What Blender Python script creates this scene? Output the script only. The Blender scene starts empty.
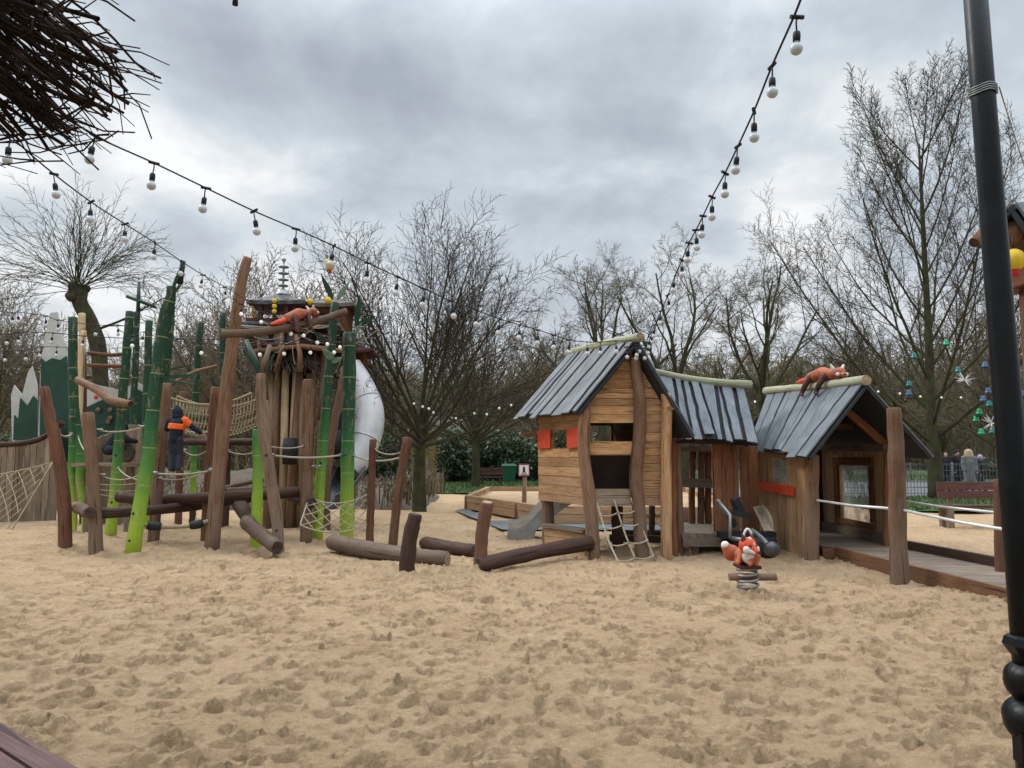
import bpy, bmesh, math, random
import numpy as np
from mathutils import Vector, Matrix, noise as mnoise
random.seed(7); np.random.seed(7)
PI = math.pi
R = math.radians
scene = bpy.context.scene
C = scene.collection
# ------------------------------------------------------------------ camera
CAMH, PITCH, F = 1.6, R(5.3), 768.0
cam_d = bpy.data.cameras.new('camera'); cam = bpy.data.objects.new('camera', cam_d); C.objects.link(cam)
cam_d.sensor_width = 36.0; cam_d.lens = 27.0; cam_d.clip_start = 0.05; cam_d.clip_end = 3000
cam.location = (0, 0, CAMH); cam.rotation_euler = (PI/2 + PITCH, 0, 0)
scene.camera = cam
scene.view_settings.view_transform = 'Standard'; scene.view_settings.look = 'None'; scene.view_settings.exposure = 0
def ray(px, py):
    u = (px - 512)/F; v = (384 - py)/F
    return Vector((u, math.cos(PITCH) - v*math.sin(PITCH), math.sin(PITCH) + v*math.cos(PITCH)))
def at(px, py, Y):
    d = ray(px, py); return Vector((0, 0, CAMH)) + d*(Y/d.y)
def G(px, py, z=0.0):
    d = ray(px, py); return Vector((0, 0, CAMH)) + d*((z - CAMH)/d.z)
def rnd(a, b): return random.uniform(a, b)
# ------------------------------------------------------------------ mesh builder
class MB:
    def __init__(s): s.v = []; s.f = []; s.uv = []; s.tone = []; s.mi = []; s.sm = []
    def face(s, idx, uv, tone, mi=0, sm=False):
        s.f.append(idx); s.uv.append(uv); s.tone.append(tone); s.mi.append(mi); s.sm.append(sm)
    def hexa(s, c, mi=0, tone=None, axis=None):
        """c: 8 corners, bottom 4 ring then top 4 ring; grain along the longest edge"""
        tone = rnd(0, 1) if tone is None else tone
        c = [Vector(p) for p in c]; b = len(s.v); s.v += c
        ou, ov = rnd(0, 30), rnd(0, 30)
        ax = [((c[1]-c[0]), (c[3]-c[0]), (c[4]-c[0]))]
        e = ax[0]; L = [x.length for x in e]
        g = e[L.index(max(L))].normalized() if axis is None else Vector(axis).normalized()
        for q in ((3, 2, 1, 0), (4, 5, 6, 7), (0, 1, 5, 4), (1, 2, 6, 5), (2, 3, 7, 6), (3, 0, 4, 7)):
            p = [c[i] for i in q]
            n = (p[1]-p[0]).cross(p[2]-p[0])
            if n.length < 1e-12: n = (p[2]-p[0]).cross(p[3]-p[0])
            n = n.normalized() if n.length > 0 else Vector((0, 0, 1))
            w = g.cross(n)
            if w.length < .1: w = n.orthogonal()
            w.normalize()
            endf = abs(g.dot(n)) > .8
            uv = [((x.dot(w)) + ou, (x.dot(g) if not endf else x.dot(n.cross(w))) + ov) for x in p]
            s.face([b+i for i in q], uv, tone, mi)
    def box(s, cen, size, rot=None, mi=0, tone=None):
        cen = Vector(cen); hx, hy, hz = [x/2 for x in size]
        M = rot if rot is not None else Matrix.Identity(3)
        c = [cen + M @ Vector(p) for p in ((-hx,-hy,-hz),(hx,-hy,-hz),(hx,hy,-hz),(-hx,hy,-hz),(-hx,-hy,hz),(hx,-hy,hz),(hx,hy,hz),(-hx,hy,hz))]
        s.hexa(c, mi, tone)
    def beam(s, p0, p1, w, h, up=(0, 0, 1), mi=0, tone=None):
        p0 = Vector(p0); p1 = Vector(p1); d = (p1-p0).normalized(); up = Vector(up)
        sd = d.cross(up)
        if sd.length < 1e-3: sd = d.orthogonal()
        sd.normalize(); u = sd.cross(d).normalized()
        a = sd*w/2; bb = u*h/2
        s.hexa([p0-a-bb, p0+a-bb, p1+a-bb, p1-a-bb, p0-a+bb, p0+a+bb, p1+a+bb, p1-a+bb], mi, tone)
    def tube(s, pts, rad, n=10, cap=True, mi=0, capmi=None, tone=None, sm=True, jit=0.0, v0=0.0):
        pts = [Vector(p) for p in pts]; m = len(pts)
        if not hasattr(rad, '__len__'): rad = [rad]*m
        tone = rnd(0, 1) if tone is None else tone
        b = len(s.v); ou = rnd(0, 30)
        t0 = (pts[1]-pts[0]).normalized(); nrm = t0.orthogonal().normalized(); vs = [v0]
        lob = [1 + rnd(-jit, jit) for _ in range(n)]
        for i in range(m):
            t = (pts[min(i+1, m-1)] - pts[max(i-1, 0)]).normalized()
            nrm = (nrm - t*nrm.dot(t))
            nrm = nrm.normalized() if nrm.length > 1e-5 else t.orthogonal().normalized()
            bi = t.cross(nrm)
            if i: vs.append(vs[-1] + (pts[i]-pts[i-1]).length)
            for k in range(n):
                a = 2*PI*k/n
                s.v.append(pts[i] + (nrm*math.cos(a) + bi*math.sin(a))*rad[i]*lob[k]*(1+rnd(-jit, jit)*.4))
        r = sum(rad)/m
        for i in range(m-1):
            for k in range(n):
                k2 = (k+1) % n
                u0 = ou + 2*PI*r*k/n; u1 = ou + 2*PI*r*(k+1)/n
                s.face([b+i*n+k, b+i*n+k2, b+(i+1)*n+k2, b+(i+1)*n+k], [(u0, vs[i]), (u1, vs[i]), (u1, vs[i+1]), (u0, vs[i+1])], tone, mi, sm)
        if cap:
            cm = mi if capmi is None else capmi
            for ring, rev in ((0, True), (m-1, False)):
                q = [b+ring*n+k for k in range(n)]
                if rev: q.reverse()
                c0 = pts[ring]
                s.face(q, [((s.v[i]-c0).x + (s.v[i]-c0).y + ou, (s.v[i]-c0).z + (s.v[i]-c0).y) for i in q], tone, cm)
    def ball(s, cen, rad, n=12, m=8, mi=0, tone=None, rot=None):
        cen = Vector(cen); rad = rad if hasattr(rad, '__len__') else (rad,)*3
        tone = rnd(0, 1) if tone is None else tone
        b = len(s.v); Mx = rot if rot is not None else Matrix.Identity(3)
        for j in range(m+1):
            th = PI*j/m
            for k in range(n):
                a = 2*PI*k/n
                s.v.append(cen + Mx @ Vector((rad[0]*math.sin(th)*math.cos(a), rad[1]*math.sin(th)*math.sin(a), -rad[2]*math.cos(th))))
        for j in range(m):
            for k in range(n):
                k2 = (k+1) % n
                s.face([b+j*n+k, b+j*n+k2, b+(j+1)*n+k2, b+(j+1)*n+k], [(k/n, j/m), ((k+1)/n, j/m), ((k+1)/n, (j+1)/m), (k/n, (j+1)/m)], tone, mi, True)
    def lathe(s, cen, prof, n=14, mi=0, tone=None, sm=True):
        """prof: list of (radius, z)"""
        cen = Vector(cen); tone = rnd(0, 1) if tone is None else tone; b = len(s.v)
        for r, z in prof:
            for k in range(n):
                a = 2*PI*k/n; s.v.append(cen + Vector((r*math.cos(a), r*math.sin(a), z)))
        for j in range(len(prof)-1):
            for k in range(n):
                k2 = (k+1) % n
                s.face([b+j*n+k, b+j*n+k2, b+(j+1)*n+k2, b+(j+1)*n+k], [(k*.1, prof[j][1]), (k*.1+.1, prof[j][1]), (k*.1+.1, prof[j+1][1]), (k*.1, prof[j+1][1])], tone, mi, sm)
    def quad(s, p, mi=0, tone=None, uvs=1.0):
        b = len(s.v); s.v += [Vector(x) for x in p]; tone = rnd(0, 1) if tone is None else tone
        e = (Vector(p[1])-Vector(p[0])).length; h = (Vector(p[-1])-Vector(p[0])).length
        uv = [(0, 0), (e*uvs, 0), (e*uvs, h*uvs), (0, h*uvs)][:len(p)]
        if len(p) > 4: uv = [(Vector(x).x, Vector(x).z + Vector(x).y) for x in p]
        s.face(list(range(b, b+len(p))), uv, tone, mi)
    def mesh(s, name, mats, org=(0, 0, 0)):
        org = Vector(org)
        me = bpy.data.meshes.new(name)
        me.from_pydata([tuple(v-org) for v in s.v], [], s.f)
        uvl = me.uv_layers.new(name='UVMap')
        flat = [c for f in s.uv for p in f for c in p]
        uvl.data.foreach_set('uv', flat)
        at_ = me.attributes.new('tone', 'FLOAT', 'FACE'); at_.data.foreach_set('value', s.tone)
        me.polygons.foreach_set('material_index', s.mi); me.polygons.foreach_set('use_smooth', s.sm)
        for m in (mats if isinstance(mats, (list, tuple)) else [mats]): me.materials.append(m)
        me.update(); return me
ORG = {}
BASES = []
def link(name, me, parent=None, org=(0, 0, 0)):
    o = bpy.data.objects.new(name, me); C.objects.link(o)
    if parent is not None:
        o.parent = parent; ORG[o] = ORG[parent]
    else:
        o.location = org; ORG[o] = Vector(org)
    return o
def part(name, mb, mats, parent): return link(name, mb.mesh(name, mats, ORG[parent]), parent)
def tag(o, label, cat, group=None, kind=None):
    o['label'] = label
    if cat: o['category'] = cat
    if group: o['group'] = group
    if kind: o['kind'] = kind
    return o
def thing(name, loc, label, cat, group=None):
    o = bpy.data.objects.new(name, None); C.objects.link(o); o.location = loc; o.empty_display_size = .2
    ORG[o] = Vector(loc); return tag(o, label, cat, group)
def solo(name, mb, mats, org, label, cat, group=None, kind=None):
    o = link(name, mb.mesh(name, mats, org), None, org); return tag(o, label, cat, group, kind)
def struct(name, mb, mats, org=(0, 0, 0)):
    o = link(name, mb.mesh(name, mats, org), None, org); o['kind'] = 'structure'; o['label'] = name.replace('_', ' '); return o
def copy_tree(o, parent=None):
    c = o.copy(); C.objects.link(c); ORG[c] = ORG[o]
    if parent is not None: c.parent = parent
    for ch in [x for x in o.children]: copy_tree(ch, c)
    return c
def spline(pts, n):
    """Catmull-Rom through pts (tuples of any length) -> n samples"""
    P = [np.array(p, float) for p in pts]
    if len(P) == 2: return [P[0]+(P[1]-P[0])*i/(n-1) for i in range(n)]
    P = [2*P[0]-P[1]] + P + [2*P[-1]-P[-2]]; m = len(P)-3; out = []
    for i in range(n):
        t = i/(n-1)*m; k = min(int(t), m-1); f = t-k
        a, b, c, d = P[k:k+4]
        out.append(.5*((2*b)+(-a+c)*f+(2*a-5*b+4*c-d)*f*f+(-a+3*b-3*c+d)*f**3))
    return out
# ------------------------------------------------------------------ materials
def nmat(name):
    m = bpy.data.materials.new(name); m.use_nodes = True; nt = m.node_tree
    b = nt.nodes['Principled BSDF']; return m, nt, b
def N(nt, t, **kw):
    n = nt.nodes.new(t)
    for k, v in kw.items(): setattr(n, k, v)
    return n
def setin(n, **kw):
    for k, v in kw.items(): n.inputs[k.replace('_', ' ')].default_value = v
def ramp(nt, stops, fac):
    r = N(nt, 'ShaderNodeValToRGB'); e = r.color_ramp.elements
    while len(e) < len(stops): e.new(.5)
    for i, (p, c) in enumerate(stops): e[i].position = p; e[i].color = (*c, 1) if len(c) == 3 else c
    nt.links.new(fac, r.inputs['Fac']); return r.outputs['Color']
def mixc(nt, fac, a, b, mode='MIX'):
    m = N(nt, 'ShaderNodeMix', data_type='RGBA', blend_type=mode)
    for sock, val in ((m.inputs[0], fac), (m.inputs[6], a), (m.inputs[7], b)):
        if hasattr(val, 'is_linked'): nt.links.new(val, sock)
        else: sock.default_value = val if not isinstance(val, tuple) or len(val) == 4 else (*val, 1)
    return m.outputs[2]
def math_(nt, op, a, b=None, c=None, clamp=False):
    m = N(nt, 'ShaderNodeMath', operation=op); m.use_clamp = clamp
    for i, v in enumerate((a, b, c)):
        if v is None: continue
        if hasattr(v, 'is_linked'): nt.links.new(v, m.inputs[i])
        else: m.inputs[i].default_value = v
    return m.outputs[0]
def bump(nt, b, h, s=.4, d=.01):
    bp = N(nt, 'ShaderNodeBump'); bp.inputs['Strength'].default_value = s; bp.inputs['Distance'].default_value = d
    nt.links.new(h, bp.inputs['Height']); nt.links.new(bp.outputs[0], b.inputs['Normal'])
def wood(name, dark, mid, light, rough=.75, spread=.5, grey=0.0, greycol=(.24, .2, .17), gap=0.5, knots=True, wet=0.0):
    m, nt, b = nmat(name); L = nt.links
    uv = N(nt, 'ShaderNodeUVMap'); oi = N(nt, 'ShaderNodeObjectInfo')
    add = N(nt, 'ShaderNodeVectorMath', operation='ADD'); L.new(uv.outputs[0], add.inputs[0])
    cx = N(nt, 'ShaderNodeCombineXYZ'); sc = math_(nt, 'MULTIPLY', oi.outputs['Random'], 50.0)
    L.new(sc, cx.inputs[0]); L.new(sc, cx.inputs[2]); L.new(cx.outputs[0], add.inputs[1])
    mp = N(nt, 'ShaderNodeMapping'); mp.inputs['Scale'].default_value = (1, .055, 1); L.new(add.outputs[0], mp.inputs[0])
    n1 = N(nt, 'ShaderNodeTexNoise'); setin(n1, Scale=70., Detail=5., Roughness=.6, Distortion=.5); L.new(mp.outputs[0], n1.inputs['Vector'])
    mp2 = N(nt, 'ShaderNodeMapping'); mp2.inputs['Scale'].default_value = (1, .25, 1); L.new(add.outputs[0], mp2.inputs[0])
    n2 = N(nt, 'ShaderNodeTexNoise'); setin(n2, Scale=6., Detail=4., Roughness=.6); L.new(mp2.outputs[0], n2.inputs['Vector'])
    f = math_(nt, 'ADD', math_(nt, 'MULTIPLY', n1.outputs['Fac'], .62), math_(nt, 'MULTIPLY', n2.outputs['Fac'], .38))
    col = ramp(nt, [(.34, dark), (.5, mid), (.66, light)], f)
    ta = N(nt, 'ShaderNodeAttribute', attribute_name='tone')
    val = N(nt, 'ShaderNodeMapRange'); setin(val, To_Min=1-spread*.5, To_Max=1+spread*.45); L.new(ta.outputs['Fac'], val.inputs['Value'])
    hsv = N(nt, 'ShaderNodeHueSaturation'); L.new(col, hsv.inputs['Color']); L.new(val.outputs[0], hsv.inputs['Value'])
    out = hsv.outputs[0]
    # per-object tone
    v2 = N(nt, 'ShaderNodeMapRange'); setin(v2, To_Min=.85, To_Max=1.12); L.new(oi.outputs['Random'], v2.inputs['Value'])
    h2 = N(nt, 'ShaderNodeHueSaturation'); L.new(out, h2.inputs['Color']); L.new(v2.outputs[0], h2.inputs['Value']); out = h2.outputs[0]
    geo = N(nt, 'ShaderNodeNewGeometry')
    if grey > 0:
        n3 = N(nt, 'ShaderNodeTexNoise'); setin(n3, Scale=2.2, Detail=5., Roughness=.65); L.new(geo.outputs['Position'], n3.inputs['Vector'])
        sp = N(nt, 'ShaderNodeSeparateXYZ'); L.new(geo.outputs['Position'], sp.inputs[0])
        low = N(nt, 'ShaderNodeMapRange'); setin(low, From_Min=0., From_Max=1.6, To_Min=.32, To_Max=0.); L.new(sp.outputs['Z'], low.inputs['Value'])
        q = math_(nt, 'ADD', n3.outputs['Fac'], low.outputs[0])
        k = N(nt, 'ShaderNodeMapRange'); setin(k, From_Min=.42, From_Max=.75, To_Min=0., To_Max=grey); L.new(q, k.inputs['Value'])
        out = mixc(nt, k.outputs[0], out, greycol)
    if knots:
        vo = N(nt, 'ShaderNodeTexVoronoi'); setin(vo, Scale=3.2); L.new(mp2.outputs[0], vo.inputs['Vector'])
        kk = N(nt, 'ShaderNodeMapRange'); setin(kk, From_Min=.03, From_Max=.09, To_Min=.65, To_Max=0.); L.new(vo.outputs['Distance'], kk.inputs['Value'])
        out = mixc(nt, kk.outputs[0], out, tuple(x*.4 for x in dark))
    # drying cracks
    n4 = N(nt, 'ShaderNodeTexNoise'); mp4 = N(nt, 'ShaderNodeMapping'); mp4.inputs['Scale'].default_value = (1, .03, 1); L.new(add.outputs[0], mp4.inputs[0])
    setin(n4, Scale=28., Detail=3., Roughness=.5); L.new(mp4.outputs[0], n4.inputs['Vector'])
    cr = N(nt, 'ShaderNodeMapRange'); setin(cr, From_Min=.33, From_Max=.37, To_Min=.7, To_Max=0.); L.new(n4.outputs['Fac'], cr.inputs['Value'])
    out = mixc(nt, cr.outputs[0], out, tuple(x*.25 for x in dark))
    L.new(out, b.inputs['Base Color']); b.inputs['Roughness'].default_value = rough; b.inputs['Specular IOR Level'].default_value = .18
    h = math_(nt, 'SUBTRACT', math_(nt, 'ADD', n1.outputs['Fac'], math_(nt, 'MULTIPLY', n2.outputs['Fac'], 1.5)), cr.outputs[0])
    bump(nt, b, h, .5, .012)
    return m
def plain(name, col, rough=.6, metal=0., var=.15, scale=6., bmp=.0, emit=0., spec=None, bscale=60.):
    m, nt, b = nmat(name); L = nt.links
    tc = N(nt, 'ShaderNodeTexCoord')
    n1 = N(nt, 'ShaderNodeTexNoise'); setin(n1, Scale=scale, Detail=6., Roughness=.65); L.new(tc.outputs['Object'], n1.inputs['Vector'])
    c = ramp(nt, [(.3, tuple(x*(1-var*1.6) for x in col)), (.7, tuple(min(1, x*(1+var)) for x in col))], n1.outputs['Fac'])
    L.new(c, b.inputs['Base Color'])
    rr = N(nt, 'ShaderNodeMapRange'); setin(rr, To_Min=max(.05, rough-.15), To_Max=min(1, rough+.15)); L.new(n1.outputs['Fac'], rr.inputs['Value']); L.new(rr.outputs[0], b.inputs['Roughness'])
    b.inputs['Metallic'].default_value = metal
    b.inputs['Specular IOR Level'].default_value = .35 if metal < .5 else .5
    if spec is not None: b.inputs['Specular IOR Level'].default_value = spec
    if emit: L.new(c, b.inputs['Emission Color']); b.inputs['Emission Strength'].default_value = emit
    if bmp:
        n2 = N(nt, 'ShaderNodeTexNoise'); setin(n2, Scale=bscale, Detail=4.); L.new(tc.outputs['Object'], n2.inputs['Vector']); bump(nt, b, n2.outputs['Fac'], bmp, .01)
    return m
def bark(name, dark, light, moss=0.0, scale=8.):
    m, nt, b = nmat(name); L = nt.links
    geo = N(nt, 'ShaderNodeNewGeometry')
    mp = N(nt, 'ShaderNodeMapping'); mp.inputs['Scale'].default_value = (1, 1, .35); L.new(geo.outputs['Position'], mp.inputs[0])
    n1 = N(nt, 'ShaderNodeTexNoise'); setin(n1, Scale=scale, Detail=6., Roughness=.7); L.new(mp.outputs[0], n1.inputs['Vector'])
    c = ramp(nt, [(.3, dark), (.7, light)], n1.outputs['Fac'])
    if moss:
        n2 = N(nt, 'ShaderNodeTexNoise'); setin(n2, Scale=2.5, Detail=5.); L.new(geo.outputs['Position'], n2.inputs['Vector'])
        k = N(nt, 'ShaderNodeMapRange'); setin(k, From_Min=.4, From_Max=.6, To_Min=0., To_Max=moss); L.new(n2.outputs['Fac'], k.inputs['Value'])
        c = mixc(nt, k.outputs[0], c, (.055, .075, .018))
    L.new(c, b.inputs['Base Color']); b.inputs['Roughness'].default_value = .95; b.inputs['Specular IOR Level'].default_value = .15
    bump(nt, b, n1.outputs['Fac'], .7, .03)
    return m
M = {}
M['board'] = wood('honey_boards', (.19, .084, .03), (.40, .212, .092), (.55, .345, .175), .7, .5, .38, (.37, .28, .195))
M['board_pale'] = wood('pale_panel_boards', (.27, .155, .08), (.47, .30, .17), (.6, .42, .26), .7, .5, .3, (.4, .31, .22))
M['board_grey'] = wood('weathered_boards', (.10, .066, .044), (.20, .145, .10), (.30, .23, .17), .8, .5, .4, (.22, .185, .15))
M['board_red'] = wood('reddish_boards', (.08, .025, .009), (.175, .064, .024), (.265, .115, .05), .7, .55, .3, (.19, .135, .095))
M['post'] = wood('tan_posts', (.08, .037, .019), (.175, .09, .05), (.27, .158, .097), .75, .45, .48, (.195, .15, .115))
M['post_red'] = wood('red_brown_posts', (.055, .02, .011), (.118, .046, .024), (.19, .085, .048), .7, .4, .3, (.16, .11, .08))
M['post_grey'] = wood('grey_brown_posts', (.085, .05, .03), (.165, .105, .068), (.25, .175, .12), .8, .4, .4, (.2, .165, .13))
M['post_pale'] = wood('pale_posts', (.3, .2, .1), (.44, .32, .18), (.55, .43, .28), .75, .3, .3)
M['log'] = wood('dark_logs', (.02, .009, .006), (.05, .023, .015), (.10, .052, .036), .7, .4, .25, (.085, .062, .05))
M['log_brown'] = wood('brown_logs', (.05, .027, .016), (.105, .06, .037), (.175, .112, .075), .7, .4, .4, (.18, .14, .11))
M['log_green'] = wood('peeled_greenish_logs', (.2, .2, .12), (.33, .33, .22), (.42, .42, .3), .8, .3, .3, (.36, .35, .27))
M['endgrain'] = plain('cut_end_wood', (.34, .23, .14), .8, 0, .35, 14., .3)
M['endgrain_dark'] = plain('dark_cut_end', (.06, .038, .028), .8, 0, .5, 14., .3)
M['dark_under'] = plain('roof_underlay', (.022, .023, .026), .8, 0, .3)
M['interior'] = plain('shaded_interior_boards', (.035, .02, .014), .85, 0, .3)  # near-black boards: the shade indoors is put into the colour
M['redpaint'] = plain('red_painted_boards', (.55, .06, .02), .6, 0, .18, 12., .2)
M['rope'] = plain('pale_rope', (.40, .345, .26), .9, 0, .25, 40., .5, bscale=200.)
M['rope_tan'] = plain('tan_rope', (.33, .26, .155), .9, 0, .3, 40., .5, bscale=200.)
M['steel'] = plain('stainless_steel', (.5, .5, .49), .32, 1., .12, 5.)
M['galv'] = plain('galvanised_steel', (.30, .31, .31), .5, .8, .2, 8.)
M['darksteel'] = plain('dark_steel', (.07, .072, .076), .4, .6, .25, 6.)
M['wire'] = plain('grey_fence_wire', (.13, .14, .14), .6, .3, .2)
M['railwhite'] = plain('pale_pipe', (.62, .62, .6), .4, .2, .08)
M['black'] = plain('black_painted_metal', (.004, .0046, .006), .4, .0, .3, 12., .08, spec=.22)
M['rubber'] = plain('black_rubber', (.014, .014, .017), .65, 0, .3)
M['cable'] = plain('black_cable', (.010, .010, .010), .6, 0, .2)
M['bulb'] = plain('frosted_bulb', (.5, .5, .53), .3, 0, .05, 10., emit=.0)
M['bulb_lit'] = plain('pale_glowing_bulb', (.88, .87, .83), .3, 0, .05, 10., emit=.12)
M['tubewhite'] = plain('white_steel_tube', (.47, .465, .465), .3, .1, .08, 3.)
M['panelwhite'] = plain('white_painted_panel', (.42, .42, .4), .6, 0, .1, 3.)
M['panelgreen'] = plain('dark_green_panel', (.008, .042, .027), .5, 0, .2, 3.)
M['leafblade'] = plain('green_leaf_blade', (.010, .05, .026), .5, 0, .25, 5.)
M['leafpale'] = plain('pale_green_leaf_blade', (.15, .25, .18), .5, 0, .25, 5.)
M['pandared'] = plain('red_panda_orange', (.36, .088, .036), .65, 0, .3, 9., .2)
M['pandadark'] = plain('red_panda_dark_legs', (.07, .028, .022), .65, 0, .3, 9.)
M['pandawhite'] = plain('red_panda_white', (.6, .55, .5), .65, 0, .15, 9.)
M['brush'] = bark('brushwood', (.012, .007, .006), (.05, .026, .02))
M['bark'] = bark('bare_bark', (.022, .018, .012), (.075, .06, .042), .55)
M['bark_twig'] = bark('bare_twigs', (.026, .019, .014), (.078, .058, .043), .0)
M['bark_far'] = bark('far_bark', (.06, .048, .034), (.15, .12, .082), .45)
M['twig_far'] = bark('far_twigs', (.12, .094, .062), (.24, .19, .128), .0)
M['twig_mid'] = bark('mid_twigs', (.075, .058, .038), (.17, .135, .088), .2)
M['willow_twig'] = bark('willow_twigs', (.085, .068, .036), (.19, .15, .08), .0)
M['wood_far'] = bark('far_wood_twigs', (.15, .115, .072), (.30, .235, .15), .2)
M['lantern_y'] = plain('yellow_lantern', (.65, .42, .02), .6, 0, .15, 6.)
M['lantern_r'] = plain('red_lantern', (.42, .025, .03), .6, 0, .15, 6.)
M['darkred'] = plain('dark_red_wood', (.055, .012, .012), .6, 0, .3)
M['thatchgrey'] = plain('grey_roof_skirt', (.15, .125, .105), .9, 0, .4, 5., .6)
M['rooflight'] = plain('pale_metal_roof', (.085, .08, .082), .5, .2, .5, 9.)
M['bench_red'] = wood('maroon_plastic_slats', (.06, .027, .024), (.10, .045, .04), (.14, .068, .06), .5, .2, 0, knots=False)
M['plastic'] = wood('mauve_brown_planks', (.068, .034, .033), (.105, .056, .054), (.14, .08, .076), .6, .15, 0, knots=False)
M['concrete'] = plain('concrete', (.28, .27, .25), .85, 0, .15, 5., .3)
M['binGreen'] = plain('green_bin_plastic', (.012, .09, .045), .45, 0, .1)
M['white'] = plain('white_sheet', (.72, .72, .71), .5, 0, .05)
M['ink'] = plain('printed_dark_red', (.25, .03, .03), .5)
M['inkblack'] = plain('printed_black', (.02, .02, .02), .5)
M['skin'] = plain('skin', (.55, .33, .24), .55, 0, .08)
M['navy'] = plain('navy_cloth', (.012, .016, .032), .85, 0, .25, 12., .3)
M['orange'] = plain('orange_high_visibility_cloth', (.85, .13, .015), .7, 0, .12, 12., .2)
M['coatblack'] = plain('black_coat', (.012, .012, .015), .85, 0, .25, 8., .3)
M['coatgrey'] = plain('grey_coat', (.16, .165, .17), .85, 0, .2, 8., .3)
M['fur'] = plain('beige_fur_hood', (.42, .33, .22), .95, 0, .3, 30., .5)
M['jeans'] = plain('dark_trousers', (.03, .035, .05), .85, 0, .2, 8.)
M['lilac'] = plain('lilac_hat', (.35, .28, .42), .85, 0, .2, 20.)
M['hair'] = plain('brown_hair', (.04, .025, .015), .8, 0, .2)
M['yellowhut'] = wood('ochre_boards', (.16, .1, .035), (.25, .165, .06), (.32, .22, .09), .8, .3, .2)
M['teal'] = plain('teal_glass', (.01, .11, .10), .15, .3, .2)
M['blueg'] = plain('blue_glass', (.03, .07, .14), .15, .3, .2)
M['green_orn'] = plain('green_glass', (.01, .2, .08), .15, .3, .2)
M['starw'] = plain('white_star_spikes', (.7, .7, .7), .4, 0, .1)
def bamboo_mat():
    m, nt, b = nmat('green_painted_pole'); L = nt.links
    uv = N(nt, 'ShaderNodeUVMap'); s = N(nt, 'ShaderNodeSeparateXYZ'); L.new(uv.outputs[0], s.inputs[0])
    oi = N(nt, 'ShaderNodeObjectInfo')
    n1 = N(nt, 'ShaderNodeTexNoise'); setin(n1, Scale=5., Detail=5.); L.new(uv.outputs[0], n1.inputs['Vector'])
    h = math_(nt, 'ADD', s.outputs['Y'], math_(nt, 'MULTIPLY', math_(nt, 'SUBTRACT', n1.outputs['Fac'], .5), .5))
    h = math_(nt, 'MULTIPLY', h, math_(nt, 'ADD', math_(nt, 'MULTIPLY', oi.outputs['Random'], .2), .9))
    k = math_(nt, 'DIVIDE', h, 4.4)
    c = ramp(nt, [(.0, (.38, .50, .04)), (.22, (.28, .43, .04)), (.38, (.09, .25, .04)), (.5, (.03, .135, .038)), (.62, (.011, .06, .027)), (1., (.006, .034, .019))], k)
    # nodes of the cane: thin pale rings
    fr = math_(nt, 'FRACT', math_(nt, 'ADD', math_(nt, 'DIVIDE', s.outputs['Y'], .62), math_(nt, 'MULTIPLY', oi.outputs['Random'], 3.)))
    ring = math_(nt, 'LESS_THAN', fr, .03)
    c = mixc(nt, math_(nt, 'MULTIPLY', ring, .55), c, (.42, .42, .16))
    n3 = N(nt, 'ShaderNodeTexNoise'); mp = N(nt, 'ShaderNodeMapping'); mp.inputs['Scale'].default_value = (60, 4, 1); L.new(uv.outputs[0], mp.inputs[0]); L.new(mp.outputs[0], n3.inputs['Vector']); setin(n3, Scale=1., Detail=4.)
    c = mixc(nt, math_(nt, 'MULTIPLY', n3.outputs['Fac'], .35), c, (.03, .06, .02))
    n5 = N(nt, 'ShaderNodeTexNoise'); setin(n5, Scale=7., Detail=6., Roughness=.7); mp5 = N(nt, 'ShaderNodeMapping'); mp5.inputs['Scale'].default_value = (1.6, .5, 1); L.new(uv.outputs[0], mp5.inputs[0]); L.new(mp5.outputs[0], n5.inputs['Vector'])
    wr = N(nt, 'ShaderNodeMapRange'); setin(wr, From_Min=.555, From_Max=.62, To_Min=0., To_Max=.7); L.new(n5.outputs['Fac'], wr.inputs['Value'])
    c = mixc(nt, wr.outputs[0], c, (.21, .15, .085))
    L.new(c, b.inputs['Base Color']); b.inputs['Roughness'].default_value = .6; b.inputs['Specular IOR Level'].default_value = .25
    bump(nt, b, math_(nt, 'ADD', n3.outputs['Fac'], math_(nt, 'MULTIPLY', ring, -1.)), .35, .01)
    return m
M['bamboo'] = bamboo_mat()
def roof_mat():
    m, nt, b = nmat('blue_grey_roof_planks'); L = nt.links
    uv = N(nt, 'ShaderNodeUVMap'); mp = N(nt, 'ShaderNodeMapping'); mp.inputs['Scale'].default_value = (1, .12, 1); L.new(uv.outputs[0], mp.inputs[0])
    n1 = N(nt, 'ShaderNodeTexNoise'); setin(n1, Scale=40., Detail=5., Roughness=.6); L.new(mp.outputs[0], n1.inputs['Vector'])
    n2 = N(nt, 'ShaderNodeTexNoise'); setin(n2, Scale=3., Detail=5.); L.new(uv.outputs[0], n2.inputs['Vector'])
    f = math_(nt, 'ADD', math_(nt, 'MULTIPLY', n1.outputs['Fac'], .5), math_(nt, 'MULTIPLY', n2.outputs['Fac'], .5))
    c = ramp(nt, [(.33, (.062, .071, .082)), (.5, (.12, .134, .15)), (.68, (.19, .203, .215))], f)
    ta = N(nt, 'ShaderNodeAttribute', attribute_name='tone'); v = N(nt, 'ShaderNodeMapRange'); setin(v, To_Min=.88, To_Max=1.1); L.new(ta.outputs['Fac'], v.inputs['Value'])
    hs = N(nt, 'ShaderNodeHueSaturation'); L.new(c, hs.inputs['Color']); L.new(v.outputs[0], hs.inputs['Value'])
    L.new(hs.outputs[0], b.inputs['Base Color']); b.inputs['Roughness'].default_value = .55; b.inputs['Specular IOR Level'].default_value = .35
    bump(nt, b, n1.outputs['Fac'], .4, .01); return m
M['roof'] = roof_mat()
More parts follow.
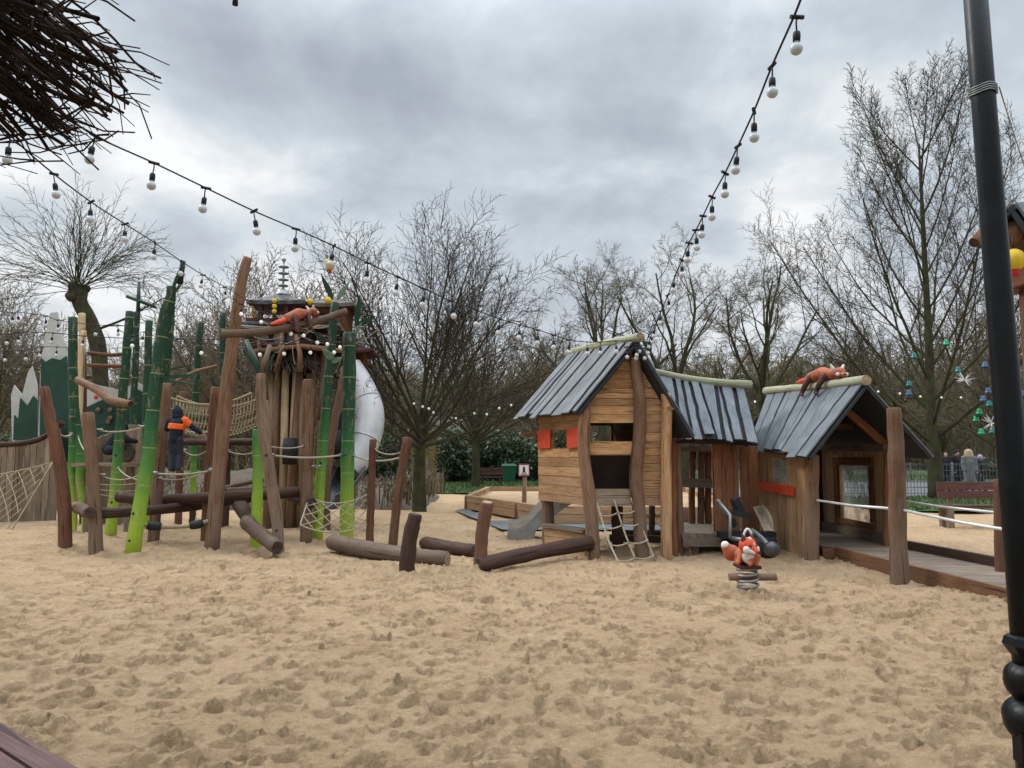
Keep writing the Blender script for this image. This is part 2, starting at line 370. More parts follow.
def pane_mat():
    m, nt, b = nmat('scratched_clear_pane'); L = nt.links
    tr = N(nt, 'ShaderNodeBsdfTransparent'); mx = N(nt, 'ShaderNodeMixShader')
    tc = N(nt, 'ShaderNodeTexCoord'); n = N(nt, 'ShaderNodeTexNoise'); setin(n, Scale=7., Detail=5.); L.new(tc.outputs['Object'], n.inputs['Vector'])
    k = N(nt, 'ShaderNodeMapRange'); setin(k, From_Min=.3, From_Max=.7, To_Min=.2, To_Max=.6); L.new(n.outputs['Fac'], k.inputs['Value'])
    b.inputs['Base Color'].default_value = (.5, .5, .48, 1); b.inputs['Roughness'].default_value = .15
    L.new(k.outputs[0], mx.inputs[0]); L.new(tr.outputs[0], mx.inputs[1]); L.new(b.outputs[0], mx.inputs[2])
    L.new(mx.outputs[0], nt.nodes['Material Output'].inputs['Surface']); return m
M['pane'] = pane_mat()
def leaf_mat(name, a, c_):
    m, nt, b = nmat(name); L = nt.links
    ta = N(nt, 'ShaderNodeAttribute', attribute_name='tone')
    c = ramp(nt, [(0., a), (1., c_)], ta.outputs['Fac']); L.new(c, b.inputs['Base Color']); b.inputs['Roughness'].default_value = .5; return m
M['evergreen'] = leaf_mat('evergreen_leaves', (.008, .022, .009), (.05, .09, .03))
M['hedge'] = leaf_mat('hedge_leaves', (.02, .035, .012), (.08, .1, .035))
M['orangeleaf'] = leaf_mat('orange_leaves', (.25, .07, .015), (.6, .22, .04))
M['dryleaf'] = leaf_mat('dry_plants', (.05, .035, .022), (.2, .15, .085))
M['grassleaf'] = leaf_mat('grass_blades', (.03, .06, .012), (.1, .16, .035))

def fused(mbs, voxel=.02, smooth=4):
    """join overlapping solids into one continuous surface"""
    me = bpy.data.meshes.new('tmp'); me.from_pydata([tuple(v) for v in mbs.v], [], mbs.f); o = bpy.data.objects.new('tmp', me); C.objects.link(o)
    r = o.modifiers.new('r', 'REMESH'); r.mode = 'VOXEL'; r.voxel_size = voxel
    s = o.modifiers.new('s', 'SMOOTH'); s.iterations = smooth; s.factor = .5
    dg = bpy.context.evaluated_depsgraph_get(); dg.update(); res = bpy.data.meshes.new_from_object(o.evaluated_get(dg)); bpy.data.objects.remove(o); bpy.data.meshes.remove(me)
    res.polygons.foreach_set('use_smooth', [True]*len(res.polygons)); return res
def fpart(name, mb, mat, parent, voxel=.02, smooth=4):
    org = ORG[parent]
    me = fused(mb, voxel, smooth); me.name = name; me.transform(Matrix.Translation(-org)); me.materials.append(mat); return link(name, me, parent)
# ------------------------------------------------------------------ sky and light
world = bpy.data.worlds.new('World'); scene.world = world; world.use_nodes = True
def build_sky():
    nt = world.node_tree; L = nt.links; bg = nt.nodes['Background']
    sky = N(nt, 'ShaderNodeTexSky'); sky.sky_type = 'NISHITA'; sky.sun_disc = False
    sky.sun_elevation = R(SUN_EL); sky.sun_rotation = R(SUN_AZ); sky.air_density = 1.5; sky.dust_density = 3.
    tc = N(nt, 'ShaderNodeTexCoord'); s = N(nt, 'ShaderNodeSeparateXYZ'); L.new(tc.outputs['Generated'], s.inputs[0])
    z = math_(nt, 'MAXIMUM', s.outputs['Z'], 0.0)
    dv = math_(nt, 'ADD', z, .38)
    cx = N(nt, 'ShaderNodeCombineXYZ'); L.new(math_(nt, 'DIVIDE', s.outputs['X'], dv), cx.inputs[0]); L.new(math_(nt, 'DIVIDE', s.outputs['Y'], dv), cx.inputs[1])
    cx.inputs[2].default_value = SKY_SEED
    n1 = N(nt, 'ShaderNodeTexNoise'); setin(n1, Scale=2.7, Detail=7., Roughness=.54, Distortion=.2); L.new(cx.outputs[0], n1.inputs['Vector'])
    n2 = N(nt, 'ShaderNodeTexNoise'); setin(n2, Scale=.55, Detail=3., Roughness=.5); L.new(cx.outputs[0], n2.inputs['Vector'])
    n3 = N(nt, 'ShaderNodeTexNoise'); setin(n3, Scale=3.2, Detail=8., Roughness=.6, Distortion=.3); L.new(cx.outputs[0], n3.inputs['Vector'])
    f = math_(nt, 'ADD', math_(nt, 'MULTIPLY', n1.outputs['Fac'], .6), math_(nt, 'ADD', math_(nt, 'MULTIPLY', n2.outputs['Fac'], .2), math_(nt, 'MULTIPLY', n3.outputs['Fac'], .2)))
    c = ramp(nt, [(.37, (.40, .445, .52)), (.44, (.50, .562, .632)), (.49, (.585, .66, .725)), (.54, (.745, .80, .845)), (.605, (1.0, 1.005, 1.02))], f)
    # overcast dome: brighter towards the zenith, pale along the horizon
    gain = N(nt, 'ShaderNodeMapRange'); gain.interpolation_type = 'SMOOTHSTEP'; setin(gain, From_Min=.45, From_Max=.95, To_Min=SKY_LOW, To_Max=SKY_TOP); L.new(z, gain.inputs['Value'])
    hz = N(nt, 'ShaderNodeMapRange'); setin(hz, From_Min=.0, From_Max=.34, To_Min=.55, To_Max=0.); L.new(z, hz.inputs['Value'])
    c = mixc(nt, hz.outputs[0], c, (.76, .785, .84))
    vm = N(nt, 'ShaderNodeVectorMath', operation='SCALE'); L.new(c, vm.inputs[0]); L.new(math_(nt, 'MULTIPLY', gain.outputs[0], 10.), vm.inputs['Scale'])
    mix = mixc(nt, .04, vm.outputs[0], sky.outputs[0])
    L.new(mix, bg.inputs['Color']); bg.inputs['Strength'].default_value = .1
SUN_EL, SUN_AZ, SKY_SEED, SKY_LOW, SKY_TOP = 42., -58., 3.7, 1.0, 4.8
build_sky()
sd = bpy.data.lights.new('sun', 'SUN'); sun = bpy.data.objects.new('sun', sd); C.objects.link(sun)
sd.energy = 1.5; sd.angle = R(12); sd.color = (1., .955, .89)
az = R(SUN_AZ)   # measured from +Y towards +X
sdir = Vector((math.sin(az)*math.cos(R(SUN_EL)), math.cos(az)*math.cos(R(SUN_EL)), math.sin(R(SUN_EL))))
sun.rotation_euler = sdir.to_track_quat('Z', 'Y').to_euler(); sun.location = (0, 0, 30)
# ------------------------------------------------------------------ ground
def arr_mesh(name, V, Q, mats, smooth=True, tone=None):
    me = bpy.data.meshes.new(name); V = np.asarray(V, np.float32); Q = np.asarray(Q, np.int32); k = Q.shape[1]
    me.vertices.add(len(V)); me.vertices.foreach_set('co', V.ravel())
    me.loops.add(Q.size); me.loops.foreach_set('vertex_index', Q.ravel())
    me.polygons.add(len(Q)); me.polygons.foreach_set('loop_start', np.arange(0, Q.size, k, dtype=np.int32))
    me.polygons.foreach_set('loop_total', np.full(len(Q), k, np.int32))
    me.polygons.foreach_set('use_smooth', np.full(len(Q), smooth))
    if tone is not None:
        a = me.attributes.new('tone', 'FLOAT', 'FACE'); a.data.foreach_set('value', np.asarray(tone, np.float32))
    for m in (mats if isinstance(mats, (list, tuple)) else [mats]): me.materials.append(m)
    me.update(calc_edges=True); me.validate(); return me
def vnoise(X, Y, s, seed):
    rs = np.random.RandomState(seed); T = rs.rand(256, 256)
    x = X/s + 1000; y = Y/s + 1000; xi = np.floor(x).astype(int); yi = np.floor(y).astype(int); fx = x-xi; fy = y-yi
    fx = fx*fx*(3-2*fx); fy = fy*fy*(3-2*fy)
    a = T[xi % 256, yi % 256]; b = T[(xi+1) % 256, yi % 256]; c = T[xi % 256, (yi+1) % 256]; d = T[(xi+1) % 256, (yi+1) % 256]
    return (a*(1-fx)+b*fx)*(1-fy)+(c*(1-fx)+d*fx)*fy - .5
def build_sand():
    def axis(segs):
        out = [segs[0][0]]
        for a, b, d0, d1 in segs:
            p = a
            while p < b - 1e-6:
                t = (p-a)/(b-a); p = min(b, p + d0 + (d1-d0)*t); out.append(p)
        return np.array(out)
    ys = axis([(1.5, 3.2, .08, .016), (3.2, 9, .016, .03), (9, 16, .03, .07), (16, 54, .07, .5)])
    xr = axis([(0, 4.2, .017, .022), (4.2, 9, .022, .07), (9, 30, .07, .5)])
    xs = np.concatenate([-xr[::-1][:-1], xr])
    X, Y = np.meshgrid(xs, ys); H = np.zeros_like(X)
    fade = np.clip((26-Y)/12, .15, 1)
    sst = lambda q: q*q*(3-2*q)
    wx = X + .10*vnoise(X, Y, .4, 50); wy = Y + .10*vnoise(X, Y, .4, 51)
    H += .09*vnoise(X, Y, 2.6, 1) + .05*vnoise(X, Y, .9, 2)
    H += (.028*vnoise(wx, wy*1.3, .34, 3) + .012*(.5-2*np.abs(vnoise(wx, wy*1.5, .15, 14))) + .010*vnoise(wx, wy*1.5, .075, 4) + .007*vnoise(X, Y, .04, 5))*fade
    # footprints: oval hollows with a pushed-up rim
    rs = np.random.RandomState(3)
    n = 30000
    fx = rs.uniform(-11, 11, n); fy = 2.2 + 17*rs.rand(n)**1.25
    for k in range(n):
        cx, cy = fx[k], fy[k]
        if abs(cx) > .8*cy + 1.5: continue
        a = rs.normal(.1, .5); l = .02 + .06*rs.rand()**1.7; w = l*rs.uniform(.42, .75); dp = rs.uniform(.014, .05)*(l/.06)**.6
        i0 = np.searchsorted(xs, cx-.3); i1 = np.searchsorted(xs, cx+.3); j0 = np.searchsorted(ys, cy-.3); j1 = np.searchsorted(ys, cy+.3)
        if i1-i0 < 2 or j1-j0 < 2: continue
        dx = X[j0:j1, i0:i1]-cx; dy = Y[j0:j1, i0:i1]-cy
        u = (dx*math.cos(a)+dy*math.sin(a))/l; v = (-dx*math.sin(a)+dy*math.cos(a))/w
        rr = np.sqrt(u*u+v*v)
        H[j0:j1, i0:i1] += dp*(-sst(np.clip((1.1-rr)/np.where(v > 0, .3, .95), 0, 1)) + .38*np.exp(-((rr-1.4)/.28)**2)*(1+.7*np.tanh(2*v)))
    # sand heaped and scooped round the feet of posts
    for (bx, by, br) in BASES:
        i0 = np.searchsorted(xs, bx-.8); i1 = np.searchsorted(xs, bx+.8); j0 = np.searchsorted(ys, by-.8); j1 = np.searchsorted(ys, by+.8)
        if i1-i0 < 2 or j1-j0 < 2: continue
        dx = X[j0:j1, i0:i1]-bx; dy = Y[j0:j1, i0:i1]-by; q = np.sqrt(dx*dx+dy*dy); ang = np.arctan2(dy, dx); ph = rs.uniform(0, 6.28)
        H[j0:j1, i0:i1] += .05*np.exp(-((q-br)/.07)**2)*(.6+.6*np.sin(ang+ph)) - .05*np.exp(-((q-br*2.1-.08)/.12)**2)*(.7-.5*np.sin(ang+ph))
    V = np.stack([X, Y, H], -1).reshape(-1, 3); ny, nx = X.shape
    I = np.arange(ny*nx).reshape(ny, nx)
    Q = np.stack([I[:-1, :-1], I[:-1, 1:], I[1:, 1:], I[1:, :-1]], -1).reshape(-1, 4)
    m, nt, b = nmat('play_sand'); L = nt.links
    geo = N(nt, 'ShaderNodeNewGeometry')
    n1 = N(nt, 'ShaderNodeTexNoise'); setin(n1, Scale=1.1, Detail=8., Roughness=.7); L.new(geo.outputs['Position'], n1.inputs['Vector'])
    n2 = N(nt, 'ShaderNodeTexNoise'); setin(n2, Scale=16., Detail=8., Roughness=.75); L.new(geo.outputs['Position'], n2.inputs['Vector'])
    n3 = N(nt, 'ShaderNodeTexNoise'); setin(n3, Scale=110., Detail=5., Roughness=.85); L.new(geo.outputs['Position'], n3.inputs['Vector'])
    f = math_(nt, 'ADD', math_(nt, 'MULTIPLY', n1.outputs['Fac'], .25), math_(nt, 'ADD', math_(nt, 'MULTIPLY', n2.outputs['Fac'], .35), math_(nt, 'MULTIPLY', n3.outputs['Fac'], .4)))
    c = ramp(nt, [(.385, (.24, .142, .074)), (.43, (.48, .318, .18)), (.53, (.645, .448, .272)), (.64, (.775, .58, .38))], f)
    L.new(c, b.inputs['Base Color']); b.inputs['Roughness'].default_value = .95; b.inputs['Specular IOR Level'].default_value = .2
    hh = math_(nt, 'ADD', math_(nt, 'MULTIPLY', n2.outputs['Fac'], 1.), math_(nt, 'MULTIPLY', n3.outputs['Fac'], .5))
    bump(nt, b, hh, 1., .07)
    o = link('sand', arr_mesh('sand', V, Q, m)); o['kind'] = 'structure'; o['label'] = 'pale trampled play sand'
    return xs, ys, H
def sandz(x, y):
    i = min(max(int(np.searchsorted(SX, x)), 0), len(SX)-1); j = min(max(int(np.searchsorted(SY, y)), 0), len(SY)-1)
    return float(SH[j, i])
def ground_mat(name, a, b_, c_, sc):
    m, nt, b = nmat(name); L = nt.links
    geo = N(nt, 'ShaderNodeNewGeometry'); n1 = N(nt, 'ShaderNodeTexNoise'); setin(n1, Scale=sc, Detail=9., Roughness=.75); L.new(geo.outputs['Position'], n1.inputs['Vector'])
    n2 = N(nt, 'ShaderNodeTexNoise'); setin(n2, Scale=sc*.08, Detail=4.); L.new(geo.outputs['Position'], n2.inputs['Vector'])
    f = math_(nt, 'ADD', math_(nt, 'MULTIPLY', n1.outputs['Fac'], .6), math_(nt, 'MULTIPLY', n2.outputs['Fac'], .4))
    L.new(ramp(nt, [(.35, a), (.5, b_), (.65, c_)], f), b.inputs['Base Color']); b.inputs['Roughness'].default_value = .95; bump(nt, b, n1.outputs['Fac'], .8, .05); return m
M['lawn'] = ground_mat('lawn', (.03, .055, .012), (.06, .1, .022), (.1, .13, .04), 12.)
M['paving'] = ground_mat('grey_paving', (.085, .09, .095), (.13, .135, .138), (.175, .18, .18), 6.)
M['soil'] = ground_mat('brown_soil', (.05, .035, .022), (.1, .075, .05), (.17, .13, .09), 5.)
mb = MB(); mb.quad([(-900, -50, -.14), (900, -50, -.14), (900, 1500, -.14), (-900, 1500, -.14)]); struct('ground', mb, M['lawn'])
# lawn strips, paths behind the play area (sheets a few mm above one another)
def sheet(name, pts, z, mat, th=.0):
    b = MB(); b.quad([(x, y, z) for x, y in pts]); return struct(name, b, mat)
sheet('lawn', [(-8, 33), (1.2, 31), (6.5, 40), (6.5, 54), (-8, 54)], .07, M['lawn'])
sheet('lawn', [(10.5, 21.5), (30, 21.5), (30, 28.4), (10.5, 28.4)], .07, M['lawn'])
sheet('path', [(8, 28.4), (40, 28.4), (40, 46), (8, 46)], .075, M['paving'])
sheet('lawn', [(8, 46), (60, 46), (60, 80), (8, 80)], .08, M['lawn'])
sheet('path', [(-1.6, 21.6), (-.2, 16.1), (6.5, 15.9), (6.5, 18.2), (-.5, 18.3), (-1.3, 22.4)], .072, M['paving'])
def mound(name, x0, x1, y0, y1, h, mat, seed):
    nx, ny = 60, 30; xs = np.linspace(x0, x1, nx); ys = np.linspace(y0, y1, ny); X, Y = np.meshgrid(xs, ys)
    u = (X-x0)/(x1-x0); v = (Y-y0)/(y1-y0)
    Z = h*np.sin(np.clip(u, 0, 1)*PI)**.6*np.sin(np.clip(v, 0, 1)*PI)**.6*(1+.8*vnoise(X, Y, 2.0, seed)) + .25*vnoise(X, Y, .6, seed+1)*np.sin(u*PI) - .12
    I = np.arange(nx*ny).reshape(ny, nx); Q = np.stack([I[:-1, :-1], I[:-1, 1:], I[1:, 1:], I[1:, :-1]], -1).reshape(-1, 4)
    o = link(name, arr_mesh(name, np.stack([X, Y, Z], -1).reshape(-1, 3), Q, mat)); o['kind'] = 'structure'; o['label'] = name.replace('_', ' '); return o
mound('earth_bank', -14, -2.6, 22.5, 32, 1.0, M['soil'], 20)
mound('earth_bank', -26, -13, 21, 40, 1.6, M['soil'], 30)
# ------------------------------------------------------------------ plants
def tubes(polys, ns):
    """polys: list of (pts Nx3 array, r0, r1) -> verts, quads"""
    by = {}
    for p in polys: by.setdefault(len(p[0]), []).append(p)
    V = []; Q = []; off = 0
    for n, L in by.items():
        P = np.array([p[0] for p in L], np.float64); r0 = np.array([p[1] for p in L]); r1 = np.array([p[2] for p in L]); m = len(L)
        T = np.empty_like(P); T[:, 1:-1] = P[:, 2:]-P[:, :-2]; T[:, 0] = P[:, 1]-P[:, 0]; T[:, -1] = P[:, -1]-P[:, -2]
        T /= np.linalg.norm(T, axis=2, keepdims=True)+1e-9
        D = P[:, -1]-P[:, 0]; ref = np.where(np.abs(D[:, 2:3]) > .7*np.linalg.norm(D, axis=1, keepdims=True), np.array([[1., 0, 0]]), np.array([[0, 0, 1.]]))[:, None, :]
        A = np.cross(T, ref); A /= np.linalg.norm(A, axis=2, keepdims=True)+1e-9; B = np.cross(T, A)
        rad = r0[:, None] + (r1-r0)[:, None]*np.linspace(0, 1, n)[None]
        ang = np.arange(ns)*2*PI/ns
        W = P[:, :, None, :] + rad[:, :, None, None]*(A[:, :, None, :]*np.cos(ang)[None, None, :, None] + B[:, :, None, :]*np.sin(ang)[None, None, :, None])
        V.append(W.reshape(-1, 3))
        I = off + np.arange(m*n*ns).reshape(m, n, ns); J = np.roll(I, -1, axis=2)
        Q.append(np.stack([I[:, :-1], J[:, :-1], J[:, 1:], I[:, 1:]], -1).reshape(-1, 4)); off += m*n*ns
    return np.concatenate(V), np.concatenate(Q)
def rvec():
    while True:
        v = Vector((rnd(-1, 1), rnd(-1, 1), rnd(-1, 1)))
        if .05 < v.length < 1: return v.normalized()
def grow(out, p, d, L, r, lv, P):
    n = P['seg'][lv]; pts = [p.copy()]; dirs = [d.copy()]; q = p.copy(); dd = d.copy()
    for i in range(n):
        dd = (dd + rvec()*P['wob'][lv] + Vector((0, 0, 1))*P['trop'][lv]).normalized()
        q = q + dd*(L/n); pts.append(q.copy()); dirs.append(dd.copy())
    re = r*P['tip'][lv]
    out[lv].append((np.array(pts), r, re))
    if lv+1 >= P['levels']: return
    k = P['n'][lv]; k = max(1, int(k*rnd(.8, 1.2)+.5))
    t0 = P['t0'][lv]; az0 = rnd(0, 2*PI)
    for j in range(k):
        t = t0 + (1-t0)*((j+rnd(.1, .9))/k)
        f = t*n; i = min(int(f), n-1); pos = pts[i].lerp(pts[i+1], f-i); td = dirs[min(i+1, n)]
        az0 += 2.4 + rnd(-.5, .5)
        o = td.orthogonal().normalized(); bq = td.cross(o)
        side = o*math.cos(az0)+bq*math.sin(az0)
        a = R(P['ang'][lv]*rnd(.7, 1.25))
        cd = (td*math.cos(a)+side*math.sin(a)).normalized()
        cl = L*P['lr'][lv]*(1-P['fall'][lv]*t)*rnd(.7, 1.15)
        cr = max(P['rmin'], (r+(re-r)*t)*P['rr'][lv])
        grow(out, pos, cd, cl, cr, lv+1, P)
def tree_meshes(name, P, height, r, trunk_pts, seed, mats, limbs=None, taper=.45):
    """trunk polyline plus limbs; returns trunk mesh and crown mesh (origin at base)"""
    random.seed(seed); out = [[] for _ in range(P['levels'])]
    tp = spline(trunk_pts, 14); tm = MB()
    rr = [r*(1.25 if i == 0 else 1-taper*i/13)*(1+rnd(-.05, .05)) for i in range(14)]
    tm.tube(tp, rr, 12, jit=.09)
    top = Vector(tp[-1]); td = (Vector(tp[-1])-Vector(tp[-2])).normalized()
    if limbs: limbs(out, tp, td, P)
    big = [x for lv in out[:2] for x in lv]; small = [x for lv in out[2:] for x in lv]
    V, Q = tubes(big, 6); cv, cq = tubes(small, 3)
    # limbs belong to the trunk part
    b = len(tm.v); tm.v += [Vector(v) for v in V]
    for q in Q: tm.face([b+int(i) for i in q], [(0, 0)]*4, .5, 0, True)
    return tm.mesh(name+'_trunk', mats[0]), arr_mesh(name+'_crown', cv, cq, mats[1])
def place_tree(name, meshes, loc, label, group=None, rot=0., s=1., cat='tree', sz=None):
    t = thing(name, loc, label, cat, group); t.rotation_euler = (0, 0, rot); t.scale = (s, s, sz or s)
    for nm, me in (('trunk', meshes[0]), ('crown', meshes[1])):
        o = bpy.data.objects.new(nm, me); C.objects.link(o); o.parent = t; ORG[o] = ORG[t]
    return t
def fan_limbs(n, amin, amax, L, lvr, t_lo=.75, squash=.1):
    def f(out, tp, td, P):
        for j in range(n):
            t = t_lo + (1-t_lo)*(j+.5)/n; i = min(int(t*13), 12); pos = Vector(tp[i]).lerp(Vector(tp[i+1]), t*13-i)
            az = j*2.399 + rnd(-.3, .3); a = R(amax + (amin-amax)*((j+.5)/n)*rnd(.85, 1.1))
            d = Vector((math.cos(az)*math.sin(a), math.sin(az)*math.sin(a), math.cos(a)))
            grow(out, pos, d, L*rnd(.94, 1.04)*(1-squash*math.sin(a)**2), lvr*rnd(.75, 1.15), 0, P)
    return f
# linden-like dome in front (the tree in the middle of the picture)
PA = dict(levels=4, seg=[9, 7, 5, 3], wob=[.08, .12, .14, .16], trop=[.012, .03, .03, .03], tip=[.25, .3, .45, .6], n=[12, 10, 4], t0=[.24, .13, .1], ang=[34, 38, 40], lr=[.56, .44, .55], fall=[.42, .35, .2], rr=[.5, .5, .6], rmin=.0066)
dome = tree_meshes('dome_tree', PA, 9, .21, [(0, 0, -.2), (.05, 0, .9), (-.03, .02, 1.7), (0, 0, 2.5)], 11, (M['bark'], M['bark_twig']), fan_limbs(22, 8, 84, 5.1, .06, .68, .14))
b0 = G(420, 512); place_tree('bare_tree', dome, (b0.x, b0.y, 0), 'bare dome-crowned tree with a short mossy trunk standing in the sand', None, 2.0, 1.0)
dome2 = tree_meshes('dome_tree_b', dict(PA, n=[10, 8, 4]), 9, .22, [(0, 0, -.2), (.05, 0, 1.2), (0, 0, 2.6)], 12, (M['bark'], M['twig_mid']), fan_limbs(18, 8, 72, 5.4, .07, .8, .25))
b0 = at(475, 487, 37); place_tree('bare_tree', dome2, (b0.x, 37, 0), 'bare tree with a green mossy trunk standing behind the raised sand bed', None, .7, 1.05)
PB = dict(PA, seg=[12, 7, 4, 3], wob=[.06, .09, .12, .15], trop=[.05, .06, .05, .03], n=[15, 8, 4], fall=[.55, .4, .2], lr=[.42, .44, .55], rmin=.0075)
def leader_limbs(out, tp, td, P):
    for j in range(30):
        t = .22 + .77*(j/29)**.9; i = min(int(t*13), 12); pos = Vector(tp[i]).lerp(Vector(tp[i+1]), t*13-i)
        az = j*2.399 + rnd(-.4, .4); a = R((62-30*t)*rnd(.8, 1.15)); d = Vector((math.cos(az)*math.sin(a), math.sin(az)*math.sin(a), math.cos(a)))
        grow(out, pos, d, (10.6-6.6*t)*rnd(.85, 1.1), .08*(1-.65*t)*rnd(.8, 1.2), 0, P)
tall = tree_meshes('tall_tree', PB, 15, .26, [(0, 0, -.2), (.06, 0, 1.6), (0, .05, 3.), (.1, 0, 6), (.0, 0, 9.5), (.1, 0, 13.)], 24, (M['bark'], M['bark_twig']), leader_limbs, .88)
b0 = G(937, 501); place_tree('bare_tree', tall, (b0.x, b0.y, 0), 'tall bare tree with upswept branches beside the maroon bench', None, 1.1, 1.0)
# gnarled park trees behind the houses
PC = dict(levels=5, seg=[7, 6, 5, 4, 3], wob=[.2, .24, .22, .2, .2], trop=[.05, .03, .03, .02, -.02], tip=[.3, .25, .3, .5, .6], n=[5, 6, 6, 5], t0=[.35, .25, .15, .1], ang=[38, 42, 42, 42], lr=[.62, .52, .5, .55], fall=[.3, .35, .3, .2], rr=[.55, .5, .45, .6], rmin=.009)
gn = [tree_meshes('gnarled_tree_%d' % k, PC, 15, .36, [(0, 0, -.3), (rnd(-.2, .2), 0, 2), (rnd(-.5, .5), .1, 4.0), (rnd(-.6, .6), 0, 6)], 31+k, (M['bark'], M['twig_mid']), fan_limbs(6, 8, 55, 6.9, .145, .7)) for k in range(3)]
gspots = [(605, 44, 0, .3, .97, 'bare gnarled tree rising behind the left end of the large house roof'), (683, 41, 1, 2.2, .93, 'bare gnarled tree with forked trunk behind the link roof and the large house'),
          (765, 43, 2, 4.0, .96, 'bare gnarled tree behind the roof of the house with the deck'), (540, 66, 1, 1.0, .95, 'far bare tree seen left of the large house roof, above the evergreen shrubs'),
          (850, 58, 0, 5.1, .85, 'far bare tree behind the right play house and the tall tree')]
for px, Y, k, rz, s, lab in gspots:
    q = at(px, 480, Y); place_tree('gnarled_tree', gn[k], (q.x, Y, 0), lab, 'bare park trees behind the play houses', rz, s)
# finer weeping and bushy trees
PW = dict(levels=4, seg=[7, 7, 7, 5], wob=[.15, .15, .1, .1], trop=[.03, -.02, -.16, -.22], tip=[.4, .35, .5, .7], n=[9, 9, 6], t0=[.2, .2, .1], ang=[45, 40, 30], lr=[.55, .55, .6], fall=[.3, .3, .2], rr=[.5, .45, .6], rmin=.014)
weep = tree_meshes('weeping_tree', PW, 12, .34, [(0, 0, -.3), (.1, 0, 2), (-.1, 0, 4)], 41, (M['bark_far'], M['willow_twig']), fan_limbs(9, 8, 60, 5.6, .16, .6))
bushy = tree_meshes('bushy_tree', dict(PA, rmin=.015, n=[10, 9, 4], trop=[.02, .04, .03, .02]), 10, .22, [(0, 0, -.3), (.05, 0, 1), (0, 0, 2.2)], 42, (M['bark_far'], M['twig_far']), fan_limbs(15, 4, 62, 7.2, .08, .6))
wsp = [(720, 60, 1.05, 'weeping bare tree behind the link roof between two gnarled trees'), (815, 52, .9, 'weeping bare tree behind the right play house roof'), (900, 60, 1.1, 'weeping bare tree left of the tall tree trunk, far behind the fence'), (985, 66, 1.2, 'weeping bare tree far behind the black pole'), (640, 70, 1.0, 'weeping bare tree far behind the large house'), (775, 68, 1.15, 'weeping bare tree far behind the gap between link roof and right roof'), (850, 72, 1.2, 'weeping bare tree far behind the ridge animal figure'), (590, 62, .9, 'weeping bare tree far behind the left roof slope of the large house'), (310, 60, 1.0, 'weeping bare tree far behind the pagoda tower'), (205, 52, .9, 'weeping bare tree behind the net bridge'), (30, 50, .95, 'weeping bare tree behind the peaked panels at far left')]
for px, Y, s, lab in wsp:
    q = at(px, 480, Y); place_tree('weeping_tree', weep, (q.x, Y, 0), lab, 'weeping trees far behind the play houses', rnd(0, 6), s)
bsp = [(255, 40, 1.12, 'pale bushy bare tree rising behind the pagoda tower'), (215, 46, 1.0, 'pale bushy bare tree behind the thin green poles'), (545, 50, .8, 'bushy bare tree left of the large house gable, far back'), (340, 52, 1.0, 'bushy bare tree far behind the white tube slide'), (1010, 44, 1.1, 'bushy bare tree behind the black pole and the small roof'), (150, 56, 1.0, 'bushy bare tree far behind the tallest green pole'), (-12, 40, 1.0, 'bushy bare tree at the left edge behind the plank wall'),
       (580, 75, .95, 'bushy bare tree far beyond the evergreen shrubs'), (755, 80, 1.15, 'bushy bare tree far behind the gap between the roofs'), (870, 84, 1.15, 'bushy bare tree far behind the round-topped post'), (945, 88, 1.2, 'bushy bare tree far behind the people on the path'), (680, 84, 1.05, 'bushy bare tree far behind the large house ridge'), (425, 70, .85, 'bushy bare tree far behind the ochre hut'), (490, 74, .8, 'bushy bare tree far behind the evergreen shrubs')]
for px, Y, s, lab in bsp:
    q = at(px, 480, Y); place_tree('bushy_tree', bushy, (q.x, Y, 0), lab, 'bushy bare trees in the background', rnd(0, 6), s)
# pollard willow on the left
PP = dict(levels=3, seg=[10, 6, 4], wob=[.1, .12, .14], trop=[-.035, -.03, -.04], tip=[.3, .4, .6], n=[9, 3], t0=[.15, .2], ang=[24, 30], lr=[.42, .45], fall=[.4, .2], rr=[.55, .6], rmin=.009)
def pollard_limbs(out, tp, td, P):
    top = Vector(tp[-1])
    for j in range(54):
        az = rnd(0, 2*PI); a = math.acos(rnd(.05, .99)**.8); d = Vector((math.cos(az)*math.sin(a), math.sin(az)*math.sin(a), math.cos(a)))
        grow(out, top + d*.22 + rvec()*.12, d, rnd(2.6, 4.2), .017, 0, P)
    for k in (4, 7): grow(out, Vector(tp[k]), Vector((-.9 if k == 4 else .9, 0, .35)).normalized(), 3.2, .06, 0, P)
poll = tree_meshes('pollard_willow', PP, 9, .3, [(.9, 0, -.3), (.95, 0, 3.), (.8, 0, 5.6), (.4, 0, 6.8), (-.05, 0, 7.6), (-.2, 0, 8.15)], 51, (M['bark'], M['willow_twig']), pollard_limbs, .15)
km = MB(); 
for k in range(14): km.ball((rnd(-.45, .08), rnd(-.2, .2), rnd(7.7, 8.4)), (rnd(.12, .2),)*3, 10, 6)
km.ball((-.18, 0, 8.0), (.27, .26, .42), 12, 8)
q = at(72, 480, 30); wt = place_tree('pollard_willow', poll, (q.x, 30, 0), 'pollarded willow with a knobbly bent trunk and a spray of thin shoots', None, 0., 1.0)
for v in km.v: v += Vector(wt.location)
fpart('trunk_knob', km, M['bark'], wt, .05, 2)
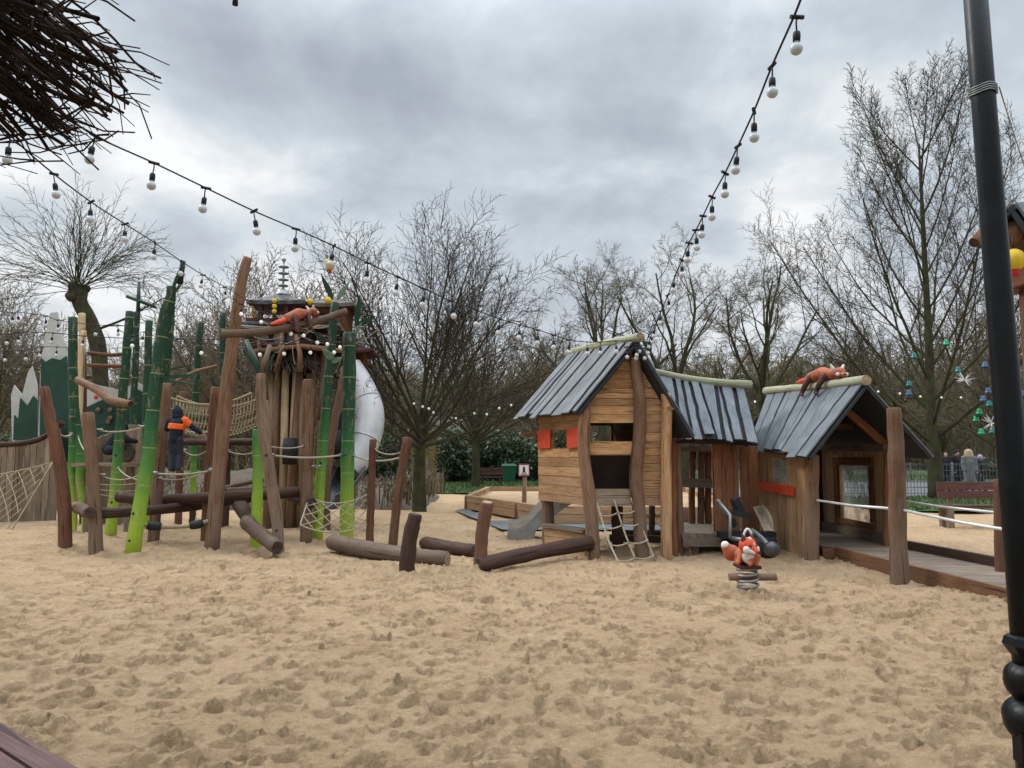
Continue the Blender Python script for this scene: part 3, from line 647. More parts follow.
# leafy shrubs
def leaf_cloud(lobes, n, size, seed):
    rs = np.random.RandomState(seed); V = []; T = []
    per = [max(10, int(n*l[3]*l[4]/sum(q[3]*q[4] for q in lobes))) for l in lobes]
    for (cx, cy, cz, rx, rz), k in zip(lobes, per):
        d = rs.normal(size=(k, 3)); d /= np.linalg.norm(d, axis=1, keepdims=True); rad = rs.uniform(.55, 1.08, (k, 1))
        lump = 1 + .22*np.sin(d[:, 0:1]*7+cx*3)*np.sin(d[:, 1:2]*6+1)*np.cos(d[:, 2:3]*8)
        c = np.array([[cx, cy, cz]]) + d*rad*lump*np.array([[rx, rx, rz]])
        t = rs.normal(size=(k, 3)); t /= np.linalg.norm(t, axis=1, keepdims=True); u = np.cross(t, rs.normal(size=(k, 3))); u /= np.linalg.norm(u, axis=1, keepdims=True)
        s = size*rs.uniform(.6, 1.3, (k, 1))
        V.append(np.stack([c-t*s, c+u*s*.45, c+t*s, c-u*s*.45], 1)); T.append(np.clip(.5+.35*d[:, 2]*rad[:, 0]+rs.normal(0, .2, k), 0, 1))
    V = np.concatenate(V); T = np.concatenate(T); ok = V[:, :, 2].min(1) > -.05; V = V[ok]; T = T[ok]
    return V.reshape(-1, 3), np.arange(len(V)*4).reshape(-1, 4), T
def shrub(name, loc, lobes, n, size, mat, label, seed, group=None):
    V, Q, T = leaf_cloud(lobes, n, size, seed); t = thing(name, loc, label, 'shrub', group)
    o = link('foliage', arr_mesh('foliage', V, Q, mat, False, T), t)
    mb = MB(); random.seed(seed); L = Vector(loc)
    for k in range(7):
        l = random.choice(lobes); mb.tube([L+Vector((rnd(-.2, .2), rnd(-.2, .2), -.1)), L+Vector((l[0]*.5, l[1]*.5, l[2]*.5)), L+Vector((l[0], l[1], l[2]))], [.06, .04, .02], 5)
    part('stem', mb, M['bark'], t); return t
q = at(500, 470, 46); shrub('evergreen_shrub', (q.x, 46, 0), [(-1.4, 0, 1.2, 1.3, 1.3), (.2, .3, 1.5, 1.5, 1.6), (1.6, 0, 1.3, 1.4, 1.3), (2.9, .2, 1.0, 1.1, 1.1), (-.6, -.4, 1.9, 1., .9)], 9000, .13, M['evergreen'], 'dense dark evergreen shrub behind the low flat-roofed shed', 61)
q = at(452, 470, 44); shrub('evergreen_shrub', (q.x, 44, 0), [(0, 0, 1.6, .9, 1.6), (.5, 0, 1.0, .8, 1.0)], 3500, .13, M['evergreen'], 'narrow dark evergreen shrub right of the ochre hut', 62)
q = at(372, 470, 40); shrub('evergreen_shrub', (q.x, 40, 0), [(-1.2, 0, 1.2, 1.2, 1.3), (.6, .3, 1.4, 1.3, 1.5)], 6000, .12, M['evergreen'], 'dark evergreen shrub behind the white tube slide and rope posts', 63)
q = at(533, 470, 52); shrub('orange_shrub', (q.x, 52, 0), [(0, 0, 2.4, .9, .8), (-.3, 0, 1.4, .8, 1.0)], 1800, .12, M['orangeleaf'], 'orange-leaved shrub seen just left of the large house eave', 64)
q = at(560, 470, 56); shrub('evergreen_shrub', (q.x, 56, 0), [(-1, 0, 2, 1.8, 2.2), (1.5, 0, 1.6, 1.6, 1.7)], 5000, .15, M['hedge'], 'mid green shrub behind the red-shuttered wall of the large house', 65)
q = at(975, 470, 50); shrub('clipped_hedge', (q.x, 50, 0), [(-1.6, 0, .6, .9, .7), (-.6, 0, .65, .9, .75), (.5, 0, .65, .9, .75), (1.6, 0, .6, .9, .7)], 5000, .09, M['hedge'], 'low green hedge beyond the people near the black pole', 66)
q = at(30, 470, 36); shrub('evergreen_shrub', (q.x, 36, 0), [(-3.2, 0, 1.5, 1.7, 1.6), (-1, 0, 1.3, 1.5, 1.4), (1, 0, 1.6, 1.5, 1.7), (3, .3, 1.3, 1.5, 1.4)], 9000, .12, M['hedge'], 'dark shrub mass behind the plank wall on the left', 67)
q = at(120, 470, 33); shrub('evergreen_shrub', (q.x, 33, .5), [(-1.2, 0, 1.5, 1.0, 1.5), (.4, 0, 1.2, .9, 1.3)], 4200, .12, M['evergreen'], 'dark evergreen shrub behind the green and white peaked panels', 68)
# far wood: reads as one mass
def far_wood():
    random.seed(77); polys = []
    for k in range(5200):
        x = rnd(-110, 130); y = rnd(88, 125)
        h = (9.5 + 5.*mnoise.noise(Vector((x*.04, 0, 3))) + rnd(0, 5.5))
        p = Vector((x, y, -.2)); d = Vector((rnd(-.25, .25), rnd(-.2, .2), 1)).normalized(); pts = [p.copy()]
        for i in range(4): d = (d+rvec()*.18).normalized(); p = p+d*h/4; pts.append(p.copy())
        polys.append((np.array(pts), .11, .03))
        for j in range(16):
            i = random.choice((0, 1, 1, 2, 2, 3)); q = pts[i].lerp(pts[i+1], rnd(0, 1)); e = (rvec()+Vector((0, 0, .7))).normalized(); l = rnd(1.0, 3.2)
            polys.append((np.array([q, q+e*l*.5+rvec()*.2, q+e*l]), .05, .02))
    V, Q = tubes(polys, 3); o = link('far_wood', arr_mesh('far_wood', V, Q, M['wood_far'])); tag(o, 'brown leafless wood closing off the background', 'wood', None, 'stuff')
far_wood()
def dry_cover():
    rs = np.random.RandomState(9); polys = []
    for k in range(5200):
        x = rs.uniform(-25, -2.8); y = rs.uniform(22.6, 33)
        h = rs.uniform(.15, .55); e = rs.normal(0, .35, 2)
        z = .35 if -13 < x < -3.5 else .5
        p = np.array([[x, y, z-.4], [x+e[0]*h*.5, y+e[1]*h*.5, z+h*.5], [x+e[0]*h*1.2, y+e[1]*h*1.2, z+h*.9]]); polys.append((p, .022, .01))
    V, Q = tubes(polys, 3); o = link('dry_undergrowth', arr_mesh('dry_undergrowth', V, Q, M['dryleaf'], True, rs.rand(len(Q)))); tag(o, 'dry brown undergrowth on the earth banks', 'undergrowth', None, 'stuff')
dry_cover()
def grass_tufts():
    rs = np.random.RandomState(19); V = []; T = []
    for (x0, x1, y0, y1, n) in ((-7.5, 6, 31.5, 46, 9000), (10.6, 26, 21.6, 28.3, 7000), (9, 40, 46.3, 60, 5000)):
        x = rs.uniform(x0, x1, n); y = rs.uniform(y0, y1, n); h = rs.uniform(.05, .14, n); a = rs.uniform(0, PI, n); w = .03
        c = np.stack([x, y, np.full(n, .06)], -1); s = np.stack([np.cos(a)*w, np.sin(a)*w, np.zeros(n)], -1); u = np.stack([rs.normal(0, .03, n), rs.normal(0, .03, n), h], -1)
        V.append(np.stack([c-s, c+s, c+s*.2+u, c-s*.2+u], 1)); T.append(rs.rand(n))
    V = np.concatenate(V).reshape(-1, 3); o = link('grass', arr_mesh('grass', V, np.arange(len(V)).reshape(-1, 4), M['grassleaf'], False, np.concatenate(T))); tag(o, 'short green grass on the lawns behind the play area', 'grass', None, 'stuff')
grass_tufts()
# ------------------------------------------------------------------ posts of the climbing forest
def post_geo(mb, px, d, n=15, wob=.006, rs=1.0, jit=.05, lean=0., ground=True, capmi=1, ns=12):
    """px: [(x, y, width)] bottom to top in picture pixels, standing at distance d"""
    P = [(*at(x, y, d), w/2*d/F*rs) for x, y, w in px]
    if ground:
        b = P[0]; P = [(b[0], b[1], -.25, b[3])] + [(p[0], p[1]+lean*i, p[2], p[3]) for i, p in enumerate(P)] if b[2] > .12 else [(b[0], b[1], -.25, b[3]*1.02)] + P[1:]
    BASES.append((P[0][0], P[0][1], P[0][3]))
    S = spline(P, n)
    pts = [Vector(q[:3]) + Vector((rnd(-wob, wob), rnd(-wob, wob), 0)) for q in S]; rad = [max(.012, q[3]*(1+rnd(-.05, .05))) for q in S]
    # rounded top edge
    tdir = (pts[-1]-pts[-2]).normalized(); pts.append(pts[-1]+tdir*rad[-1]*.18); rad.append(rad[-1]*.82)
    mb.tube(pts, rad, ns, jit=jit, capmi=capmi)
    return Vector((P[0][0], P[0][1], 0)), pts, rad
def post(px, d, mat, label, name='wooden_post', cat='post', group='posts of the climbing forest', **k):
    mb = MB(); org, pts, rad = post_geo(mb, px, d, **k)
    mats = [M[mat], M['bamboo'] if mat == 'bamboo' else (M['endgrain_dark'] if mat in ('log',) else M['endgrain'])]
    t = thing(name, org, label, cat, group); part('shaft', mb, mats, t); return t, pts, rad
def blade(t, p, tip, w, mat):
    """long flat leaf blade from p to tip"""
    p = Vector(p); tip = Vector(tip); d = tip-p; s = d.cross(Vector((0, 1, .15))).normalized()*w; nrm = d.cross(s).normalized()*.012
    mb = MB(); prof = [(0, .12), (.18, .75), (.4, 1), (.7, .7), (1, .04)]
    for side in (1, -1):
        b = len(mb.v)
        for q, k in prof:
            c = p+d*q + nrm*side*(1+.3*k)
            mb.v += [c-s*k, c+s*k]
        for i in range(len(prof)-1):
            f = [b+2*i, b+2*i+1, b+2*i+3, b+2*i+2]
            if side < 0: f.reverse()
            mb.face(f, [(0, 0), (1, 0), (1, 1), (0, 1)], .5)
    m = len(prof)*2
    for i in range(len(prof)-1):
        for e in (0, 1): mb.face([2*i+e, 2*i+2+e, m+2*i+2+e, m+2*i+e], [(0, 0)]*4, .5)
    part('leaf_blade', mb, M[mat], t)
GP = 'green painted poles'
post([(66, 546, 13), (64, 500, 13), (57, 450, 12), (50, 418, 11), (44, 388, 10)], 13.5, 'post_red', 'bent red-brown post at the left, nearest to the rope net on the plank wall')
post([(97, 551, 13.5), (95, 510, 13), (92, 460, 12.5), (88, 414, 12.5)], 12.9, 'post', 'short flat-topped post with reddish top and grey foot beside the fat log end')
g1, gp1, gr1 = post([(131, 552, 14), (141, 500, 13), (149, 450, 13), (154, 400, 12.5), (160, 345, 12), (166, 312, 11.5), (171, 296, 9.5), (171, 287, 9)], 12.8, 'bamboo', 'tall thick leaning green pole with lime foot and kinked dark top', 'green_pole', 'pole', GP)
post([(149, 524, 9), (158, 430, 8.5), (167, 360, 8.5), (172, 297, 8)], 17, 'bamboo', 'thin green pole standing close behind the tall kinked green pole', 'green_pole', 'pole', GP)
g2, *_ = post([(110, 536, 11), (115, 490, 10), (120, 430, 9), (124, 380, 8.5), (128, 340, 8.5), (130, 312, 8)], 15.3, 'bamboo', 'green pole with lime foot between the short flat-topped post and the tall kinked pole', 'green_pole', 'pole', GP)
g2b, *_ = post([(128, 520, 7), (133, 420, 6.5), (136, 340, 6), (137, 312, 5.5)], 18.5, 'bamboo', 'thin dark green pole twinned with the slim lime-footed pole, carrying the crossbar', 'green_pole', 'pole', GP)
for a, b in (((138, 313), (139, 282)), ((127, 296), (155, 307))):
    mb = MB(); mb.tube([at(*a, 18.5), at(*b, 18.5)], [.05, .04], 8); part('crossbar', mb, M['leafblade'], g2b)
post([(146, 525, 8), (146, 450, 8), (147, 390, 7.5), (149, 321, 7)], 16.5, 'bamboo', 'straight dark green pole half hidden left of the tall kinked pole', 'green_pole', 'pole', GP)
g4, *_ = post([(87, 520, 10), (84, 495, 10), (77, 440, 9.5), (73, 380, 9), (73, 318, 8.5)], 16.5, 'bamboo', 'dark green pole in front of the white peaked panel at the left', 'green_pole', 'pole', GP)
post([(74, 530, 7), (72, 490, 7), (72, 440, 6.5), (73, 410, 6)], 16.0, 'bamboo', 'short lime pole just right of the bent red-brown post', 'green_pole', 'pole', GP)
post([(193, 520, 6), (194, 440, 6), (197, 370, 6.5), (201, 322, 6)], 20, 'bamboo', 'thin bent dark green pole left of the tall brown pole', 'green_pole', 'pole', GP)
post([(222, 525, 6), (222, 440, 6), (222, 360, 6), (223, 313, 6)], 19.5, 'bamboo', 'thin dark green pole tucked behind the tall brown pole', 'green_pole', 'pole', GP)
post([(84, 520, 7), (83, 380, 7), (82, 349, 7)], 18.2, 'post_red', 'thin red-brown post behind the dark green pole at the left')
post([(82, 352, 7), (82, 330, 7), (82, 314, 6.5)], 18.0, 'post_pale', 'pale new timber post beside the dark green pole at the left', ground=True)
post([(211, 546, 15), (216, 500, 14.5), (222, 440, 14.5), (229, 370, 13.5), (238, 305, 11.5), (244, 272, 10.5), (248, 258, 9)], 13.5, 'post', 'tallest brown pole, leaning right, rising in front of the pagoda tower')
post([(206, 540, 10), (210, 470, 10), (213, 430, 10), (216, 388, 9.5)], 14.3, 'post_red', 'red-brown post pressed against the left of the tallest brown pole')
post([(153, 542, 10.5), (157, 490, 11), (162, 440, 10.5), (165, 410, 10), (166, 384, 9)], 14.1, 'post', 'brown post just left of the climbing child')
post([(178, 524, 7), (180, 460, 7), (183, 392, 6.5)], 18, 'post_red', 'slim red-brown post just right of the climbing child')
post([(225, 527, 7), (227, 460, 7), (229, 400, 7)], 17.2, 'log', 'dark post behind the tallest brown pole')
post([(192, 523, 6), (193, 500, 6), (193, 495, 6)], 17, 'log', 'short dark stump carrying the long dark log beam')
post([(255, 556, 10.5), (257, 510, 10.5), (258, 470, 10), (257, 430, 9.5)], 13.6, 'bamboo', 'green pole with lime foot half hidden by the bent grey-brown post', 'green_pole', 'pole', GP)
b5, pp5, rr5 = post([(279, 556, 11), (277, 520, 11.5), (272, 490, 11.5), (266, 450, 11.5), (262, 420, 11), (261, 392, 10), (261, 374, 9)], 12.6, 'post_grey', 'bent grey-brown post with forked top in front of the tower')
for tip in ((252, 352), (270, 345), (246, 340)):
    mb = MB(); mb.tube([at(261, 376, 12.6), at(*tip, 12.7)], [.055, .04], 8); part('fork_limb', mb, M['leafblade'] if tip[0] == 246 else M['post_grey'], b5)
post([(306, 541, 12), (306, 490, 12), (307, 440, 12), (308, 390, 11), (308, 380, 10)], 14.5, 'post', 'thick straight brown post in front of the tower logs')
g8, gp8, gr8 = post([(317, 538, 10.5), (320, 490, 10.5), (323, 440, 10), (327, 400, 9.5), (331, 350, 9), (335, 303, 8)], 14.8, 'bamboo', 'leaning green pole with spread leaf blades in front of the tube slide mouth', 'green_pole', 'pole', GP)
g9, gp9, gr9 = post([(346, 537, 14), (347, 490, 13.5), (348, 430, 13), (349, 380, 13), (349, 334, 12.5)], 15, 'bamboo', 'thickest upright green pole, right of the tower, with lime foot', 'green_pole', 'pole', GP)
post([(327, 480, 8), (333, 430, 8), (341, 390, 8), (346, 368, 8)], 16.2, 'post', 'slanting brown post between the two right-hand green poles', ground=True)
for t, p, q, dd, w, m_ in ((g8, (333, 300), (321, 274), 14.8, .055, 'leafblade'), (g8, (337, 300), (350, 281), 14.8, .045, 'leafpale'), (g8, (334, 360), (322, 349), 14.6, .07, 'leafpale'), (g8, (332, 362), (342, 358), 14.6, .05, 'leafpale'),
                        (g9, (356, 327), (360, 294), 15, .06, 'leafblade'), (g9, (355, 326), (376, 316), 15, .055, 'leafblade'), (g9, (354, 336), (362, 322), 15, .04, 'leafpale'), (g8, (330, 345), (312, 330), 14.9, .05, 'leafblade')):
    blade(t, at(*p, dd), at(*q, dd-.15), w, m_)
for t, p, q, w in ((b5, (259, 372), (243, 347), .022), (b5, (265, 372), (276, 350), .022)):
    blade(t, at(*p, 12.6), at(*q, 12.5), w, 'leafblade')
for p, q, w in (((171, 296), (182, 284), .02), ((172, 290), (184, 262), .03), ((158, 372), (192, 365), .022), ((160, 378), (204, 374), .03), ((158, 380), (196, 384), .022)):
    blade(g1, at(*p, 12.8), at(*q, 12.7), w, 'leafblade')
mb = MB(); mb.tube([at(171, 290, 12.8), at(176, 290, 12.8), at(180, 283, 12.8)], [.012]*3, 6); mb.tube([at(180, 284, 12.8), at(183, 261, 12.8)], [.05, .045], 8); part('lamp_bracket', mb, M['cable'], g1)
def bolts(t, px, d, col='inkblack'):
    for x, y, w in px:
        p = at(x, y, d); mb = MB(); mb.ball(p-Vector((0, w/2*d/F*.93, 0)), (.026, .02, .026), 8, 6); part('bolt', mb, M[col], t)
bolts(g1, [(136.5, 513, 14), (133, 540, 14)], 12.8); bolts(g2, [(114, 502, 10), (118, 455, 10)], 15.3); bolts(g8, [(322, 463, 10), (318, 515, 10)], 14.8); bolts(g9, [(347, 511, 14), (347, 455, 13.5)], 15); bolts(b5, [(268, 455, 11.5), (278, 530, 11.5)], 12.6)
# posts with ropes right of the tower
post([(369, 541, 8), (371, 500, 7.5), (373, 440, 7)], 14.3, 'post_red', 'thin upright red-brown rope post right of the thick green pole', group='rope posts')
post([(391, 546, 9), (396, 510, 9), (402, 470, 9), (407, 438, 9)], 13.5, 'post_red', 'leaning red-brown rope post left of the dome-crowned tree', group='rope posts')
post([(406, 573, 15), (409, 545, 15), (415, 515, 13.5)], 10.5, 'log', 'short dark leaning stump with slanted top between the balance logs', group='stumps at the balance logs')
post([(480, 566, 13), (482, 535, 13.5), (487, 503, 13)], 11.1, 'post_red', 'short brown leaning stump at the left end of the long balance log', group='stumps at the balance logs')
# ------------------------------------------------------------------ logs
def log(px, ds, mat, label, name='log', cat='log', group='balance logs', n=14, cm='endgrain_dark', jit=.05):
    if not hasattr(ds, '__len__'): ds = [ds]*len(px)
    P = [(*at(x, y, d), w/2*d/F) for (x, y, w), d in zip(px, ds)]; S = spline(P, n)
    mb = MB(); pts = [Vector(q[:3]) for q in S]; rad = [q[3]*(1+rnd(-.05, .05)) for q in S]
    a = (pts[0]-pts[1]).normalized(); z = (pts[-1]-pts[-2]).normalized()
    pts = [pts[0]+a*rad[0]*.15] + pts + [pts[-1]+z*rad[-1]*.15]; rad = [rad[0]*.86] + rad + [rad[-1]*.86]
    mb.tube(pts, rad, 12, jit=jit, capmi=1)
    c = Vector(pts[len(pts)//2]); return solo(name, mb, [M[mat], M[cm]], (c.x, c.y, min(p.z for p in pts)), label, cat, group)
def glog(px, mat, label, **k):
    ds = []
    for x, y, w in px:
        d = G(x, y + w*.42).y; ds.append(d)
    return log(px, ds, mat, label, **k)
glog([(333, 542, 16), (365, 549, 16), (410, 556, 16), (447, 559, 15)], 'log_brown', 'long grey-brown balance log lying behind the dark leaning stump', cm='endgrain')
glog([(425, 543, 13), (445, 547, 13), (475, 551, 13)], 'log', 'short dark balance log between the two leaning stumps')
log([(479, 565, 15), (510, 558, 14), (548, 550, 14), (590, 543, 14)], [11.0, 11.3, 11.8, 12.25], 'log', 'long dark balance log running up to the large house corner post')
log([(247, 522, 15), (258, 532, 15), (277, 547, 14)], [13.6, 13.0, 12.3], 'log_brown', 'hollow-looking log sloping down to the foot of the bent grey-brown post')
log([(76, 507, 11), (84, 510, 12), (90, 512, 12)], [13.9, 13.2, 12.7], 'log_brown', 'stubby log end beside the short flat-topped post', group='log beams')
log([(82, 512, 10), (110, 513, 10.5), (145, 510, 10.5)], [13.1, 13.0, 13.3], 'log', 'dark log beam from the short flat-topped post to the tall kinked pole', group='log beams')
log([(118, 497, 10), (160, 500, 11), (230, 496, 11), (300, 492, 11)], [14.6, 14.4, 14.1, 14.6], 'log', 'long dark log beam crossing behind the tallest brown pole', group='log beams', n=18)
log([(148, 511, 9), (190, 506, 10), (250, 498, 9)], [13.6, 14.4, 15.0], 'log', 'lower dark log beam crossing below the long beam', group='log beams')
log([(180, 442, 7), (220, 442, 7.5), (258, 442, 7.5)], [15.6, 15.2, 14.9], 'log', 'straight red-brown log rail behind the tallest brown pole at chest height of the child', group='log beams')
log([(282, 492, 10), (300, 499, 11), (312, 503, 11)], [15.2, 14.8, 14.4], 'log', 'dark log end sticking out right of the bent grey-brown post', group='log beams')
log([(240, 505, 14), (247, 516, 14), (250, 523, 13)], [14.8, 14.2, 13.7], 'log', 'thick dark log stub behind the green pole and bent grey-brown post', group='log beams')
log([(226, 488, 5), (245, 483, 5), (262, 480, 5)], [16.5, 16.2, 16], 'log_brown', 'thin pale branch log lying on the long dark beam', group='log beams')
log([(228, 490, 5), (250, 489, 5), (270, 487, 5)], [16.2, 16, 15.7], 'log_brown', 'lower thin branch log lying on the long dark beam', group='log beams')
log([(78, 380, 7.5), (98, 390, 8), (112, 400, 9.5), (131, 404, 7)], [16.0, 15.5, 15.2, 14.6], 'post', 'pinkish crooked branch log in front of the white and green panel', group='log beams')
log([(222, 334, 8.5), (250, 333, 8), (285, 328, 8), (318, 321, 7.5), (346, 311, 6.5)], [13.0, 13.1, 13.6, 14.2, 14.6], 'log_brown', 'crooked pale log high up carrying the orange animal figure on the tower side', group=None, n=18)
log([(88, 353, 4), (110, 355, 4), (126, 354, 4)], 17.5, 'post_red', 'upper thin red-brown rail between two dark green poles', group='thin rails', name='wooden_rail', cat='rail')
log([(88, 365, 4), (105, 366, 4), (122, 366, 4)], 18, 'post_red', 'lower thin red-brown rail between two dark green poles', group='thin rails', name='wooden_rail', cat='rail')
log([(172, 384, 3.5), (195, 372, 3.5), (217, 366, 3.5)], 15, 'post', 'thin slanting branch rail left of the tallest brown pole', group='thin rails', name='wooden_rail', cat='rail')
# ------------------------------------------------------------------ ropes and nets
def rope_geo(mb, a, b, sag=.05, r=.011, n=9):
    a = Vector(a); b = Vector(b); mb.tube([a.lerp(b, i/(n-1)) - Vector((0, 0, sag*4*(i/(n-1))*(1-i/(n-1)))) for i in range(n)], r, 6)
def rope(a, b, label, sag=.06, r=.011, name='rope', group='ropes of the climbing forest', clamp=True):
    mb = MB(); rope_geo(mb, a, b, sag, r); a = Vector(a)
    o = solo(name, mb, M['rope'], a, label, 'rope', group)
    if clamp:
        for p, q in ((Vector(a), Vector(b)), (Vector(b), Vector(a))):
            c = MB(); d = (q-p).normalized(); c.tube([p, p+d*.10], [r*1.6, r*1.6], 7); part('rope_clamp', c, M['galv'], o)
    return o
rope(at(52, 424, 13.5), at(72, 434, 15), 'short rope from the bent red-brown post to the dark green pole', .12, .018)
rope(at(97, 430, 13), at(146, 426, 13), 'rope at hand height from the short flat-topped post to the tall kinked pole', .06)
rope(at(100, 475, 13), at(148, 470, 13), 'rope at knee height from the short flat-topped post to the tall kinked pole', .12)
rope(at(118, 468, 14.8), at(148, 478, 13), 'slanting rope beside the slim lime-footed pole', .1)
rope(at(152, 473, 13.5), at(214, 470, 13.6), 'foot rope under the climbing child', .05, .018)
rope(at(158, 478, 14), at(214, 468, 13.6), 'second slanting rope just below the foot rope of the child', .1)
rope(at(183, 430, 15), at(216, 430, 14.6), 'hand rope right of the climbing child', .05)
rope(at(183, 450, 15), at(212, 446, 14.6), 'lower hand rope right of the climbing child', .14)
rope(at(226, 450, 14), at(256, 452, 13.6), 'rope from the tallest brown pole to the green pole', .06)
rope(at(268, 446, 12.8), at(304, 446, 14.4), 'upper rope from the bent grey-brown post to the thick straight post', .04)
rope(at(270, 455, 12.8), at(342, 455, 14.9), 'long rope from the bent grey-brown post to the thickest green pole', .05, .018)
rope(at(312, 466, 14.4), at(322, 466, 14.6), 'short rope between the thick straight post and leaning green pole', .02)
rope(at(352, 455, 15), at(405, 456, 13.5), 'lower rope from the thickest green pole to the leaning rope post', .1, .018)
rope(at(374, 449, 14.3), at(404, 451, 13.5), 'upper rope between the two rope posts', .08)
rope(at(78, 436, 16), at(90, 452, 13), 'dangling rope left of the short flat-topped post', .1)
def rope_net(label, corners, nu, nv, r, d_sag, mat='rope', name='rope_net', skew=0., cat='net', diag=False):
    """corners a(top left) b(top right) c(bottom right) d(bottom left)"""
    a, b, c, d = [Vector(x) for x in corners]; mb = MB()
    def P(u, v): return a.lerp(b, u).lerp(d.lerp(c, u), v) + Vector((0, 0, -d_sag*4*u*(1-u)))
    if diag:
        lines = []
        for k in range(-nv, nu+1):
            for sgn in (1, -1):
                pts = []
                for i in range(13):
                    v = i/12; u = (k + (v*nv if sgn > 0 else nv - v*nv))/nu
                    if -1e-6 <= u <= 1+1e-6: pts.append(P(u, v))
                if len(pts) > 1: mb.tube(pts, r, 5)
        for e in (0, 1): mb.tube([P(i/10, e) for i in range(11)], r*1.5, 6); mb.tube([P(e, i/10) for i in range(11)], r*1.5, 6)
    else:
        for i in range(nu+1): mb.tube([P(i/nu, j/10) for j in range(11)], r, 5)
        for j in range(nv+1): mb.tube([P(i/14, j/nv) for i in range(15)], r, 5)
    return solo(name, mb, M[mat], (a+c)/2, label, cat)
rope_net('diagonal rope net hanging from the plank wall down to the sand at the left', (at(-30, 478, 17.6), at(53, 462, 17.8), at(10, 533, 16.6), at(-60, 533, 16.6)), 7, 5, .010, .05, 'rope_tan', diag=True)
rope_net('knotted low rope net between the lime-footed posts near the tube slide', (at(309, 497, 14.5), at(372, 492, 14.3), at(372, 522, 14.3), at(300, 525, 13.8)), 5, 3, .009, .16, 'rope', diag=True)
rope_net('low loose rope net right of the slim lime-footed pole', (at(98, 484, 14), at(150, 480, 14.4), at(150, 496, 15), at(98, 494, 15)), 6, 2, .009, .05, 'rope')
def net_bridge():
    t = thing('net_bridge', at(215, 420, 16.5), 'tan knotted net bridge sagging between posts behind the climbing child', 'net bridge')
    mb = MB(); a = at(168, 400, 16.2); b = at(258, 400, 16.6); n = 26
    def P(i, k):
        u = i/n; s = -.25*4*u*(1-u)*.5; ang = -k/10*PI
        c = a.lerp(b, u); w = .42; h = .72
        return c + Vector((0, w*math.cos(ang), s + .12*(2*u-1)**2 + h*math.sin(ang)*.95))
    for i in range(n+1): mb.tube([P(i, k) for k in range(11)], .013, 4)
    for k in range(11): mb.tube([P(i, k) for i in range(n+1)], .013 if k not in (0, 10) else .028, 5)
    part('net', mb, M['rope_tan'], t)
net_bridge()
# padded swing rope
t = thing('swing_rope', at(173, 525, 13.2), 'thick braided rope with two black padded sleeves hung low between posts', 'rope')
mb = MB(); pts = [at(140, 524, 13), at(152, 526, 13.1), at(173, 527, 13.2), at(195, 525, 13.3), at(208, 521, 13.4)]; S = [Vector(p) for p in spline(pts, 20)]
mb.tube(S, .035, 8); part('braided_rope', mb, M['rope_tan'], t)
for a, b in ((3, 7), (13, 17)):
    mb = MB(); mb.tube(S[a:b+1], [.06, .075, .075, .075, .06], 10); part('padded_sleeve', mb, M['rubber'], t)
# ------------------------------------------------------------------ plank walls and painted panels on the left
def fence_wall(name, pxs, label, mat, width=.16, gap=.01, z0=-.1, cat='wall', cap=True):
    """pxs: [(px, top y, distance)] left to right"""
    P = spline([(*at(x, y, d),) for x, y, d in pxs], 60); L = [Vector(p) for p in P]; mb = MB(); cm = MB()
    tot = sum(((L[i+1]-L[i]).xy).length for i in range(59)); s = 0; i = 0; acc = 0; k = int(tot/width); prev = None
    def Q(sv):
        a = 0
        for i in range(59):
            l = (L[i+1]-L[i]).xy.length
            if a+l >= sv: return L[i].lerp(L[i+1], (sv-a)/max(l, 1e-6))
            a += l
        return L[-1].copy()
    for j in range(k):
        a = Q(j*width); b = Q(j*width+width-gap); d = (b-a); d.z = 0; nrm = Vector((d.y, -d.x, 0)).normalized()*.03
        o = rnd(-.012, .012); off = nrm*rnd(.8, 1.2); za = a.z+rnd(-.02, .02); zb = b.z+rnd(-.02, .02)
        mb.hexa([(a.x+off.x, a.y+off.y, z0), (b.x+off.x, b.y+off.y, z0), (b.x-off.x, b.y-off.y, z0), (a.x-off.x, a.y-off.y, z0), (a.x+off.x, a.y+off.y, za), (b.x+off.x, b.y+off.y, zb), (b.x-off.x, b.y-off.y, zb), (a.x-off.x, a.y-off.y, za)], axis=(0, 0, 1))
    c = Q(tot/2); t = thing(name, (c.x, c.y, 0), label, cat); part('planks', mb, [M[mat]], t)
    if cap:
        cm.tube([Q(tot*i/20)+Vector((0, 0, .05)) for i in range(21)], .07, 8); part('top_rail', cm, M['log'], t)
    return t
w1 = fence_wall('plank_wall', [(-70, 449, 18.2), (0, 447, 18.6), (30, 444, 19), (48, 437, 19.2), (63, 424, 19.0)], 'curved weathered plank wall with a rising dark rail behind the hanging net', 'board_grey')
w2 = fence_wall('plank_hut_wall', [(98, 438, 18.2), (115, 430, 18.6), (132, 424, 18.4), (147, 428, 18.0)], 'weathered plank hut wall with a dark round hole behind the slim lime-footed pole', 'board_grey', cap=False)
mb = MB(); c = at(124, 452, 17.75); mb.lathe((0, 0, 0), [(0, 0), (.24, 0), (.28, .02), (.28, .05), (.24, .06)], 18)
for v in mb.v: v.y, v.z = -v.z, v.y
for v in mb.v: v += c
part('round_hole', mb, M['endgrain_dark'], w2)
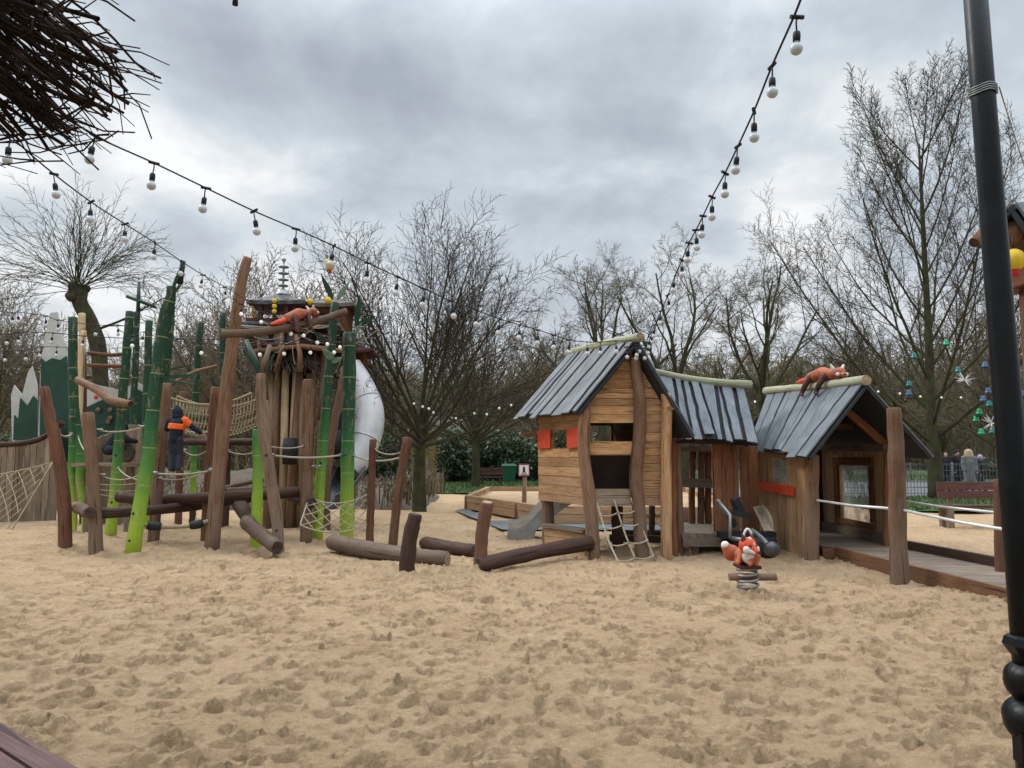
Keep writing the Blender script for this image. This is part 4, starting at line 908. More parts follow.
def panel(name, label, outline_w, outline_g, d, extra=None, fy=0.):
    """flat painted panel: white board with a green board proud of it"""
    cx = sum(p[0] for p in outline_w)/len(outline_w); b = at(cx, 500, d); t = thing(name, (b.x, d, 0), label, 'panel', 'painted peaked panels')
    def slab(nm, out, dd, mat, th=.04):
        P = [at(x, y, dd) for x, y in out]; mb = MB(); n = len(P)
        mb.v = [p.copy() for p in P] + [p+Vector((0, th, 0)) for p in P]
        mb.face(list(range(n)), [(p.x, p.z) for p in P], .5); mb.face(list(range(2*n-1, n-1, -1)), [(p.x, p.z) for p in reversed(P)], .5)
        for i in range(n): j = (i+1) % n; mb.face([j, i, n+i, n+j], [(0, 0), (0, 1), (.05, 1), (.05, 0)], .5)
        part(nm, mb, mat, t)
    slab('white_board', outline_w, d, M['panelwhite'])
    for k, g in enumerate(outline_g): slab('green_board', g, d-.05, M['panelgreen'])
    return t
panel('painted_panel', 'tall peaked panel, white above and green below, left of the dark green pole', [(38, 470), (40, 375), (44, 340), (50, 313), (57, 312), (59, 330), (66, 345), (68, 360), (70, 400), (72, 470)][::-1],
      [[(39, 462), (41, 358), (45, 362), (52, 358), (60, 360), (66, 356), (69, 400), (71, 462)][::-1]], 19.5)
panel('painted_panel', 'low jagged panel, white with a green notch, at the far left above the plank wall', [(12, 446), (11, 395), (14, 385), (22, 395), (28, 372), (32, 366), (37, 385), (38, 446)][::-1],
      [[(13, 440), (14, 415), (18, 420), (20, 398), (27, 406), (33, 396), (37, 400), (37, 440)][::-1]], 20.3)
pc = panel('painted_panel', 'wide panel with round knobs, white above a slanting green band, behind the slim lime-footed pole', [(78, 445), (78, 385), (88, 383), (112, 388), (124, 392), (126, 388), (137, 382), (146, 388), (147, 445)][::-1],
      [[(80, 444), (80, 410), (104, 399), (122, 401), (125, 444)][::-1], [(126, 443), (126, 402), (137, 389), (146, 394), (146, 443)][::-1]], 19.0)
for x, y in ((98, 410), (110, 410), (110, 418), (108, 422), (96, 397)):
    mb = MB(); mb.ball(at(x, y, 18.9), (.06, .03, .06), 10, 6); part('knob', mb, M['post'] if y > 400 else M['redpaint'], pc)
# ------------------------------------------------------------------ pagoda tower
TD = 17.5
def tz(y): return at(285, y, TD).z
def tx(x): return at(x, 400, TD).x
ctr = Vector((tx(287), TD+.3, 0))
tow = thing('pagoda_tower', (ctr.x, ctr.y, 0), 'wooden play tower with pagoda roofs on a drum of upright logs', 'play tower')
mb = MB()
for k in range(16):
    a = 2*PI*k/16; r = .47; c = ctr + Vector((r*math.cos(a), r*math.sin(a), 0)); zt = tz(372)+rnd(-.05, .25)
    mb.tube([c+Vector((rnd(-.03, .03), 0, -.2)), c+Vector((rnd(-.03, .03), 0, 1.6)), c+Vector((rnd(-.05, .05), 0, zt))], [.1, .092, rnd(.06, .09)], 9, jit=.06, capmi=1)
part('log_drum', mb, [M['post_pale'], M['endgrain']], tow)
mb = MB(); c = at(290, 452, TD-.52); mb.tube([c+Vector((0, .02, .3)), c, c+Vector((0, -.02, -.27))], [.15, .17, .15], 12); part('dark_stump', mb, M['rubber'], tow)
mb = MB(); mb.lathe(ctr, [(.36, -.1), (.36, tz(372))], 12); part('inner_shade_core', mb, M['interior'], tow)  # near-black core: shade between the logs put into its colour
sk = []
for k in range(340):
    a = rnd(0, 2*PI); r1 = rnd(.8, 1.12); z1 = tz(372)+rnd(-.12, .16); z0 = tz(350)+rnd(-.05, .05); e = Vector((math.cos(a), math.sin(a), 0)); a2 = a+rnd(-.25, .25); e2 = Vector((math.cos(a2), math.sin(a2), 0)); f = rnd(.35, .6)
    sk.append((np.array([ctr+e*.45+Vector((0, 0, z0)), ctr+e*(.45+(r1-.45)*.55)+Vector((0, 0, z0+(z1-z0)*f)), ctr+e2*r1+Vector((0, 0, z1))]), rnd(.012, .03), .008))
V, Q = tubes(sk, 5); link('roof_skirt', arr_mesh('roof_skirt', V-np.array(ORG[tow]), Q, M['thatchgrey']), tow)
mb = MB(); mb.lathe(ctr, [(.4, tz(371)), (.78, tz(368)), (.5, tz(351))], 14); part('skirt_lining', mb, M['interior'], tow)
def pag_roof(nm, cx, cy, w, dpt, ze, za, mat, parent, up=.08, th=.05):
    mb = MB(); n = 12; ring = []
    levels = [(1.0, 0.), (.72, .28), (.4, .62), (.12, 1.0)]
    V = []
    for lay in (0, 1):
        for s, f in levels:
            for k in range(n*4):
                t = k/(n*4)*4; side = int(t); q = t-side
                x, y = [(-1+2*q, -1), (1, -1+2*q), (1-2*q, 1), (-1, 1-2*q)][side]
                corner = abs(2*q-1)**3
                V.append(Vector((cx+x*w*s, cy+y*dpt*s, ze+(za-ze)*f**1.05 + up*corner*s**3 - lay*th)))
    m = n*4; b = len(mb.v); mb.v += V; L = len(levels)
    for lay in (0, 1):
        for j in range(L-1):
            for k in range(m):
                k2 = (k+1) % m; o = b+lay*L*m
                f = [o+j*m+k, o+j*m+k2, o+(j+1)*m+k2, o+(j+1)*m+k]
                if lay: f.reverse()
                mb.face(f, [(k*.1, j*.3), (k*.1+.1, j*.3), (k*.1+.1, j*.3+.3), (k*.1, j*.3+.3)], rnd(0, 1))
    for k in range(m):
        k2 = (k+1) % m; mb.face([b+k2, b+k, b+L*m+k, b+L*m+k2], [(0, 0), (.1, 0), (.1, .1), (0, .1)], .3)
    mb.face([b+(L-1)*m+k for k in range(m)], [(0, 0)]*m, .5)
    return part(nm, mb, mat, parent)
fl = MB(); fl.lathe(ctr, [(0, tz(352)), (1.1, tz(352)), (1.1, tz(347)), (0, tz(347))], 16); part('platform', fl, M['darkred'], tow)
# red walled storey
mb = MB(); mb.box((ctr.x-.1, ctr.y-.1, tz(340)), (1.5, 1.3, tz(331)-tz(349))); wl = part('red_wall', mb, M['darkred'], tow)
for x in (284, 297, 268):
    mb = MB(); c = Vector((tx(x), ctr.y-.77, tz(341))); mb.lathe((0, 0, 0), [(0, .0), (.11, .0), (.13, .02), (.13, .04)], 16)
    for v in mb.v: v.y, v.z = -v.z, v.y; v += c
    part('round_window', mb, M['pane'] if x != 284 else M['panelwhite'], wl)
pag_roof('lower_roof', ctr.x+.1, ctr.y, 1.25, 1.1, tz(333), tz(322), M['thatchgrey'], tow, .1)
mb = MB(); mb.box((tx(277), ctr.y, tz(322)), (1.35, 1.1, .1)); part('gallery_floor', mb, M['darkred'], tow)
for x, yy in ((261, -.5), (276, -.52), (287, -.5), (295, -.45), (262, .45), (293, .45)):
    mb = MB(); mb.box((tx(x), ctr.y+yy, (tz(322)+tz(301))/2), (.09, .09, tz(301)-tz(322))); part('pillar', mb, M['darkred'], tow)
mb = MB(); mb.beam((tx(258), ctr.y-.5, tz(315)), (tx(298), ctr.y-.5, tz(315)), .04, .05); mb.beam((tx(258), ctr.y+.45, tz(315)), (tx(298), ctr.y+.45, tz(315)), .04, .05); part('gallery_rail', mb, M['darkred'], tow)
pag_roof('upper_roof', tx(277), ctr.y, .66, .62, tz(303), tz(291), M['rooflight'], tow, .02, .09)
pag_roof('gallery_skirt_roof', tx(270), ctr.y-.1, .72, .7, tz(326), tz(319), M['rooflight'], tow, .03, .05)
sp = MB(); sc = Vector((tx(276), ctr.y, 0)); z = tz
prof = [(.16, z(292)), (.12, z(288)), (.03, z(286))]
for y in (283, 277, 270.5, 264): prof += [(.025, z(y)-.03), (.12, z(y)-.01), (.125, z(y)+.01), (.025, z(y)+.045)]
prof += [(.02, z(259)), (.045, z(257.5)), (.055, z(256)), (.03, z(254.6)), (0, z(254.2))]
sp.lathe(sc, prof, 14); part('ringed_spire', sp, M['galv'], tow)
# right hut of the tower
hc = Vector((tx(326), TD+.5, 0)); mb = MB(); mb.box((hc.x, hc.y, (tz(346)+tz(302))/2), (.78, .8, tz(302)-tz(346))); hw = part('hut_wall', mb, M['board_red'], tow)
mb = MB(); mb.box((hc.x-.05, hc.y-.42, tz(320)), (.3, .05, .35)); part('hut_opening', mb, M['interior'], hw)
pag_roof('hut_roof', hc.x, hc.y, .62, .6, tz(304), tz(293), M['thatchgrey'], tow, .03, .08)
pag_roof('side_roof', tx(350), TD+.6, .5, .6, tz(350), tz(342), M['darkred'], tow, .05, .06)
mb = MB(); mb.box((tx(348), TD+.7, (tz(372)+tz(347))/2), (.5, .5, tz(347)-tz(372))); mb.beam((tx(348), TD+.7, tz(372)), (tx(345), TD+.7, -.1), .2, .2); part('side_bay', mb, M['board_red'], tow)
for x in (262, 278, 297, 312, 322):
    mb = MB(); mb.tube([Vector((tx(x), ctr.y-rnd(.45, .8), -.2)), Vector((tx(x+rnd(-4, 4)), ctr.y-.4, tz(350)))], [.085, .065], 9, jit=.05); part('support_log', mb, M['post'], tow)
mb = MB()
for k in range(16):
    a = at(rnd(255, 345), rnd(322, 352), TD-.9+rnd(-.3, .3)); b = a+Vector((rnd(-1.0, 1.0), rnd(-.2, .2), rnd(-.5, .4))); rope_geo(mb, a, b, .08, .008, 7)
part('loose_rope', mb, M['rope_tan'], tow)
for (x0, y0, x1, y1) in ((266, 400, 258, 340), (276, 372, 282, 333), (300, 372, 296, 335), (318, 420, 330, 338), (250, 352, 300, 346), (300, 346, 352, 352)):
    mb = MB(); mb.tube([at(x0, y0, TD-.75), at((x0+x1)/2+2, (y0+y1)/2, TD-.8), at(x1, y1, TD-.75)], [.06, .055, .045], 8, jit=.05); part('thin_timber', mb, M['post'], tow)
# lanterns on the tower
def lantern(pos, r, label, hang=.12, squash=1.0, red=True):
    pos = Vector(pos); t = thing('paper_lantern', pos-Vector((0, 0, r*1.2)), label, 'lantern', 'paper lanterns')
    mb = MB(); prof = []
    for i in range(11):
        a = -PI/2+PI*i/10; prof.append((max(.12*r, r*math.cos(a))*(1+.04*(i % 2)), r*squash*math.sin(a)))
    mb.lathe(pos, prof, 14); part('lantern_body', mb, M['lantern_y'], t)
    if red:
        mb = MB(); mb.lathe(pos, [(.5*r, -r*.82), (.42*r, -r*1.05*squash), (.3*r, -r*1.5*squash), (.05*r, -r*1.52*squash)], 12); part('red_base', mb, M['lantern_r'], t)
    mb = MB(); mb.tube([pos+Vector((0, 0, r*.9)), pos+Vector((0, 0, r*.9+hang))], .008, 5); part('hanger', mb, M['cable'], t)
    return t
lantern(at(330, 264, 14.6), .085, 'tall yellow lantern with red base high beside the string lights, above the leaf blades', .1, 1.4)
lantern((tx(276), ctr.y-.75, tz(349)), .09, 'yellow lantern with red base hanging at the red wall of the tower', .1)
lantern((tx(309), TD-.15, tz(303)), .075, 'small yellow lantern under the left eave of the tower hut', .08, 1, False)
lantern((tx(328), TD-.18, tz(302)), .08, 'small yellow lantern at the middle of the tower hut eave', .08, 1, False)
for k, y in enumerate((304, 309.5, 314.5)): lantern((tx(277), ctr.y-.68, tz(y)), .055, ('top', 'middle', 'bottom')[k]+' small yellow lantern of three in a row below the upper pagoda roof', .06, 1, False)
for k, y in enumerate((306, 312, 318)): lantern((tx(250), ctr.y-.3, tz(y)), .05, ('top', 'middle', 'bottom')[k]+' small yellow lantern of three at the left corner of the upper pagoda roof', .07, 1, False)
# tube slide
ts = thing('tube_slide', at(345, 500, 16.6), 'white steel tube slide with a dark open chute beside the tower', 'slide')
pts = [at(350, 366, 17.6), at(361, 388, 17.5), at(369, 412, 17.3), at(367, 434, 17.1), at(358, 454, 16.9), at(347, 470, 16.7)]
S = spline([(*p, r) for p, r in zip(pts, (.27, .32, .34, .34, .34, .33))], 24); mb = MB(); mb.tube([Vector(q[:3]) for q in S], [q[3] for q in S], 20, cap=False, jit=0); part('tube', mb, M['tubewhite'], ts)
for i in (7, 15):
    q = S[i]; d_ = (Vector(S[i+1][:3])-Vector(S[i-1][:3])).normalized(); mb = MB(); mb.tube([Vector(q[:3])-d_*.015, Vector(q[:3])+d_*.015], [q[3]*1.04]*2, 20); part('flange', mb, M['tubewhite'], ts)
mb = MB(); P = [Vector(p) for p in spline([at(352, 467, 16.7), at(345, 478, 16.4), at(336, 488, 16.1), at(326, 496, 15.9)], 10)]
prevs = []
for i, p in enumerate(P):
    tdir = (P[min(i+1, 9)]-P[max(i-1, 0)]).normalized(); sd = tdir.cross(Vector((0, 0, 1))).normalized(); u = sd.cross(tdir)
    ring = [p + (sd*math.cos(a)+u*math.sin(a))*.31 for a in [PI + PI*k/10*1.0 for k in range(11)]]
    ring = [q for q in ring]; prevs.append(ring)
b = 0
for sgn in (1, .93):
    b = len(mb.v)
    for i, ring in enumerate(prevs):
        for q in ring: mb.v.append(P[i] + (q-P[i])*sgn)
    for i in range(9):
        for k in range(10):
            f = [b+i*11+k, b+i*11+k+1, b+(i+1)*11+k+1, b+(i+1)*11+k]; mb.face(f if sgn < 1 else f[::-1], [(0, 0)]*4, .5, 0, True)
for k in (0, 10):
    mb.tube([prevs[i][k] for i in range(10)], .022, 6)
mb.tube([prevs[9][k] for k in range(11)], .02, 6)
part('chute', mb, M['darksteel'], ts)
mb = MB(); mb.tube([at(330, 456, 16.45), at(334, 430, 16.5)], [.2, .2], 12); mb.box(at(336, 436, 16.55), (.42, .2, 1.0)); part('dark_entrance', mb, M['rubber'], ts)  # black block standing in for the shade inside the slide mouth
# ------------------------------------------------------------------ lying red panda figures (painted wood animal sculptures)
def red_panda(loc, dirv, s, label, st=1.0):
    """lies along dirv on a log whose top surface passes through loc; head at +dirv"""
    t = thing('red_panda_figure', loc, label, 'animal figure', 'lying red panda figures'); X = Vector(dirv).normalized(); Z0 = Vector((0, 0, 1)); Y = Z0.cross(X).normalized(); Z = X.cross(Y); L = Vector(loc)
    def W(x, y, z): return L + (X*x*st+Y*y+Z*z)*s
    def cap(mb, a, b, r0, r1, n=10):
        a = Vector(a); b = Vector(b); mb.tube([a.lerp(b, i/4) for i in range(5)], [r0+(r1-r0)*i/4 for i in range(5)], n); mb.ball(a, r0, n, 6); mb.ball(b, r1, n, 6)
    mb = MB(); cap(mb, W(-.42, 0, .15), W(.02, 0, .2), .13*s, .17*s); cap(mb, W(0, 0, .2), W(.3, 0, .16), .17*s, .12*s); cap(mb, W(.28, 0, .16), W(.42, 0, .17), .11*s, .1*s)
    fpart('body', mb, M['pandared'], t, .02*s+.004)
    mb = MB(); mb.ball(W(.56, 0, .17), (.15*s, .15*s, .13*s), 14, 10); cap(mb, W(.6, 0, .14), W(.71, 0, .11), .075*s, .05*s)
    h = fpart('head', mb, M['pandared'], t, .016*s+.003, 2)
    for sg in (1, -1):
        mb = MB(); cap(mb, W(.5, sg*.1, .26), W(.49, sg*.15, .36), .05*s, .025*s); fpart('ear', mb, M['pandawhite'], h, .012*s+.002, 1)
        mb = MB(); mb.ball(W(.64, sg*.1, .13), (.05*s, .045*s, .045*s)); fpart('white_cheek', mb, M['pandawhite'], h, .012*s+.002, 1)
        mb = MB(); mb.ball(W(.685, sg*.055, .19), .017*s, 8, 6); part('eye', mb, M['inkblack'], h)
    mb = MB(); mb.ball(W(.75, 0, .125), .022*s, 8, 6); part('nose', mb, M['inkblack'], h)
    for sg in (1, -1):
        for x0 in (-.28, .24):
            mb = MB(); cap(mb, W(x0, sg*.1, .14), W(x0-.06, sg*.21, -.06), .085*s, .07*s); cap(mb, W(x0-.06, sg*.21, -.06), W(x0-.13, sg*.25, -.25), .07*s, .055*s); cap(mb, W(x0-.13, sg*.25, -.25), W(x0-.08, sg*.26, -.29), .058*s, .045*s)
            fpart('leg', mb, M['pandadark'], t, .016*s+.003)
    mb = MB(); cap(mb, W(-.42, 0, .12), W(-.75, .02, .08), .075*s, .085*s); cap(mb, W(-.75, .02, .08), W(-1.02, .03, .07), .085*s, .04*s); fpart('tail', mb, M['redpaint'], t, .018*s+.003)
    return t
a = at(286, 324, 13.6); b = at(318, 317, 14.2); red_panda(at(300, 320.5, 13.85), (b-a), .62, 'orange red panda figure lying on the high crooked log beside the tower')
# ------------------------------------------------------------------ play houses
def plank_wall(mb, A, B, z0, top, openings=(), row=.15, th=.05, vertical=False, gap=.006, jit=.008, tone0=None, rows=None):
    """planks between plan points A and B; top(s) gives the upper edge; openings = (s0, s1, za, zb)"""
    A = Vector((A[0], A[1], 0)); B = Vector((B[0], B[1], 0)); Lw = (B-A).length; d = (B-A)/Lw; nrm = Vector((d.y, -d.x, 0))
    def blk(s0, s1, za0, za1, zb0, zb1):
        o = rnd(-jit, jit); a = A+d*s0+nrm*(th/2+o); b = A+d*s1+nrm*(th/2+o); a2 = A+d*s0-nrm*(th/2); b2 = A+d*s1-nrm*(th/2)
        mb.hexa([(a.x, a.y, za0), (b.x, b.y, zb0), (b2.x, b2.y, zb0), (a2.x, a2.y, za0), (a.x, a.y, za1), (b.x, b.y, zb1), (b2.x, b2.y, zb1), (a2.x, a2.y, za1)], axis=(0, 0, 1) if vertical else d)
    if not vertical:
        zt = max(top(Lw*i/40) for i in range(41)); zs = rows[:] if rows else [z0]
        while zs[-1] < zt: zs.append(zs[-1]+row*rnd(.8, 1.2))
        tilt = 0
        for za, zb in zip(zs[:-1], zs[1:]):
            cuts = sorted({0., Lw} | {c for o in openings if o[2] < (za+zb)/2 < o[3] for c in o[:2]})
            zm = za+.5*(zb-za)
            for c0, c1 in zip(cuts[:-1], cuts[1:]):
                if any(o[2] < (za+zb)/2 < o[3] and o[0]-1e-4 <= c0 and c1 <= o[1]+1e-4 for o in openings): continue
                # clip against the roof line, following it
                ss = [c0+(c1-c0)*i/160 for i in range(161)]; ok = [s for s in ss if top(s) > za+.01]
                if not ok: continue
                a, b = ok[0], ok[-1]
                full = [s for s in ok if top(s) >= zb]
                if full:
                    f0, f1 = full[0], full[-1]
                    if a < f0-1e-4: blk(a, f0, za, max(za+.005, min(zb, top(a))), za, zb-gap)
                    blk(f0, f1, za, zb-gap, za, zb-gap)
                    if b > f1+1e-4: blk(f1, b, za, zb-gap, za, max(za+.005, min(zb, top(b))))
                elif b-a > .02: blk(a, b, za, max(za+.005, top(a)), za, max(za+.005, top(b)))
    else:
        s = 0
        while s < Lw-.01:
            e = min(Lw, s+row*rnd(.75, 1.25)); m = (s+e)/2; segs = [(z0+rnd(-.01, .01), None)]
            zlo = z0
            for o in sorted([o for o in openings if o[0] < m < o[1]], key=lambda o: o[2]):
                blk(s, e-gap, zlo, o[2], zlo, o[2]); zlo = o[3]
            blk(s, e-gap, zlo, top(s), zlo, top(e)); s = e
def roof_slope(name, r0, r1, e0, e1, parent, n=9, seed=1, th=.028, tj=.09):
    """planks running from ridge (r0->r1) down to eave (e0->e1), over a dark underlay"""
    random.seed(seed); r0, r1, e0, e1 = [Vector(v) for v in (r0, r1, e0, e1)]
    up = (r1-r0).cross(e0-r0).normalized()
    if up.z < 0: up = -up
    mb = MB(); gu, gv = 8, 6
    for lay in (0, 1):
        for i in range(gu+1):
            for j in range(gv+1): mb.v.append(r0.lerp(r1, i/gu).lerp(e0.lerp(e1, i/gu), j/gv*.985) - up*(.012+.04*lay))
    gi = lambda l, i, j: l*(gu+1)*(gv+1)+i*(gv+1)+j
    for i in range(gu):
        for j in range(gv):
            q = [gi(0, i, j), gi(0, i+1, j), gi(0, i+1, j+1), gi(0, i, j+1)]; mb.face(q, [(0, 0)]*4, .5); mb.face([x+(gu+1)*(gv+1) for x in q][::-1], [(0, 0)]*4, .5)
    for i in range(gu):
        for j in (0, gv): mb.face([gi(0, i, j), gi(0, i+1, j), gi(1, i+1, j), gi(1, i, j)], [(0, 0)]*4, .5)
    for j in range(gv):
        for i in (0, gu): mb.face([gi(0, i, j), gi(0, i, j+1), gi(1, i, j+1), gi(1, i, j)], [(0, 0)]*4, .5)
    und = part(name, mb, M['dark_under'], parent)
    pm = MB(); W = [rnd(.75, 1.35) for _ in range(n)]; tot = sum(W); T = [0]
    for w in W: T.append(T[-1]+w/tot)
    tops = [t + (rnd(-tj, tj)/n*2 if 0 < i < n else 0) for i, t in enumerate(T)]
    ml = 6
    edge = []
    for i in range(n+1):
        a = tops[i]; b = T[i] + (rnd(-tj, tj)/n*2.4 if 0 < i < n else 0); wv = [0 if i in (0, n) else rnd(-.07, .07)/n for _ in range(ml+1)]
        edge.append([(a+(b-a)*j/ml + wv[j]*math.sin(PI*j/ml)) for j in range(ml+1)])
    Lr = ((r1-r0).length+(e1-e0).length)/2
    def S(u, v): return r0.lerp(r1, u).lerp(e0.lerp(e1, u), v)
    for i in range(n):
        lift = (.012 if i % 2 else .0) + rnd(.004, .014); tone = rnd(0, 1); g = rnd(.018, .05)/Lr; ou = rnd(0, 20)
        ext = rnd(-.05, .05); rows = []
        for j in range(ml+1):
            v = j/ml*(1+ext) if j == ml else j/ml
            a = edge[i][j]+g; b = edge[i+1][j]-g; taper = 1
            pa = S(a, v); pb = S(b, v); q = [pa+up*(lift+.004), pb+up*(lift+.004), pb+up*(lift+th), pa+up*(lift+th)]
            if j == ml and i % 2: q[1] = q[1]+(q[1]-S(b, .97))*rnd(0, .6); q[2] = q[1]+up*th
            rows.append(q)
        base = len(pm.v); pm.v += [v for q in rows for v in q]; Ls = (e0-r0).length
        for j in range(ml):
            o = base+4*j
            for x, y in ((3, 2), (2, 1), (1, 0), (0, 3)):
                pm.face([o+x, o+4+x, o+4+y, o+y][::1], [(ou+(x in (1, 2))*.25, Ls*j/ml), (ou+(x in (1, 2))*.25, Ls*(j+1)/ml), (ou+(y in (1, 2))*.25, Ls*(j+1)/ml), (ou+(y in (1, 2))*.25, Ls*j/ml)], tone)
        pm.face([base, base+1, base+2, base+3], [(0, 0)]*4, tone); o = base+4*ml; pm.face([o+3, o+2, o+1, o], [(0, 0)]*4, tone)
    part('roof_planks', pm, M['roof'], und)
    return und
def hpost(parent, px, d, mat='board', **k):
    mb = MB(); post_geo(mb, px, d, **k); return part('corner_post', mb, [M[mat], M['endgrain']], parent)
# ---- large house
H1 = thing('play_house', (1.5, 13.0, 0), 'tall crooked plank play house on stilts with red shutters and rope net entrance', 'play house', 'crooked wooden play houses')
A, Cc, Lp, Rp = (1.16, 12.4), (2.48, 12.4), (.5, 14.0), (1.85, 14.0)
RF, RB = Vector((2.0, 12.15, 3.42)), Vector((1.10, 14.25, 3.50))
EF, EB = Vector((1.045, 12.15, 2.265)), Vector((.055, 14.2, 2.27)); QF, QB = Vector((2.90, 12.15, 1.87)), Vector((2.0, 14.25, 1.9))
def roofz(x, y):
    t = (y-RF.y)/(RB.y-RF.y); r = RF.lerp(RB, t); l = EF.lerp(EB, t); q = QF.lerp(QB, t)
    if x < r.x: return r.z+(l.z-r.z)*(r.x-x)/(r.x-l.x)
    return r.z+(q.z-r.z)*(x-r.x)/(q.x-r.x)
random.seed(101)
fw = MB(); plank_wall(fw, (1.2, 12.4), (2.46, 12.4), .80, lambda s: roofz(1.2+s, 12.4)-.06, [(.04, .80, 1.07, 1.60), (.06, .79, 1.83, 2.12)], .135, rows=[.80, .93, 1.07, 1.2, 1.34, 1.47, 1.60, 1.72, 1.83, 1.97, 2.12, 2.26])
front = part('front_wall', fw, M['board'], H1)
lw = MB(); dl = Vector((Lp[0]-A[0], Lp[1]-A[1])); LL = dl.length
def s_left(px):
    m = (px-512)/F; t = (m*A[1]-A[0])/(dl.x-m*dl.y); return t*LL
def topl(s): x = A[0]+dl.x*s/LL; y = A[1]+dl.y*s/LL; return roofz(x, y)-.07
sL = [s_left(p) for p in (581.5, 570, 553, 541)]
plank_wall(lw, Lp, A, .80, lambda s: topl(LL-s), [(LL-sL[2], LL-sL[1], 1.72, 2.03)], .155, rows=[.80, .93, 1.09, 1.25, 1.41, 1.57, 1.72, 1.88, 2.03, 2.17])
left = part('side_wall', lw, M['board'], H1)
nl = Vector((dl.y, -dl.x, 0)).normalized();  nl = nl if nl.x < 0 else -nl
def onl(s, z, off): return Vector((A[0]+dl.x*s/LL, A[1]+dl.y*s/LL, z)) + nl*off
for a, b in ((sL[0]+.01, sL[1]), (sL[2], sL[3])):
    mb = MB(); mb.hexa([onl(a, 1.73, .035), onl(b, 1.71, .035), onl(b, 1.71, .065), onl(a, 1.73, .065), onl(a, 2.05, .035), onl(b, 2.04, .035), onl(b, 2.04, .065), onl(a, 2.05, .065)], axis=(0, 0, 1)); part('red_shutter', mb, M['redpaint'], left)
bw = MB(); plank_wall(bw, Lp, Rp, .80, lambda s: roofz(Lp[0]+s, 14.0)-.07, [(.12, .6, 1.55, 2.1), (.85, 1.3, 1.82, 2.15)], .15); part('back_wall', bw, M['board_red'], H1)
rw = MB(); plank_wall(rw, (2.42, 12.48), Rp, .80, lambda s: 2.05, [(.4, 1.1, .9, 1.8)], .15); part('right_wall', rw, M['board_red'], H1)
ih = MB()
ih.hexa([(1.25, 12.75, .875), (2.4, 12.75, .875), (2.4, 12.77, .875), (1.25, 12.77, .875), (1.25, 12.75, 1.72), (2.4, 12.75, 1.72), (2.4, 12.77, 1.72), (1.25, 12.77, 1.72)])
part('doorway_shade_sheet', ih, M['interior'], H1)  # near-black sheet behind the doorway; its colour holds the shade inside
fm = MB()
for k in range(9):
    t0, t1 = k/9, (k+1)/9-.01; a0 = Vector((A[0], A[1], 0)).lerp(Vector((Lp[0], Lp[1], 0)), t0); a1 = Vector((A[0], A[1], 0)).lerp(Vector((Lp[0], Lp[1], 0)), t1); b0 = Vector((Cc[0], Cc[1], 0)).lerp(Vector((Rp[0], Rp[1], 0)), t0); b1 = Vector((Cc[0], Cc[1], 0)).lerp(Vector((Rp[0], Rp[1], 0)), t1)
    fm.hexa([(a0.x, a0.y+.04, .80), (b0.x, b0.y+.04, .80), (b1.x, b1.y+.04, .80), (a1.x, a1.y+.04, .80), (a0.x, a0.y+.04, .865), (b0.x, b0.y+.04, .865), (b1.x, b1.y+.04, .865), (a1.x, a1.y+.04, .865)])
part('floor', fm, M['board_grey'], H1)
mb = MB(); mb.box((1.62, 12.345, .99), (.78, .05, .12)); mb.box((1.63, 12.335, .86), (.76, .06, .13)); part('threshold', mb, M['board_grey'], front)
mb = MB(); mb.box((1.62, 12.355, 1.715), (.78, .045, .2)); part('sill_board', mb, M['board'], front)
mb = MB(); mb.tube([(1.93, 12.40, 1.07), (1.93, 12.40, 1.6)], [.012]*2, 6); part('grab_rail', mb, M['galv'], front)
random.seed(102)
hpost(H1, [(595, 557, 13), (592, 530, 12.5), (588, 490, 12.5), (584, 455, 12), (584, 430, 12), (585, 409, 11.5)], 12.3, 'post', jit=.06)
hpost(H1, [(643, 555, 13.5), (640, 520, 13), (636, 475, 13), (640, 435, 13), (640, 400, 12.5), (635, 358, 11)], 12.28, 'post', jit=.06)
hpost(H1, [(666, 554, 11.5), (666, 500, 11), (666, 450, 10.5), (667, 410, 10.5), (666, 394, 10)], 12.25, 'board', jit=.06)
hpost(H1, [(549, 546, 13), (548, 520, 12), (547, 498, 12)], 13.9, 'post', jit=.06)
hpost(H1, [(618, 546, 12), (617, 520, 11.5), (617, 505, 11.5)], 13.6, 'log', jit=.06)
hpost(H1, [(652, 535, 6), (652, 506, 6)], 14.2, 'log', jit=.06)
mb = MB(); mb.tube([at(541, 497, 14.02), at(540, 460, 14.02), at(539, 417, 14.02)], [.04, .035, .035], 9, jit=.05); part('corner_post', mb, [M['post_grey'], M['endgrain']], H1)
roof_slope('roof', RF, RB, EF, EB, H1, 9, 5); roof_slope('roof', RF, RB, QF, QB, H1, 8, 6)
mb = MB(); d = (RB-RF).normalized(); P = [RF-d*.10+Vector((0, 0, .05)), RF.lerp(RB, .33)+Vector((0, 0, .05)), RF.lerp(RB, .66)+Vector((0, 0, .035)), RB+d*.12+Vector((0, 0, .01))]
mb.tube([Vector(p) for p in spline(P, 14)], [.075]*14, 12, jit=.05, capmi=1); part('ridge_log', mb, [M['log_green'], M['endgrain']], H1)
mb = MB(); a = Vector((2.52, 12.2, 2.34)); mb.box(a, (.12, .1, .05)); part('roof_bracket', mb, M['post'], H1)
# counter under the house
mb = MB(); mb.beam((.6, 13.75, .37), (1.25, 12.65, .37), .26, .05); ct = part('counter', mb, M['board_grey'], H1)
mb = MB(); plank_wall(mb, (.58, 13.62), (1.2, 12.68), -.1, lambda s: .33, (), .16, .04); part('counter_panel', mb, M['board'], ct)
mb = MB(); mb.beam((1.7, 13.5, .17), (2.9, 13.7, .12), .1, .12); mb.beam((1.9, 14.6, .15), (3.4, 14.2, .15), .1, .12); part('dark_cross_beam', mb, M['log'], H1)
